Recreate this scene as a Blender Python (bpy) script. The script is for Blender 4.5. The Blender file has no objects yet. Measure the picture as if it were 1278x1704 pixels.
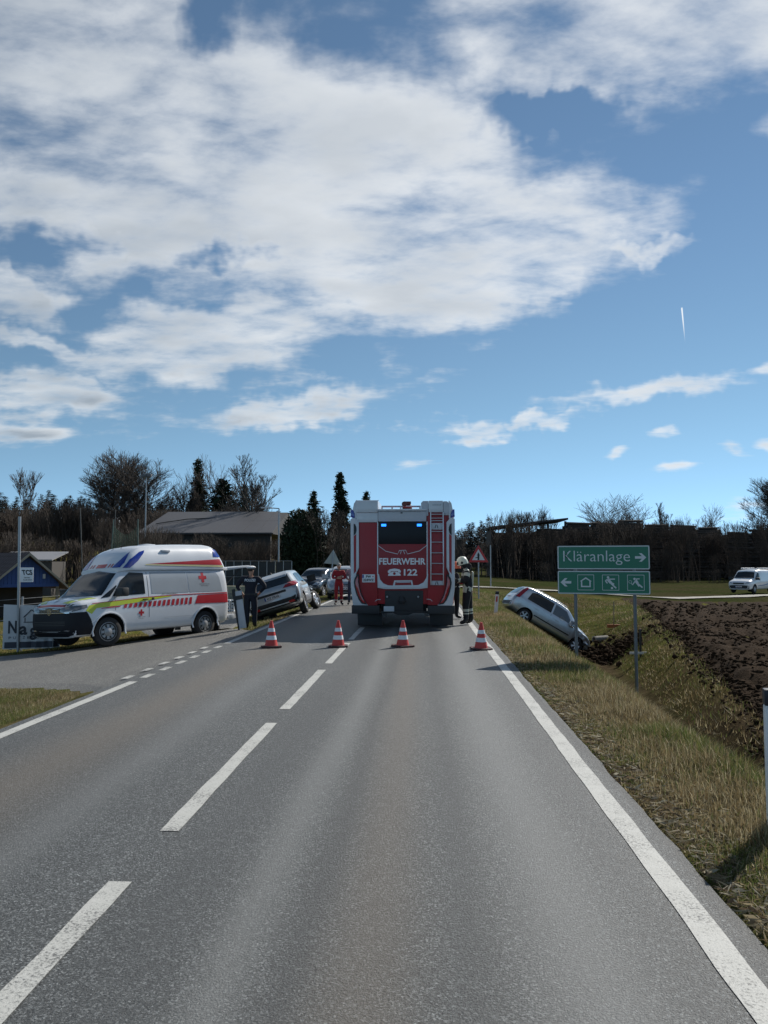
import bpy, bmesh, math, random
import numpy as np
from mathutils import Vector, Matrix
from mathutils.bvhtree import BVHTree

random.seed(7); rng = np.random.default_rng(7)
scene = bpy.context.scene
COL = scene.collection
R = math.radians

# ------------------------------------------------------------------ camera
cam_d = bpy.data.cameras.new('camera'); cam = bpy.data.objects.new('camera', cam_d); COL.objects.link(cam)
cam.location = (0, 0, 1.65); cam.rotation_euler = (R(90 + 3.77), 0, R(2.929))
cam_d.sensor_fit = 'VERTICAL'; cam_d.sensor_height = 36; cam_d.lens = 36 * 1290 / 1704
cam_d.clip_start = 0.1; cam_d.clip_end = 5000
scene.camera = cam
scene.view_settings.view_transform = 'Standard'; scene.view_settings.look = 'None'
scene.view_settings.gamma = 1; scene.view_settings.exposure = 0.12; scene.view_settings.use_curve_mapping = False
scene.render.engine = 'CYCLES'; scene.cycles.max_bounces = 5; scene.cycles.diffuse_bounces = 2; scene.cycles.glossy_bounces = 3; scene.cycles.transparent_max_bounces = 6
scene.render.resolution_x = 768; scene.render.resolution_y = 1024

# ------------------------------------------------------------------ sun and sky
SUN_AZ, SUN_EL = 38.0, 36.0          # degrees right of the road's direction, above the horizon
sv = Vector((math.sin(R(SUN_AZ)) * math.cos(R(SUN_EL)), math.cos(R(SUN_AZ)) * math.cos(R(SUN_EL)), math.sin(R(SUN_EL))))
sl = bpy.data.lights.new('sun', 'SUN'); sl.energy = 5.0; sl.angle = R(0.5); sl.color = (1, .95, .87)
so = bpy.data.objects.new('sun', sl); COL.objects.link(so); so.rotation_euler = sv.to_track_quat('Z', 'Y').to_euler()
so.location = (0, 0, 40)

world = bpy.data.worlds.new('World'); scene.world = world; world.use_nodes = True

class NT:
    """small helper to write node trees as expressions"""
    def __init__(s, tree): s.t = tree; s.n = tree.nodes; s.l = tree.links
    def new(s, typ, ins=None, **kw):
        n = s.n.new(typ)
        for k, v in kw.items(): setattr(n, k, v)
        for k, v in (ins or {}).items(): s.put(n.inputs[k], v)
        return n
    def put(s, sock, v):
        if isinstance(v, bpy.types.NodeSocket): s.l.new(v, sock)
        elif v is not None: sock.default_value = v
    def m(s, op, a, b=None, c=None, clamp=False):
        n = s.n.new('ShaderNodeMath'); n.operation = op; n.use_clamp = clamp
        for i, v in enumerate((a, b, c)):
            if v is not None: s.put(n.inputs[i], v)
        return n.outputs[0]
    def vm(s, op, a, b=None):
        n = s.n.new('ShaderNodeVectorMath'); n.operation = op
        s.put(n.inputs[0], a)
        if b is not None: s.put(n.inputs[1], b)
        return n
    def noise(s, vec, scale, detail=4, rough=.55, dist=0.0, dim='3D'):
        n = s.new('ShaderNodeTexNoise', noise_dimensions=dim); n.inputs['Scale'].default_value = scale; n.inputs['Detail'].default_value = detail; n.inputs['Roughness'].default_value = rough; n.inputs['Distortion'].default_value = dist
        if vec is not None: s.l.new(vec, n.inputs['Vector'])
        return n.outputs['Fac']
    def ramp(s, fac, stops):
        n = s.n.new('ShaderNodeValToRGB'); s.put(n.inputs[0], fac)
        el = n.color_ramp.elements
        while len(el) < len(stops): el.new(.5)
        for e, (p, c) in zip(el, stops):
            e.position = p; e.color = (c, c, c, 1) if isinstance(c, (int, float)) else (*c, 1)
        return n.outputs[0]
    def mix(s, fac, a, b, mode='MIX'):
        n = s.n.new('ShaderNodeMix'); n.data_type = 'RGBA'; n.blend_type = mode
        s.put(n.inputs[0], fac)
        for sock, v in ((n.inputs[6], a), (n.inputs[7], b)):
            if isinstance(v, tuple) and len(v) == 3: v = (*v, 1)
            s.put(sock, v)
        return n.outputs[2]
    def sstep(s, v, a, b):
        n = s.new('ShaderNodeMapRange', {'Value': v, 'From Min': a, 'From Max': b}, interpolation_type='SMOOTHSTEP')
        return n.outputs[0]

def build_sky():
    w = NT(world.node_tree); w.n.clear()
    sky = w.new('ShaderNodeTexSky', sky_type='NISHITA', sun_disc=False)
    sky.sun_elevation = R(SUN_EL); sky.sun_rotation = R(SUN_AZ); sky.altitude = 450
    sky.air_density = 1.0; sky.dust_density = 0.0; sky.ozone_density = 4.0
    d = w.new('ShaderNodeTexCoord').outputs['Generated']
    sp = w.new('ShaderNodeSeparateXYZ', {0: d})
    X, Y, Z = sp.outputs
    az = w.m('MULTIPLY', w.m('ARCTAN2', X, Y), 57.2958)
    el = w.m('MULTIPLY', w.m('ARCSINE', Z), 57.2958)
    ae = w.new('ShaderNodeCombineXYZ', {0: az, 1: el, 2: 0.0}).outputs[0]
    # clouds lie on a layer overhead: direction projected on a horizontal plane
    zz = w.m('ADD', w.m('MAXIMUM', Z, 0.0), 0.16)
    pl = w.new('ShaderNodeCombineXYZ', {0: w.m('DIVIDE', X, zz), 1: w.m('DIVIDE', Y, zz), 2: 0.0}).outputs[0]
    mp = w.new('ShaderNodeMapping', {'Vector': pl, 'Rotation': (0, 0, R(-38)), 'Scale': (1.0, 1.7, 1)}).outputs[0]
    n1 = w.noise(mp, 1.8, 7, .56, .08, '2D')
    n2 = w.noise(mp, 5.5, 6, .58, .12, '2D')
    warp = w.noise(mp, 3.0, 2, .5, 0, '2D')
    # edges of the cloud banks are frayed by bending their coordinates
    wv = w.new('ShaderNodeTexNoise', {'Vector': ae, 'Scale': .16, 'Detail': 4, 'Roughness': .62}, noise_dimensions='2D').outputs['Color']
    wv = w.vm('SUBTRACT', wv, (.5, .5, .5)).outputs[0]
    wv = w.vm('MULTIPLY', wv, (9.0, 5.5, 0)).outputs[0]
    aw = w.vm('ADD', ae, wv).outputs[0]
    # cloud banks: azimuth, elevation, half width, half height, tilt (degrees), weight
    banks = [(-12, 27, 21, 8.5, -6, 1.15), (1.5, 22.0, 15, 5.2, 5, 1.1), (-17, 15.6, 9.5, 3.1, 12, .95), (15, 35, 20, 5.5, -8, .85),
             (-27, 33, 18, 9, 0, 1.1), (-10.0, 11.2, 8.2, 1.5, 8, .80), (2.6, 9.8, 3.6, 1.25, 0, .85), (9.3, 10.4, 3.6, .8, 5, .8),
             (16.3, 12.3, 6.5, 1.0, 5, .75), (-27.5, 11.0, 6.5, 1.9, 0, .85), (-29.5, 18.0, 3.6, 2.4, 0, .95), (25.5, 27.0, 2.4, 1.6, 0, .75),
             (-26, 14.7, 5.5, 1.0, 0, .7), (17.0, 21.2, 5.0, .7, -6, .55), (-24, 23, 10, 4, 0, .95), (9, 20.0, 5.5, 2.2, 8, .85),
             (17.6, 9.2, .9, .35, 0, .7), (14.1, 7.6, .9, .4, 20, .7), (21.4, 7.8, 1.0, .6, -20, .7), (18.0, 6.5, 1.2, .35, 0, .7),
             (23.8, 7.9, 1.1, .5, -10, .7), (24.0, 12.9, 1.6, .4, 3, .7), (-28, 8.6, 3, .7, 0, .6), (-1, 7.3, 1.6, .4, 0, .5), (21.6, 3.6, 1.4, .55, 0, .6),
             (46, 30, 14, 5, 0, .8), (-58, 24, 20, 9, 10, .9), (-100, 30, 26, 10, 0, .8), (100, 26, 24, 8, 0, .8), (160, 30, 30, 9, 0, .8), (-160, 22, 24, 7, 0, .8), (0, 70, 60, 14, 0, .7)]
    def lin(vec):      # (azimuth, elevation, 1) so that an ellipse is two dot products
        q = w.new('ShaderNodeSeparateXYZ', {0: vec}); return w.new('ShaderNodeCombineXYZ', {0: q.outputs[0], 1: q.outputs[1], 2: 1.0}).outputs[0]
    la, lw = lin(w.vm('ADD', ae, w.vm('MULTIPLY', wv, (.30, .22, 0)).outputs[0]).outputs[0]), lin(aw)
    def ell(vec, a, e, hw, hh, rot, wt, k):
        c, s = math.cos(R(rot)), math.sin(R(rot))
        u = w.vm('DOT_PRODUCT', vec, (c / hw, s / hw, -(a * c + e * s) / hw)).outputs['Value']
        v = w.vm('DOT_PRODUCT', vec, (-s / hh, c / hh, -(-a * s + e * c) / hh)).outputs['Value']
        r = w.m('SQRT', w.m('MULTIPLY_ADD', u, u, w.m('MULTIPLY', v, v)))
        return w.m('MULTIPLY_ADD', r, -wt, k * wt)
    cov = None
    for a, e, hw, hh, rot, wt in banks:
        v = ell(lw if hw > 3 else la, a, e, hw, hh, rot, wt, 1.25)
        cov = v if cov is None else w.m('MAXIMUM', cov, v)
    cov = w.m('MINIMUM', w.m('MAXIMUM', cov, -0.6), .60)
    # small blue openings in the deck
    for a, e, hw, hh in [(-16.5, 35.5, 3.2, 2.4), (-27, 21.2, 4.2, 1.3), (-15, 21.5, 4, .9), (9, 30.0, 6, 1.2)]:
        cov = w.m('SUBTRACT', cov, w.m('MAXIMUM', ell(lw, a, e, hw, hh, 0, .6, 1.2), 0.0))
    dens = w.m('ADD', cov, w.m('MULTIPLY', w.m('SUBTRACT', n1, .5), 1.75))
    dens = w.m('ADD', dens, w.m('MULTIPLY', w.m('SUBTRACT', n2, .5), .95))
    alpha = w.sstep(dens, 0.0, 0.95)
    alpha = w.m('MULTIPLY', alpha, .93)
    thick = w.sstep(dens, .35, 1.10)
    lum = w.m('ADD', w.m('MULTIPLY', w.m('SUBTRACT', n2, .5), .55), w.m('MULTIPLY', w.m('SUBTRACT', warp, .5), .7))
    thick = w.m('ADD', thick, w.m('MULTIPLY', lum, -2.0), clamp=True)
    # brighter on the side of the sun
    sund = w.vm('DOT_PRODUCT', d, tuple(sv)).outputs['Value']
    glow = w.sstep(sund, .35, 1.0)
    ccol = w.mix(thick, (.68, .715, .745), (.29, .345, .405))
    ccol = w.mix(w.m('MULTIPLY', glow, .55), ccol, (.92, .94, .96))
    # condensation trail of one high aircraft: a narrow streak
    tr = w.new('ShaderNodeMapping', {'Vector': ae, 'Location': (18.55, 16.1, 0), 'Rotation': (0, 0, R(4)), 'Scale': (.055, 1.25, 1)}, vector_type='TEXTURE')
    trs = w.new('ShaderNodeSeparateXYZ', {0: tr.outputs[0]})
    ty = w.m('ADD', w.m('MULTIPLY', trs.outputs[1], .5), .5)
    wid = w.m('ADD', .35, w.m('MULTIPLY', ty, .65))
    inn = w.sstep(w.m('ABSOLUTE', w.m('DIVIDE', trs.outputs[0], wid)), 1.3, .5)
    tin = w.m('MULTIPLY', w.sstep(ty, 0, .75), w.sstep(ty, 1.02, .97))
    trail = w.m('MULTIPLY', w.m('MULTIPLY', inn, tin), .9)
    lumi = w.new('ShaderNodeRGBToBW', {0: sky.outputs[0]}).outputs[0]
    pale = w.vm('MULTIPLY', w.new('ShaderNodeCombineXYZ', {0: lumi, 1: lumi, 2: lumi}).outputs[0], (.50, .95, 1.42)).outputs[0]
    skyc = w.mix(w.m('ADD', .45, w.m('MULTIPLY', w.sstep(el, 26, 3), .42)), sky.outputs[0], pale)     # clear winter air: the low sky stays pale blue
    bg1 = w.new('ShaderNodeBackground', {'Color': skyc, 'Strength': .090})
    bg2 = w.new('ShaderNodeBackground', {'Color': ccol, 'Strength': 1.0})
    bg3 = w.new('ShaderNodeBackground', {'Color': (.85, .9, .95, 1), 'Strength': 1.0})
    mx = w.new('ShaderNodeMixShader', {0: alpha, 1: bg1.outputs[0], 2: bg2.outputs[0]})
    mx2 = w.new('ShaderNodeMixShader', {0: trail, 1: mx.outputs[0], 2: bg3.outputs[0]})
    w.new('ShaderNodeOutputWorld', {0: mx2.outputs[0]})
build_sky()
world.cycles.sampling_method = 'MANUAL'; world.cycles.sample_map_resolution = 256

# ------------------------------------------------------------------ mesh helpers
def tag(o, label=None, cat=None, group=None, kind=None):
    if label: o['label'] = label
    if cat: o['category'] = cat
    if group: o['group'] = group
    if kind: o['kind'] = kind
    return o
def link(name, me, mat=None, parent=None, smooth=None):
    o = bpy.data.objects.new(name, me); COL.objects.link(o)
    if mat is not None:
        for m_ in (mat if isinstance(mat, (list, tuple)) else [mat]): me.materials.append(m_)
    if smooth is not None:
        me.polygons.foreach_set('use_smooth', [True] * len(me.polygons)); me.set_sharp_from_angle(angle=R(smooth))
    if parent: o.parent = parent
    return o
def empty(name, loc=(0, 0, 0), rz=0, label=None, cat=None, group=None):
    o = bpy.data.objects.new(name, None); COL.objects.link(o); o.location = loc; o.rotation_euler = (0, 0, rz)
    o.empty_display_size = .2
    return tag(o, label, cat, group)
def pyd(name, v, f, mat=None, parent=None, smooth=None):
    me = bpy.data.meshes.new(name); me.from_pydata([tuple(p) for p in v], [], f); me.update()
    return link(name, me, mat, parent, smooth)
def npmesh(name, V, F, mat=None, parent=None, smooth=False, col=None, loops=3):
    """mesh from numpy arrays; F is n x loops"""
    me = bpy.data.meshes.new(name); V = np.asarray(V, np.float32); F = np.asarray(F, np.int32)
    n = len(F); me.vertices.add(len(V)); me.vertices.foreach_set('co', V.ravel())
    me.loops.add(n * loops); me.loops.foreach_set('vertex_index', F.ravel())
    me.polygons.add(n); me.polygons.foreach_set('loop_start', np.arange(n, dtype=np.int32) * loops)
    if smooth: me.polygons.foreach_set('use_smooth', np.ones(n, bool))
    if col is not None:
        a = me.attributes.new('tint', 'FLOAT_COLOR', 'POINT')
        c = np.ones((len(V), 4), np.float32); c[:, :3] = col; a.data.foreach_set('color', c.ravel())
    me.update(calc_edges=True); me.validate()
    return link(name, me, mat, parent)
def bmo(name, bm, mat=None, parent=None, smooth=None):
    me = bpy.data.meshes.new(name); bmesh.ops.recalc_face_normals(bm, faces=bm.faces[:]); bm.to_mesh(me); bm.free()
    return link(name, me, mat, parent, smooth)
def bx(bm, x0, x1, y0, y1, z0, z1, mtx=None):
    r = bmesh.ops.create_cube(bm, size=1)
    for v in r['verts']:
        v.co = Vector((x0 + (v.co.x + .5) * (x1 - x0), y0 + (v.co.y + .5) * (y1 - y0), z0 + (v.co.z + .5) * (z1 - z0)))
        if mtx: v.co = mtx @ v.co
    return r['verts']
def bev(bm, w, seg=2):
    if w > 0: bmesh.ops.bevel(bm, geom=bm.edges[:], offset=w, segments=seg, affect='EDGES', profile=.6, clamp_overlap=True)
def box(name, x0, x1, y0, y1, z0, z1, mat, parent=None, bevel=0.0, mtx=None):
    bm = bmesh.new(); bx(bm, x0, x1, y0, y1, z0, z1); bev(bm, bevel)
    if mtx: bmesh.ops.transform(bm, matrix=mtx, verts=bm.verts[:])
    return bmo(name, bm, mat, parent, 40 if bevel else None)
def AX(axis, a, b, d):
    return {'x': (d, a, b), 'y': (a, d, b), 'z': (a, b, d)}[axis]
def prism(name, poly, axis, d0, d1, mat, parent=None, bevel=0.0, mtx=None):
    """2D polygon extruded along an axis (x: poly is y,z; y: poly is x,z; z: poly is x,y)"""
    bm = bmesh.new()
    a = [bm.verts.new(AX(axis, p[0], p[1], d0)) for p in poly]; b = [bm.verts.new(AX(axis, p[0], p[1], d1)) for p in poly]
    bm.faces.new(a); bm.faces.new(b[::-1])
    for i in range(len(poly)): j = (i + 1) % len(poly); bm.faces.new((a[i], a[j], b[j], b[i]))
    bmesh.ops.recalc_face_normals(bm, faces=bm.faces[:]); bev(bm, bevel)
    if mtx: bmesh.ops.transform(bm, matrix=mtx, verts=bm.verts[:])
    return bmo(name, bm, mat, parent, 40 if bevel else None)
def tube_bm(bm, pts, r, n=8, caps=True):
    rs = r if isinstance(r, (list, tuple)) else [r] * len(pts)
    pts = [Vector(p) for p in pts]; rings = []
    for i, p in enumerate(pts):
        t = (pts[min(i + 1, len(pts) - 1)] - pts[max(i - 1, 0)]).normalized()
        u = t.orthogonal().normalized() if i == 0 else (u - t * u.dot(t)).normalized()
        w_ = t.cross(u)
        rings.append([bm.verts.new(p + (u * math.cos(k * 2 * math.pi / n) + w_ * math.sin(k * 2 * math.pi / n)) * rs[i]) for k in range(n)])
    for a, b in zip(rings, rings[1:]):
        for k in range(n): bm.faces.new((a[k], a[(k + 1) % n], b[(k + 1) % n], b[k]))
    if caps: bm.faces.new(rings[0][::-1]); bm.faces.new(rings[-1])
def tube(name, pts, r, mat, parent=None, n=8):
    bm = bmesh.new(); tube_bm(bm, pts, r, n); return bmo(name, bm, mat, parent, 50)
def lathe_bm(bm, prof, n=20, mtx=None, caps=True):
    """profile of (r, z) revolved round z"""
    rings = []
    for r, z in prof:
        rings.append([bm.verts.new((r * math.cos(2 * math.pi * k / n), r * math.sin(2 * math.pi * k / n), z)) for k in range(n)])
    for a, b in zip(rings, rings[1:]):
        for k in range(n): bm.faces.new((a[k], a[(k + 1) % n], b[(k + 1) % n], b[k]))
    if caps: bm.faces.new(rings[0][::-1]); bm.faces.new(rings[-1])
    if mtx:
        for rg in rings:
            for v in rg: v.co = mtx @ v.co
def lathe(name, prof, mat, parent=None, n=20, mtx=None, smooth=40):
    bm = bmesh.new(); lathe_bm(bm, prof, n, mtx); return bmo(name, bm, mat, parent, smooth)
def textmesh(s, size, bold=0.0, align='CENTER'):
    cu = bpy.data.curves.new('lettering', 'FONT'); cu.body = s; cu.size = size; cu.align_x = align; cu.align_y = 'CENTER'; cu.offset = bold
    cu.resolution_u = 3
    o = bpy.data.objects.new('lettering', cu); COL.objects.link(o)
    dg = bpy.context.evaluated_depsgraph_get(); dg.update()
    me = bpy.data.meshes.new_from_object(o.evaluated_get(dg)); bpy.data.objects.remove(o); bpy.data.curves.remove(cu)
    return me
def text(name, s, size, mat, parent, mtx, bold=0.0, width=None, height=None, thick=.002):
    """flat lettering on a plate; mtx maps letter plane (x right, y up, z out) to parent space"""
    me = textmesh(s, size, bold)
    bm = bmesh.new(); bm.from_mesh(me); bpy.data.meshes.remove(me)
    xs = [v.co.x for v in bm.verts]; ys = [v.co.y for v in bm.verts]
    cx, cy = (min(xs) + max(xs)) / 2, (min(ys) + max(ys)) / 2
    sx = width / (max(xs) - min(xs)) if width else 1; sy = height / (max(ys) - min(ys)) if height else (sx if width else 1)
    for v in bm.verts: v.co = mtx @ Vector(((v.co.x - cx) * sx, (v.co.y - cy) * sy, thick))
    return bmo(name, bm, mat, parent)
def copy_tree(o, parent=None):
    c = o.copy(); COL.objects.link(c); c.parent = parent
    for ch in list(o.children): copy_tree(ch, c)
    return c

def vnoise(x, y, seed=0):
    xi = np.floor(x).astype(np.int64); yi = np.floor(y).astype(np.int64); xf = x - xi; yf = y - yi
    def h(a, b):
        n = (a * 374761393 + b * 668265263 + seed * 1442695041) & 0xffffffff
        n = ((n ^ (n >> 13)) * 1274126177) & 0xffffffff
        return ((n ^ (n >> 16)) & 0xffff) / 65535.0
    u = xf * xf * (3 - 2 * xf); v = yf * yf * (3 - 2 * yf)
    return (h(xi, yi) * (1 - u) + h(xi + 1, yi) * u) * (1 - v) + (h(xi, yi + 1) * (1 - u) + h(xi + 1, yi + 1) * u) * v
def fbm(x, y, oct=4, seed=0, gain=.5):
    s = 0; a = 1; t = 0
    for o in range(oct): s = s + a * vnoise(x * 2 ** o + 17.3 * o, y * 2 ** o - 9.1 * o, seed + o); t += a; a *= gain
    return s / t - .5

# ------------------------------------------------------------------ materials
MATS = {}
def M(name, rgb, rough=.5, metal=0.0, var=0.12, scale=6.0, bump=0.0, bscale=60.0, coat=0.0, emit=None, estr=0.0, spec=.5, dirt=0.0, alpha=1.0, trans=None):
    if name in MATS: return MATS[name]
    m = bpy.data.materials.new(name); m.use_nodes = True; t = NT(m.node_tree)
    p = t.n['Principled BSDF']
    tc = t.new('ShaderNodeTexCoord').outputs['Object']
    base = (*rgb, 1)
    p.inputs['Base Color'].default_value = base
    if var:
        nz = t.noise(tc, scale, 5, .6)
        c = t.mix(nz, tuple(max(0, x * (1 - var)) for x in rgb), tuple(min(1, x * (1 + var)) for x in rgb))
        if dirt:
            d2 = t.ramp(t.noise(tc, 2.3, 6, .7), [(.45, 0.0), (.8, 1.0)])
            c = t.mix(t.m('MULTIPLY', d2, dirt), c, (.10, .085, .065))
        t.put(p.inputs['Base Color'], c)
        t.put(p.inputs['Roughness'], t.m('ADD', rough - .06, t.m('MULTIPLY', nz, .12), clamp=True))
    else: p.inputs['Roughness'].default_value = rough
    p.inputs['Metallic'].default_value = metal; p.inputs['Coat Weight'].default_value = coat; p.inputs['Coat Roughness'].default_value = .06
    p.inputs['Specular IOR Level'].default_value = spec
    if bump:
        b = t.new('ShaderNodeBump', {'Height': t.noise(tc, bscale, 4, .6), 'Strength': bump, 'Distance': .01})
        t.put(p.inputs['Normal'], b.outputs[0])
    if emit: p.inputs['Emission Color'].default_value = (*emit, 1); p.inputs['Emission Strength'].default_value = estr
    if alpha < 1: p.inputs['Alpha'].default_value = alpha
    MATS[name] = m
    return m
def tint_mat(name, rough=.9, var=.25, scale=3, bump=0, bscale=30, transl=0.0, spec=.2):
    """colour from the mesh's own tint attribute"""
    m = bpy.data.materials.new(name); m.use_nodes = True; t = NT(m.node_tree); p = t.n['Principled BSDF']
    a = t.new('ShaderNodeAttribute', attribute_name='tint').outputs['Color']
    tc = t.new('ShaderNodeTexCoord').outputs['Object']
    nz = t.noise(tc, scale, 6, .65)
    c = t.mix(1.0, a, t.ramp(nz, [(.25, 1 - var * 1.6), (.75, 1 + var)]), 'MULTIPLY')
    t.put(p.inputs['Base Color'], c); p.inputs['Roughness'].default_value = rough; p.inputs['Specular IOR Level'].default_value = spec
    if bump:
        b = t.new('ShaderNodeBump', {'Height': t.noise(tc, bscale, 5, .7), 'Strength': bump, 'Distance': .04}); t.put(p.inputs['Normal'], b.outputs[0])
    if transl:
        tr = t.new('ShaderNodeBsdfTranslucent', {'Color': c})
        mx = t.new('ShaderNodeMixShader', {0: transl, 1: p.outputs[0], 2: tr.outputs[0]})
        t.put(t.n['Material Output'].inputs[0], mx.outputs[0])
    return m

# ------------------------------------------------------------------ terrain
def lerp(y, xs, zs): return np.interp(y, xs, zs)
def S01(t): t = np.clip(t, 0, 1); return t * t * (3 - 2 * t)
ROAD_L, ROAD_R = -4.22, 1.46
def ditch_x(y): return lerp(y, [0, 8, 14, 22, 34, 44, 52], [3.9, 3.95, 4.4, 5.7, 7.3, 7.0, 5.5])
def ditch_z(y): return lerp(y, [0, 10, 20, 34, 44, 52], [-1.15, -1.25, -1.75, -2.45, -1.6, -.35])
def field_x(y): return lerp(y, [0, 8, 11, 26, 44, 60], [4.6, 4.6, 4.95, 8.3, 12.2, 14])
def field_z(y): return lerp(y, [0, 15, 60, 130, 200], [-.8, -.85, -.9, -.75, 0])
def terrain(x, y):
    x = np.asarray(x, float); y = np.asarray(y, float)
    # right side: verge, bank, ditch, far bank, field
    xb, zb, xf, zf = ditch_x(y), ditch_z(y), field_x(y), field_z(y)
    xc = 2.75
    bank = -.06 + (zb + .06) * S01((x - xc + .25) / np.maximum(xb - xc + .25, .5)) ** .85
    farb = zb + (zf - zb) * S01((x - xb) / np.maximum(xf - xb, .6))
    zr = np.where(x < xb, bank, farb)
    zr = np.where(x < xc - .25, -.015 - .045 * np.clip((x - ROAD_R) / (xc - ROAD_R - .25), 0, 1), zr)
    far = zf * S01((x - 1.6) / 18.0)
    k = S01((y - 47) / 6.0)
    zr = zr * (1 - k) + (far - .02) * k
    # left side: falls gently away from the road, hills far behind
    zl = lerp(-x, [4.2, 4.6, 5.2, 6.6, 9.8, 16, 40], [0, -.09, -.15, -.29, -.52, -1.0, -1.1])
    hill = 7.0 * S01((y - 70) / 110.0) * S01((-x - 18) / 50.0) + 6 * S01((y - 170) / 120.0) * S01((-x - 5) / 60)
    zl = zl * (1 - .55 * S01((y - 24) / 20)) + hill
    z = np.where(x > -1.4, zr, zl)
    z = z - .16 * np.exp(-((x + 5.45) / .55) ** 2) * S01((y - 23) / 2) * S01((31 - y) / 2)
    onroad = (x > ROAD_L - .02) & (x < ROAD_R + .02)
    z = np.where(onroad, -.05, z)
    rough = np.clip((np.maximum(x - ROAD_R, ROAD_L - x) - .15) / .6, 0, 1)
    paved = ((y > np.interp(-x, [4.2, 4.9, 6.6, 9.5, 14, 22], [9.9, 10.75, 11.9, 12.9, 13.6, 14.2])) & (y < np.interp(-x, [4.2, 5.15, 6.4, 8.6, 12.5, 22], [19.4, 21.5, 20.8, 18.3, 16.6, 16.2]))) | ((y > 21.2) & (y < 44) & (x < np.interp(y, [21.5, 24, 28, 33, 44], [-5.3, -5.6, -6.3, -6.7, -7.2])) & (x > np.interp(y, [21.3, 23.5, 28, 33, 44], [-7.6, -8.6, -10.5, -11.5, -13])))
    paved = paved & (x < ROAD_L) & (x > -22)
    rough = np.where(paved, 0, rough); z = np.where(paved, z - .022, z)
    z = z + rough * (.05 * fbm(x * 1.7, y * 1.7, 4, 3) + .13 * fbm(x * .33, y * .33, 3, 8) * np.clip((x - 2.8) / 2, 0, 1))
    return z
def tz(x, y): return float(terrain(np.array([x]), np.array([y]))[0])

def axis_lines(segs):
    out = []
    for a, b, st in segs: out += list(np.arange(a, b - 1e-6, st))
    return np.array(out + [segs[-1][1]])
xs = axis_lines([(-420, -120, 20), (-120, -40, 5), (-40, -16, 1.5), (-16, -4.3, .3), (-4.3, -4.16, .07), (-4.16, 1.40, 1.39), (1.40, 1.5, .05), (1.5, 10, .12), (10, 30, .8), (30, 70, 3), (70, 150, 10), (150, 420, 30)])
ys = axis_lines([(-20, 1, 1), (1, 16, .15), (16, 50, .35), (50, 90, 1.5), (90, 200, 5), (200, 620, 30)])
gx, gy = np.meshgrid(xs, ys)
gz = terrain(gx, gy)
nx, ny = len(xs), len(ys)
V = np.stack([gx.ravel(), gy.ravel(), gz.ravel()], 1)
idx = np.arange(nx * ny).reshape(ny, nx)
F = np.stack([idx[:-1, :-1].ravel(), idx[:-1, 1:].ravel(), idx[1:, 1:].ravel(), idx[1:, :-1].ravel()], 1)
gxr, gyr = gx.ravel(), gy.ravel()
straw, green, soil, lawn = np.array([.115, .090, .048]), np.array([.075, .095, .028]), np.array([.060, .043, .030]), np.array([.15, .145, .045])
n1 = np.clip(fbm(gxr * .8, gyr * .8, 4, 21) * 2.2 + .5, 0, 1)[:, None]; n2 = np.clip(fbm(gxr * .25, gyr * .25, 3, 31) * 2.5 + .5, 0, 1)[:, None]
tint = straw * n1 + green * (1 - n1)
kf = np.clip((gxr - ditch_x(gyr) + .3) / 1.0, 0, 1)[:, None] * (gyr < 52)[:, None]        # far bank of the ditch: browner near, greener further on
nearb = np.clip((20 - gyr) / 8, 0, 1)[:, None]
bankc = (soil * 1.25 * n1 + straw * .55 * (1 - n1)) * nearb + (lawn * .8 * n2 + straw * .7 * (1 - n2)) * (1 - nearb)
tint = tint * (1 - kf) + bankc * kf
kd = np.exp(-((gxr - ditch_x(gyr)) / .45) ** 2)[:, None] * ((gyr < 46) & (gyr > 0))[:, None]
tint = tint * (1 - kd * .8) + soil * kd * .8
kl = ((gxr < -4.2) & (gyr > 12))[:, None]
tint = np.where(kl, lawn * n1 + straw * .9 * (1 - n1), tint)
kfar = ((gyr > 52) & (gxr > 1.5))[:, None]
tint = np.where(kfar, (np.array([.040, .050, .018]) * n2 + np.array([.060, .054, .028]) * (1 - n2)), tint)
terr_mat = tint_mat('meadow_ground', 1.0, .35, 2.2, .9, 25, 0.0, .0)
ground = npmesh('ground', V, F, terr_mat, None, True, tint, 4); tag(ground, kind='structure')
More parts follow.
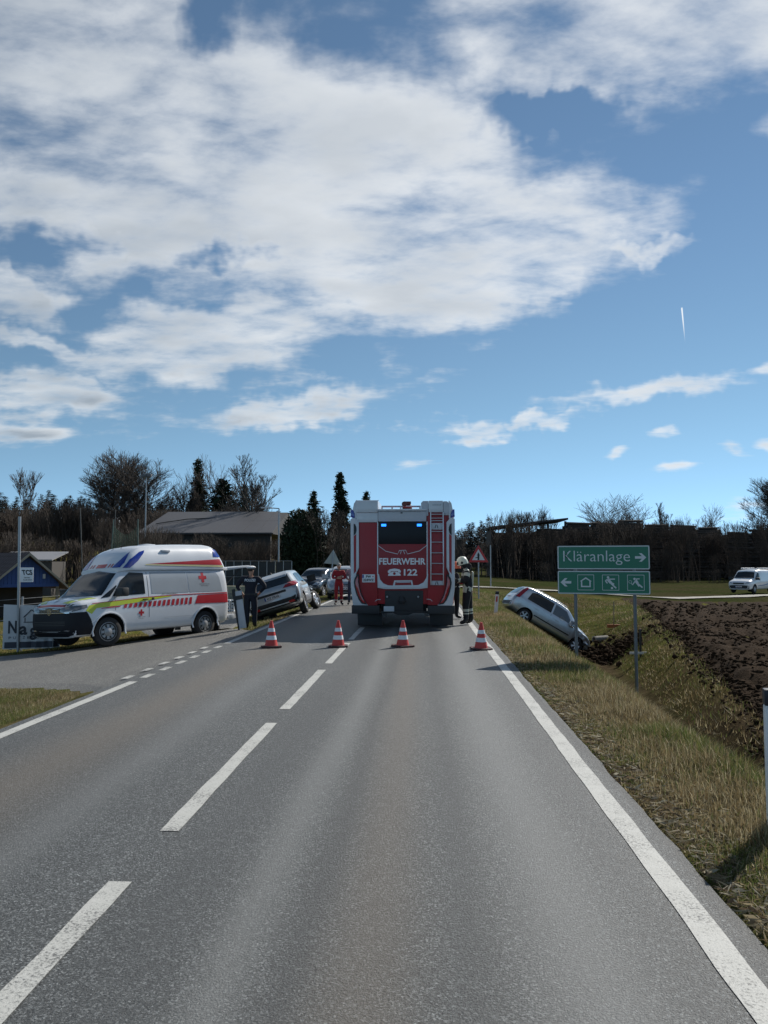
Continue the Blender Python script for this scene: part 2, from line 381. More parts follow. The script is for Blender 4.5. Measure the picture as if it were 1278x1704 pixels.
# ------------------------------------------------------------------ road
def asphalt(name, base, bands=True, light=1.0):
    m = bpy.data.materials.new(name); m.use_nodes = True; t = NT(m.node_tree); p = t.n['Principled BSDF']
    tc = t.new('ShaderNodeTexCoord').outputs['Object']
    sp = t.new('ShaderNodeSeparateXYZ', {0: tc})
    fine = t.noise(tc, 95, 3, .7); mid = t.noise(tc, 26, 4, .75)
    vor = t.new('ShaderNodeTexVoronoi', {'Vector': tc, 'Scale': 115.0}).outputs['Color']
    vs = t.new('ShaderNodeSeparateColor', {0: vor}).outputs[0]
    c = t.mix(t.ramp(fine, [(.25, 0.0), (.75, 1.0)]), tuple(b * .5 for b in base), tuple(b * 1.4 for b in base))
    c = t.mix(1.0, c, t.ramp(vs, [(0.0, .30), (.5, .85), (.82, 1.5), (1.0, 3.2)]), 'MULTIPLY')
    c = t.mix(t.ramp(mid, [(.3, .55), (.7, 0.0)]), c, tuple(b * .6 for b in base))
    big = t.noise(t.new('ShaderNodeMapping', {'Vector': tc, 'Scale': (1.0, .18, 1)}).outputs[0], .9, 5, .6)
    c = t.mix(1.0, c, t.ramp(big, [(.2, .78), (.8, 1.22)]), 'MULTIPLY')
    if bands:
        wob = t.m('MULTIPLY', t.m('SUBTRACT', t.noise(t.new('ShaderNodeMapping', {'Vector': tc, 'Scale': (1, .12, 1)}).outputs[0], .6, 3), .5), .5)
        xx = t.m('ADD', sp.outputs[0], wob)
        def band(c0, w0): return t.m('POWER', 2.718, t.m('MULTIPLY', -1.0, t.m('POWER', t.m('DIVIDE', t.m('SUBTRACT', xx, c0), w0), 2.0)))
        # brown dust between the wheel tracks, polished paler tracks, dark oil strip
        for c0, w0, col, s in ((-.28, .20, (.140, .118, .094), .45), (-3.05, .45, (.150, .124, .094), .50), (.62, .26, (.185, .190, .186), .62), (-.78, .13, (.180, .185, .180), .55), (-2.35, .20, (.165, .170, .168), .40),
                               (.17, .12, (.050, .053, .054), .55), (-.53, .07, (.050, .052, .053), .50), (-1.15, .18, (.058, .061, .062), .45), (-3.65, .2, (.06, .062, .062), .35), (1.41, .06, (.045, .046, .045), .75), (1.02, .10, (.07, .072, .072), .35)):
            c = t.mix(t.m('MULTIPLY', t.m('MULTIPLY', band(c0, w0), s), t.m('ADD', .35, t.m('MULTIPLY', fine, 1.3))), c, tuple(v * light for v in col))
    t.put(p.inputs['Base Color'], c)
    p.inputs['Roughness'].default_value = .62; p.inputs['Specular IOR Level'].default_value = .42
    h = t.m('ADD', fine, t.m('MULTIPLY', vs, .35))
    b = t.new('ShaderNodeBump', {'Height': h, 'Strength': .9, 'Distance': .008}); t.put(p.inputs['Normal'], b.outputs[0])
    return m
asph = asphalt('asphalt', (.090, .095, .095)); asph2 = asphalt('asphalt_side', (.150, .146, .134), False)
def paint_mat(name, wear):
    m = bpy.data.materials.new(name); m.use_nodes = True; t = NT(m.node_tree); p = t.n['Principled BSDF']
    tc = t.new('ShaderNodeTexCoord').outputs['Object']
    a = t.noise(tc, 70, 4, .75); b_ = t.noise(tc, 3.0, 4, .6)
    w_ = t.ramp(t.m('ADD', a, t.m('MULTIPLY', t.m('SUBTRACT', b_, .5), .5)), [(wear - .08, 1.0), (wear + .06, 0.0)])
    c = t.mix(t.noise(tc, 14, 4, .7), (.36, .36, .335), (.54, .54, .51))
    c = t.mix(w_, c, (.12, .122, .118))
    t.put(p.inputs['Base Color'], c); p.inputs['Roughness'].default_value = .7
    b = t.new('ShaderNodeBump', {'Height': t.noise(tc, 95, 3, .7), 'Strength': .6, 'Distance': .005}); t.put(p.inputs['Normal'], b.outputs[0])
    return m
paint = paint_mat('road_paint', .41); paint_old = paint_mat('worn_road_paint', .47)

def strip(name, left, right, z, mat, parent=None, jl=0.0, jr=0.0, seed=0, cols=4):
    """ruled sheet between two polylines given as lists of (x, y); rough edges; z number or function"""
    n = len(left); V = []; F = []
    for i in range(n):
        for k in range(cols + 1):
            f = k / cols
            x = left[i][0] * (1 - f) + right[i][0] * f; y = left[i][1] * (1 - f) + right[i][1] * f
            if k == 0: x += jl * float(fbm(np.array([y * 2.1]), np.array([seed + .5]), 4, seed)[0])
            if k == cols: x += jr * float(fbm(np.array([y * 2.1]), np.array([seed + 3.5]), 4, seed)[0])
            V.append((x, y, z(x, y) - (.035 if k in (0, cols) and x < ROAD_L - .01 else 0) if callable(z) else z))
    for i in range(n - 1):
        for k in range(cols): a = i * (cols + 1) + k; F.append((a, a + 1, a + cols + 2, a + cols + 1))
    return pyd(name, V, F, mat, parent, None)
ry = list(np.arange(-15, 45, .12)) + list(np.arange(45, 420, 3.0))
road = strip('road', [(ROAD_L, y) for y in ry], [(ROAD_R, y) for y in ry], 0.0, asph, None, .05, .06, 5); tag(road, kind='structure')
# thin skirts so the asphalt edge has thickness
for xx, jj, sd in ((ROAD_R, .06, 5),):
    pts = [(xx + jj * float(fbm(np.array([y * 2.1]), np.array([sd + 3.5]), 4, sd)[0]), y) for y in ry]
    V_ = [(x, y, 0.0) for x, y in pts] + [(x + .02, y, -.07) for x, y in pts]; n_ = len(pts)
    pyd('asphalt_edge', V_, [(i, i + 1, n_ + i + 1, n_ + i) for i in range(n_ - 1)], asph, road)
ZM = .004
def mark(name, x0, x1, y0, y1, mat=paint, j=.022):
    yy = np.linspace(y0, y1, max(3, int((y1 - y0) / .12)))
    return strip(name, [(x0, y) for y in yy], [(x1, y) for y in yy], ZM, mat, road, j, j, int(y0 * 7) + 3, 1)
for k in range(9):
    y0 = .82 + 4.0 * k
    mark('centre_dash', -1.635, -1.515, y0, y0 + 3.24)
mark('edge_line', 1.19, 1.33, -10, 130)
mark('edge_line', -4.11, -3.985, -10, 10.75)
mark('edge_line', -4.11, -3.985, 15.9, 130)
for k in range(6):                                     # broken line across the mouth of the side road, two staggered rows
    mark('junction_dash', -4.10, -3.99, 11.1 + .78 * k, 11.5 + .78 * k, paint_old)
    mark('junction_dash', -4.33, -4.23, 11.0 + .78 * k, 11.32 + .78 * k, paint_old)
# side road mouth, forecourt and parking lot on the left
lift = lambda x, y: max(tz(x, y), -2) + .012
def smooth_lift(x, y):
    return float(np.interp(-x, [4.0, 4.22, 4.6, 5.2, 6.6, 9.8, 16, 40], [-.003, -.004, -.085, -.145, -.285, -.515, -.995, -1.095])) * (1 - .55 * float(S01((y - 24) / 20))) + .012 * min(1, max(0, (-x - 4.22) / .4))
nearE = [(-4.215, 9.9), (-4.9, 10.75), (-6.6, 11.9), (-9.5, 12.9), (-14, 13.6), (-22, 14.2)]
farE = [(-4.215, 19.4), (-5.15, 21.5), (-6.4, 20.8), (-8.6, 18.3), (-12.5, 16.6), (-22, 16.2)]
def dense(pl, n):
    d = [0]
    for a, b in zip(pl, pl[1:]): d.append(d[-1] + math.dist(a, b))
    q = np.linspace(0, d[-1], n)
    return list(zip(np.interp(q, d, [p[0] for p in pl]), np.interp(q, d, [p[1] for p in pl])))
side = strip('side_road', dense(nearE, 70), dense(farE, 70), smooth_lift, asph2, None, 0, 0, 9, 24); tag(side, kind='structure')
lot = strip('parking_lot', [(-5.3, 21.5), (-5.6, 24), (-6.3, 28), (-6.7, 33), (-7.2, 44)], [(-7.6, 21.3), (-8.6, 23.5), (-10.5, 28), (-11.5, 33), (-13, 44)], smooth_lift, asph2, None, 0, 0, 4, 16); tag(lot, kind='structure')
for k, (xa, xb_) in enumerate(((-6.25, -5.75), (-5.6, -5.05), (-4.95, -4.55), (-4.42, -4.28))):
    yy = 14.75 + .06 * (k)
    strip('side_road_dash', [(xa, yy), (xb_, yy + .04)], [(xa, yy + .10), (xb_, yy + .14)], lambda x, y: smooth_lift(x, y) + .005, paint_old, side, 0, 0, 1, 1)
# sandy spill at the corner of the grass patch
dust = M('roadside_gravel', (.17, .155, .13), .95, var=.5, scale=22, bump=.8, bscale=90)
# gravel track on the right leading to the fields
tracky = dense([(1.5, 54.0), (5, 54.6), (10, 56.2), (17.6, 57.2), (24, 60.5), (30, 65), (48, 76), (80, 90)], 80)
trk = M('track_gravel', (.30, .285, .25), .95, var=.25, scale=3, bump=.6, bscale=40)
tk = strip('gravel_track', [(x + .4, y - .95) for x, y in tracky], [(x - .4, y + .95) for x, y in tracky], lambda x, y: tz(x, y) + .07, trk, None, .2, .2, 6, 3); tag(tk, kind='structure')

# ------------------------------------------------------------------ ploughed field
fy = axis_lines([(4, 12, .09), (12, 22, .16), (22, 34, .3), (34, 52, .6)])
us = np.concatenate([np.linspace(0, .16, 70), np.linspace(.16, .45, 90)[1:], np.linspace(.45, 1, 60)[1:]])
FX, FYm = [], []
for y in fy:
    x0 = field_x(y) - .25; x1 = 9 + y * .92 + 6
    FX.append(x0 + (x1 - x0) * us); FYm.append(np.full(len(us), y))
FX = np.array(FX); FYm = np.array(FYm)
jit = .12 * np.clip(FYm / 20, .3, 2)
FX2 = FX + fbm(FX * 2, FYm * 2, 3, 44) * jit
# furrows run at an angle to the road
q = FX * .93 - FYm * .30
edge = S01((FX - field_x(FYm) + .1) / .7)
h = .09 * np.sin(q * 2 * math.pi / .75) * (.6 + fbm(FX * .5, FYm * .5, 3, 12) * 1.6) + .30 * np.abs(fbm(FX * 1.5, FYm * 1.5, 4, 50)) + .42 * fbm(FX * .45, FYm * .45, 3, 51)
h += .16 * np.maximum(fbm(FX * 4.1, FYm * 4.1, 3, 52), -.05)
tailz = S01((52 - FYm) / 8)
zsh = terrain(FX2, FYm) * 1.0
FZ = zsh + (-.02 + edge * (.13 + h)) * (.25 + .75 * tailz) + .16 * np.exp(-((FX - field_x(FYm) - .5) / .35) ** 2) * (.4 + fbm(FX * 2, FYm * .6, 3, 13) * 1.5)
V = np.stack([FX2.ravel(), FYm.ravel(), FZ.ravel()], 1); ny_, nx_ = FX.shape
idx = np.arange(nx_ * ny_).reshape(ny_, nx_)
F = np.stack([idx[:-1, :-1].ravel(), idx[:-1, 1:].ravel(), idx[1:, 1:].ravel(), idx[1:, :-1].ravel()], 1)
def soil_mat():
    m = bpy.data.materials.new('ploughed_soil'); m.use_nodes = True; t = NT(m.node_tree); p = t.n['Principled BSDF']
    tc = t.new('ShaderNodeTexCoord').outputs['Object']
    a = t.noise(tc, 3.2, 6, .7); b_ = t.noise(tc, 17, 5, .7)
    c = t.mix(t.ramp(a, [(.3, 0.0), (.7, 1.0)]), (.020, .013, .008), (.062, .042, .027))
    c = t.mix(t.ramp(b_, [(.64, 0.0), (.80, .45)]), c, (.12, .088, .052))
    t.put(p.inputs['Base Color'], c); p.inputs['Roughness'].default_value = 1.0; p.inputs['Specular IOR Level'].default_value = .03
    b = t.new('ShaderNodeBump', {'Height': b_, 'Strength': 1.0, 'Distance': .06}); t.put(p.inputs['Normal'], b.outputs[0])
    return m
soilm = soil_mat()
fld = npmesh('ploughed_field', V, F, soilm, None, True, None, 4); tag(fld, kind='structure')
def field_height(x, y):
    i = int(np.clip(np.searchsorted(fy, y) - 1, 0, ny_ - 2)); j = int(np.clip(np.searchsorted(FX[i], x) - 1, 0, nx_ - 2))
    return FZ[i, j]
# clods of earth thrown up by the plough
ico = bmesh.new(); bmesh.ops.create_icosphere(ico, subdivisions=1, radius=1); iv = np.array([v.co for v in ico.verts]); ico.verts.ensure_lookup_table()
ifc = np.array([[v.index for v in f.verts] for f in ico.faces]); ico.free()
def clods(name, pts, sizes, mat, label, cat):
    n = len(pts); k = len(iv)
    sc = np.asarray(sizes)[:, None, None] * (0.55 + .9 * rng.random((n, k, 1))) * np.stack([.9 + .6 * rng.random(n), .8 + .4 * rng.random(n), .6 + .5 * rng.random(n)], 1)[:, None, :]
    P = iv[None] * sc
    a = rng.random(n) * 6.283; ca, sa = np.cos(a)[:, None], np.sin(a)[:, None]
    Q = np.stack([P[..., 0] * ca - P[..., 1] * sa, P[..., 0] * sa + P[..., 1] * ca, P[..., 2]], 2) + np.asarray(pts)[:, None, :]
    Fc = ifc[None] + (np.arange(n) * k)[:, None, None]
    o = npmesh(name, Q.reshape(-1, 3), Fc.reshape(-1, 3), mat, None, False); return tag(o, label, cat, kind='stuff')
pts, sz = [], []
while len(pts) < 22000:
    y = 6 + 40 * random.random() ** 1.5; x0 = float(field_x(y)); x = x0 + (9 + .92 * y - x0) * random.random() ** 1.1
    if random.random() < .12: x = x0 + random.gauss(0, .18)
    s = random.choice((.015, .018, .022, .028, .035, .05)) * (1 + y / 40)
    pts.append((x, y, field_height(x, y) + s * .12)); sz.append(s * .85)
clods('soil_clods', pts, sz, soilm, 'dark clods of earth lying over the ploughed field', 'soil')
# churned soil dug up in front of the ditched car
pts, sz = [], []
for i in range(900):
    x = random.gauss(7.7, .55); y = random.gauss(33.0, 1.3); s = random.choice((.03, .05, .07, .11))
    pts.append((x, y, tz(x, y) + abs(random.gauss(0, .16)) * math.exp(-((x - 7.7) ** 2))), ); sz.append(s)
clods('churned_soil', pts, sz, soilm, 'churned dark soil heaped before the nose of the ditched car', 'soil')

# ------------------------------------------------------------------ grass
def grass(name, X, Y, Z, hgt, wid, cols, mat, label, lean=.5, seg2=True, lean_dir=None):
    n = len(X); g = np.random.default_rng(len(X))
    a = g.random(n) * 6.283; dx, dy = np.cos(a), np.sin(a)
    la = g.random(n) * 6.283 if lean_dir is None else lean_dir + g.normal(0, .8, n)
    ln = np.abs(g.normal(0, lean, n)); lx, ly = np.cos(la) * ln * hgt, np.sin(la) * ln * hgt
    hz = hgt / np.sqrt(1 + ln ** 2 * .8)
    B = np.stack([X, Y, Z - .012], 1); W = np.stack([dx * wid, dy * wid, 0 * wid], 1)
    T = B + np.stack([lx, ly, hz], 1)
    if seg2:
        Mi = B + np.stack([lx * .32, ly * .32, hz * .6], 1)
        V = np.stack([B - W, B + W, Mi - W * .8, Mi + W * .8, T], 1).reshape(-1, 3)
        o = np.arange(n)[:, None] * 5
        F = np.concatenate([o + [0, 1, 3], o + [0, 3, 2], o + [2, 3, 4]], 0); rep = 5
    else:
        V = np.stack([B - W, B + W, T], 1).reshape(-1, 3); F = np.arange(n)[:, None] * 3 + [0, 1, 2]; rep = 3
    C = np.repeat(cols, rep, 0)
    ob = npmesh(name, V, F, mat, None, False, C); return tag(ob, label, 'grass', kind='stuff')
gmat = tint_mat('grass_blades', .7, .1, 5, 0, 30, .42, .2)
PAL = 1.22 * np.array([[.27, .225, .13], [.21, .165, .085], [.33, .29, .19], [.12, .125, .040], [.085, .115, .032], [.16, .12, .06], [.11, .083, .045]])
def palette(X, Y, wgt_green, seed=0):
    g = np.random.default_rng(seed + len(X)); n = len(X)
    k = np.clip(fbm(X * .9, Y * .9, 3, 70 + seed) * 2.6 + wgt_green, .03, .95)
    isg = g.random(n) < k
    dry = PAL[g.choice([0, 1, 2, 5, 6], n, p=[.28, .24, .14, .2, .14])]; gr = PAL[g.choice([3, 4], n)]
    return np.where(isg[:, None], gr, dry) * (.75 + .5 * g.random((n, 1)))
def sample(n, x0, x1, y0, y1, pw=1.0, accept=None, seed=0):
    g = np.random.default_rng(seed); X = x0 + (x1 - x0) * g.random(n); Y = y0 + (y1 - y0) * g.random(n) ** pw
    if accept is not None: k = accept(X, Y); X, Y = X[k], Y[k]
    return X, Y
def clump(X, Y, s, thr, seed): return fbm(X * s, Y * s, 3, seed) > thr
# right verge, near
X, Y = sample(105000, 1.42, 3.5, 2.2, 12, 1.35, lambda x, y: (x > 1.47 + .16 * fbm(x * 4, y * 4, 3, 5)) & (clump(x, y, 3.1, -.26, 6) | (x > 1.9)), 1)
e = np.clip((X - 1.45) / .9, 0, 1); hg = (.02 + .075 * e) * (.5 + rng.random(len(X)) * 1.1) * (.7 + 1.3 * np.clip(fbm(X * 1.3, Y * 1.3, 3, 9) + .4, 0, 1))
grass('verge_grass', X, Y, terrain(X, Y), hg, np.full(len(X), .0032), palette(X, Y, .26), gmat, 'dry winter grass on the verge close to the camera', .75)
X, Y = sample(90000, 1.45, 4.6, 11, 34, 1.2, lambda x, y: x < 2.9 + .06 * y, 2)
hg = (.05 + .10 * np.clip((X - 1.5) / .8, 0, 1)) * (.5 + rng.random(len(X)) * .9)
grass('verge_grass', X, Y, terrain(X, Y), hg, .004 + .00030 * Y, palette(X, Y, .34, 1), gmat, 'straw coloured grass on the roadside bank beyond the green sign', .6, False)
# ditch and far bank
X, Y = sample(90000, 2.9, 13, 5, 50, 1.15, lambda x, y: (x < field_x(y) + .1) & (x > 2.6), 3)
hg = .12 * (.4 + rng.random(len(X))) * (.8 + fbm(X, Y, 3, 3)); kk = np.abs(X - ditch_x(Y)) > .35; X, Y, hg = X[kk], Y[kk], hg[kk]
grass('bank_grass', X, Y, terrain(X, Y), np.maximum(hg, .03), .004 + .00035 * Y, palette(X, Y, .30 + .004 * Y[0] + np.clip((Y - 16) / 40, 0, .3), 2) * .9, gmat, 'rough tufted grass on the far side of the ditch', .8, False)
# left patch in front of the side road
def leftpatch(x, y): return y < np.interp(-x, [4.2, 4.5, 4.9, 6.6, 9.5, 14], [9.3, 10.2, 10.75, 11.9, 12.9, 13.6]) - .12 + .25 * fbm(x * 3, y * 3, 3, 2)
X, Y = sample(60000, -8.2, -4.25, 4.5, 12.5, 1.0, lambda x, y: leftpatch(x, y) & (x < -4.36 + .2 * fbm(x * 3, y * 3, 3, 15)), 4)
grass('verge_grass', X, Y, terrain(X, Y), .055 * (.4 + rng.random(len(X))), np.full(len(X), .0035), palette(X, Y, .36, 3), gmat, 'short yellowed grass on the left corner before the side road', .7, False)
# island between road and parking lot, left verge
def island(x, y): return (x > np.interp(y, [19.6, 21.5, 24, 28, 33, 44, 60], [-4.4, -5.1, -5.5, -6.2, -6.6, -7.1, -9])) & (x < -4.3)
X, Y = sample(70000, -9, -4.25, 19.6, 60, 1.3, island, 5)
grass('island_grass', X, Y, terrain(X, Y), .07 * (.4 + rng.random(len(X))), .003 + .0003 * Y, palette(X, Y, .42, 4), gmat, 'grass strip between the road and the parking lot', .7, False)
def lawnreg(x, y): return y > np.interp(-x, [6.4, 8.6, 12.5, 22], [21.2, 18.6, 16.9, 16.5])
X, Y = sample(60000, -20, -6.5, 16.5, 30, 1.3, lambda x, y: lawnreg(x, y) & (x < np.interp(y, [21, 23.5, 28, 33], [-7.7, -8.7, -10.6, -11.6])), 6)
grass('lawn_grass', X, Y, terrain(X, Y), .06 * (.4 + rng.random(len(X))), .003 + .0003 * Y, palette(X, Y, .5, 5) * np.array([1.25, 1.2, .8]), gmat, 'sunlit yellow green lawn behind the ambulance and fence', .7, False)

# dry leaf and straw litter along the edge of the asphalt
g0 = np.random.default_rng(77); n_l = 9000
X = 1.42 + np.abs(g0.normal(0, .34, n_l)); Y = 2.3 + 17 * g0.random(n_l) ** 1.5; Z = np.maximum(terrain(X, Y), 0.0 * X - .2) + .012 + .02 * g0.random(n_l)
c0 = np.stack([X, Y, Z], 1); a0 = g0.random(n_l) * 6.283; l0 = .015 + .045 * g0.random(n_l); w0 = .0015 + .004 * g0.random(n_l); dv = np.stack([np.cos(a0) * l0, np.sin(a0) * l0, g0.normal(0, .009, n_l)], 1); wv_ = np.stack([-np.sin(a0) * w0, np.cos(a0) * w0, g0.normal(0, .004, n_l)], 1)
V = np.stack([c0 - dv, c0 + wv_, c0 + dv, c0 - wv_], 1).reshape(-1, 3); cl_ = np.array([[.30, .25, .16], [.20, .15, .09], [.36, .33, .25], [.10, .075, .05]])[g0.integers(0, 4, n_l)]
lit = npmesh('dry_litter', V, np.arange(len(V)).reshape(-1, 4), gmat, None, False, np.repeat(cl_, 4, 0), 4); tag(lit, 'dry leaves and straw along the right asphalt edge', 'litter', kind='stuff')
# ------------------------------------------------------------------ vehicle tools
def pchip(xq, x, y):
    x = np.asarray(x, float); y = np.asarray(y, float); h = np.diff(x); d = np.diff(y) / h
    m = np.zeros_like(x); m[0], m[-1] = d[0], d[-1]
    for i in range(1, len(x) - 1):
        if d[i - 1] * d[i] > 0: w1, w2 = 2 * h[i] + h[i - 1], h[i] + 2 * h[i - 1]; m[i] = (w1 + w2) / (w1 / d[i - 1] + w2 / d[i])
    i = np.clip(np.searchsorted(x, xq) - 1, 0, len(x) - 2); t = (xq - x[i]) / h[i]
    return (2 * t ** 3 - 3 * t ** 2 + 1) * y[i] + (t ** 3 - 2 * t ** 2 + t) * h[i] * m[i] + (-2 * t ** 3 + 3 * t ** 2) * y[i + 1] + (t ** 3 - t ** 2) * h[i] * m[i + 1]
def chaikin(p, it=2):
    p = [np.array(q, float) for q in p]
    for _ in range(it):
        o = [p[0]]
        for a, b in zip(p, p[1:]): o += [a * .75 + b * .25, a * .25 + b * .75]
        o.append(p[-1]); p = o
    return p
def loft_bm(stations, n=60, it=2, extra=()):
    """stations: (x, [(y, z) ...]) half sections from bottom centre to top centre"""
    stations = sorted(stations, key=lambda s: s[0]); sx = np.array([s[0] for s in stations]); C = np.array([s[1] for s in stations])      # k x p x 2
    xq = np.unique(np.concatenate([np.linspace(sx[0], sx[-1], n), sx, np.array(extra)])) if len(extra) else np.unique(np.concatenate([np.linspace(sx[0], sx[-1], n), sx]))
    xq = xq[np.concatenate([[True], np.diff(xq) > .006])]
    Q = np.stack([np.stack([pchip(xq, sx, C[:, p, c]) for c in (0, 1)], 1) for p in range(C.shape[1])], 1)
    bm = bmesh.new(); rings = []
    for i, x in enumerate(xq):
        h = chaikin(Q[i], it); r = [bm.verts.new((x, p[0], p[1])) for p in h] + [bm.verts.new((x, -p[0], p[1])) for p in h[-2:0:-1]]
        rings.append(r)
    for a, b in zip(rings, rings[1:]):
        for k in range(len(a)): j = (k + 1) % len(a); bm.faces.new((a[k], a[j], b[j], b[k]))
    bm.faces.new(rings[0][::-1]); bm.faces.new(rings[-1])
    bmesh.ops.recalc_face_normals(bm, faces=bm.faces[:])
    return bm
def car_st(rows):
    out = []
    for x, zb, zs, zt, wb, ws, wt in rows:
        out.append((x, [(0, zb), (wb - .14, zb), (wb - .01, zb + .08), (ws, zb + (zs - zb) * .55), (ws - .015, zs - .03), (ws - .05, zs + .02), (wt + .035, zt - .09), (wt - .06, zt - .015), (wt * .55, zt + .012), (0, zt + .02)]))
    return out
def cut_arches(bm, axles, r, half, inner=.42):
    """wheel wells cut out of the body; returns a mesh with slot 1 on the well faces"""
    me = bpy.data.meshes.new('b'); bm.to_mesh(me); o = bpy.data.objects.new('b', me); COL.objects.link(o)
    cb = bmesh.new()
    for ax in axles:
        for s in (1, -1):
            mt = Matrix.Translation((ax[0], s * (half + inner) / 2, ax[1])) @ Matrix.Rotation(R(90), 4, 'X')
            bmesh.ops.create_cone(cb, cap_ends=True, segments=28, radius1=r, radius2=r, depth=(half + .3 - inner), matrix=Matrix.Translation((0, s * .15, 0)) @ mt)
    cm = bpy.data.meshes.new('c'); cb.to_mesh(cm); cb.free(); c = bpy.data.objects.new('c', cm); COL.objects.link(c)
    md = o.modifiers.new('b', 'BOOLEAN'); md.object = c; md.operation = 'DIFFERENCE'; md.solver = 'EXACT'
    dg = bpy.context.evaluated_depsgraph_get(); dg.update()
    res = bpy.data.meshes.new_from_object(o.evaluated_get(dg))
    for z in (o, c): bpy.data.objects.remove(z)
    for p in res.polygons:
        cc = p.center
        for ax in axles:
            dd = math.hypot(cc.x - ax[0], cc.z - ax[1])
            if dd < r + .004 and (abs(dd - r) < .02 or abs(abs(cc.y) - inner) < .02) and abs(p.normal.y) * (dd > r - .02) < .9: p.material_index = 1
    return res
AXIS = {'L': (Vector((0, -1, 0)), lambda a, b: Vector((a, 5, b))), 'R': (Vector((0, 1, 0)), lambda a, b: Vector((a, -5, b))),
        'F': (Vector((-1, 0, 0)), lambda a, b: Vector((9, a, b))), 'B': (Vector((1, 0, 0)), lambda a, b: Vector((-9, a, b))), 'T': (Vector((0, 0, -1)), lambda a, b: Vector((a, b, 9)))}
class Body:
    def __init__(s, obj):
        bm = bmesh.new(); bm.from_mesh(obj.data); s.tree = BVHTree.FromBMesh(bm); bm.free()
    def patch(s, name, poly, ax, mat, parent, off=.006, step=.09, mesh=None, maxd=None):
        """sheet in the shape of a 2D outline laid on the body seen along an axis"""
        bm = bmesh.new()
        if mesh is None:
            f = bm.faces.new([bm.verts.new((p[0], p[1], 0)) for p in poly])
        else: bm.from_mesh(mesh)
        xs_ = [v.co.x for v in bm.verts]; ys_ = [v.co.y for v in bm.verts]
        for lo, hi, nrm in ((min(xs_), max(xs_), (1, 0, 0)), (min(ys_), max(ys_), (0, 1, 0))):
            k = lo + step
            while k < hi - 1e-4:
                bmesh.ops.bisect_plane(bm, geom=bm.verts[:] + bm.edges[:] + bm.faces[:], plane_co=Vector(nrm) * k, plane_no=nrm); k += step
        d, org = AXIS[ax]; bad = []
        for v in bm.verts:
            h, nn, _, _ = s.tree.ray_cast(org(v.co.x, v.co.y), d)
            if h is None: bad.append(v)
            else:
                if nn.dot(d) > 0: nn = -nn
                v.co = h + nn * off
        if bad: bmesh.ops.delete(bm, geom=bad, context='VERTS')
        bmesh.ops.triangulate(bm, faces=[f for f in bm.faces if len(f.verts) > 4])
        me = bpy.data.meshes.new(name)
        for f in bm.faces: f.normal_update()
        if bm.faces and sum((f.normal.dot(d) * f.calc_area() for f in bm.faces)) > 0: bmesh.ops.reverse_faces(bm, faces=bm.faces[:])
        bm.to_mesh(me); bm.free()
        return link(name, me, mat, parent, 30)
    def text(s, name, txt, size, at, ax, mat, parent, off=.008, flip=False, bold=.0, width=None):
        me = textmesh(txt, size, bold); xsv = [v.co.x for v in me.vertices]; c = (min(xsv) + max(xsv)) / 2
        sx = width / (max(xsv) - min(xsv)) if width else 1
        for v in me.vertices: v.co = Vector((at[0] + (-(v.co.x - c) if flip else (v.co.x - c)) * sx, at[1] + v.co.y, 0))
        o = s.patch(name, None, ax, mat, parent, off, 10, me); bpy.data.meshes.remove(me); return o
def rect(a0, a1, b0, b1): return [(a0, b0), (a1, b0), (a1, b1), (a0, b1)]
def cross_poly(x, z, s):
    a = s / 2; b = s / 6
    return [(x + p, z + q) for p, q in ((-b, -a), (b, -a), (b, -b), (a, -b), (a, b), (b, b), (b, a), (-b, a), (-b, b), (-a, b), (-a, -b), (-b, -b))]

rubber = M('tyre_rubber', (.018, .018, .019), .85, var=.3, scale=12, dirt=.25)
black_pl = M('black_plastic', (.016, .017, .019), .55, var=.2)
well_shade_dark = M('well_black_and_shade', (.006, .006, .007), .95, var=0)  # black of the wheel wells, also painted in for shaded hollows
def glass_mat(name, rgb=(.012, .016, .02), alpha=1.0):
    m = M(name, rgb, .06, var=0, spec=.35, alpha=alpha); return m
glass = glass_mat('window_glass'); glass_see = glass_mat('see_through_glass', (.03, .045, .055), .55)
chrome = M('chrome', (.75, .76, .78), .15, 1.0, var=.05); alu = M('alloy_rim', (.50, .51, .53), .32, .85, var=.1, dirt=.15); steel = M('galvanised_steel', (.33, .34, .35), .45, .7, var=.2, scale=8)
white_plate = M('number_plate_white', (.72, .73, .74), .4, var=.05); ink = M('black_ink', (.012, .012, .014), .5, var=0); eu_blue = M('plate_blue', (.01, .03, .25), .4, var=0)
plate_red = M('plate_red', (.5, .02, .02), .4, var=0)
head_glass = M('headlamp_glass', (.42, .45, .48), .08, .3, var=.5, scale=25, coat=1.0)
tail_red = M('tail_lamp_red', (.33, .008, .012), .14, var=.3, scale=30, coat=.8); dull_red = M('reflector_red', (.45, .02, .02), .3, var=.2)
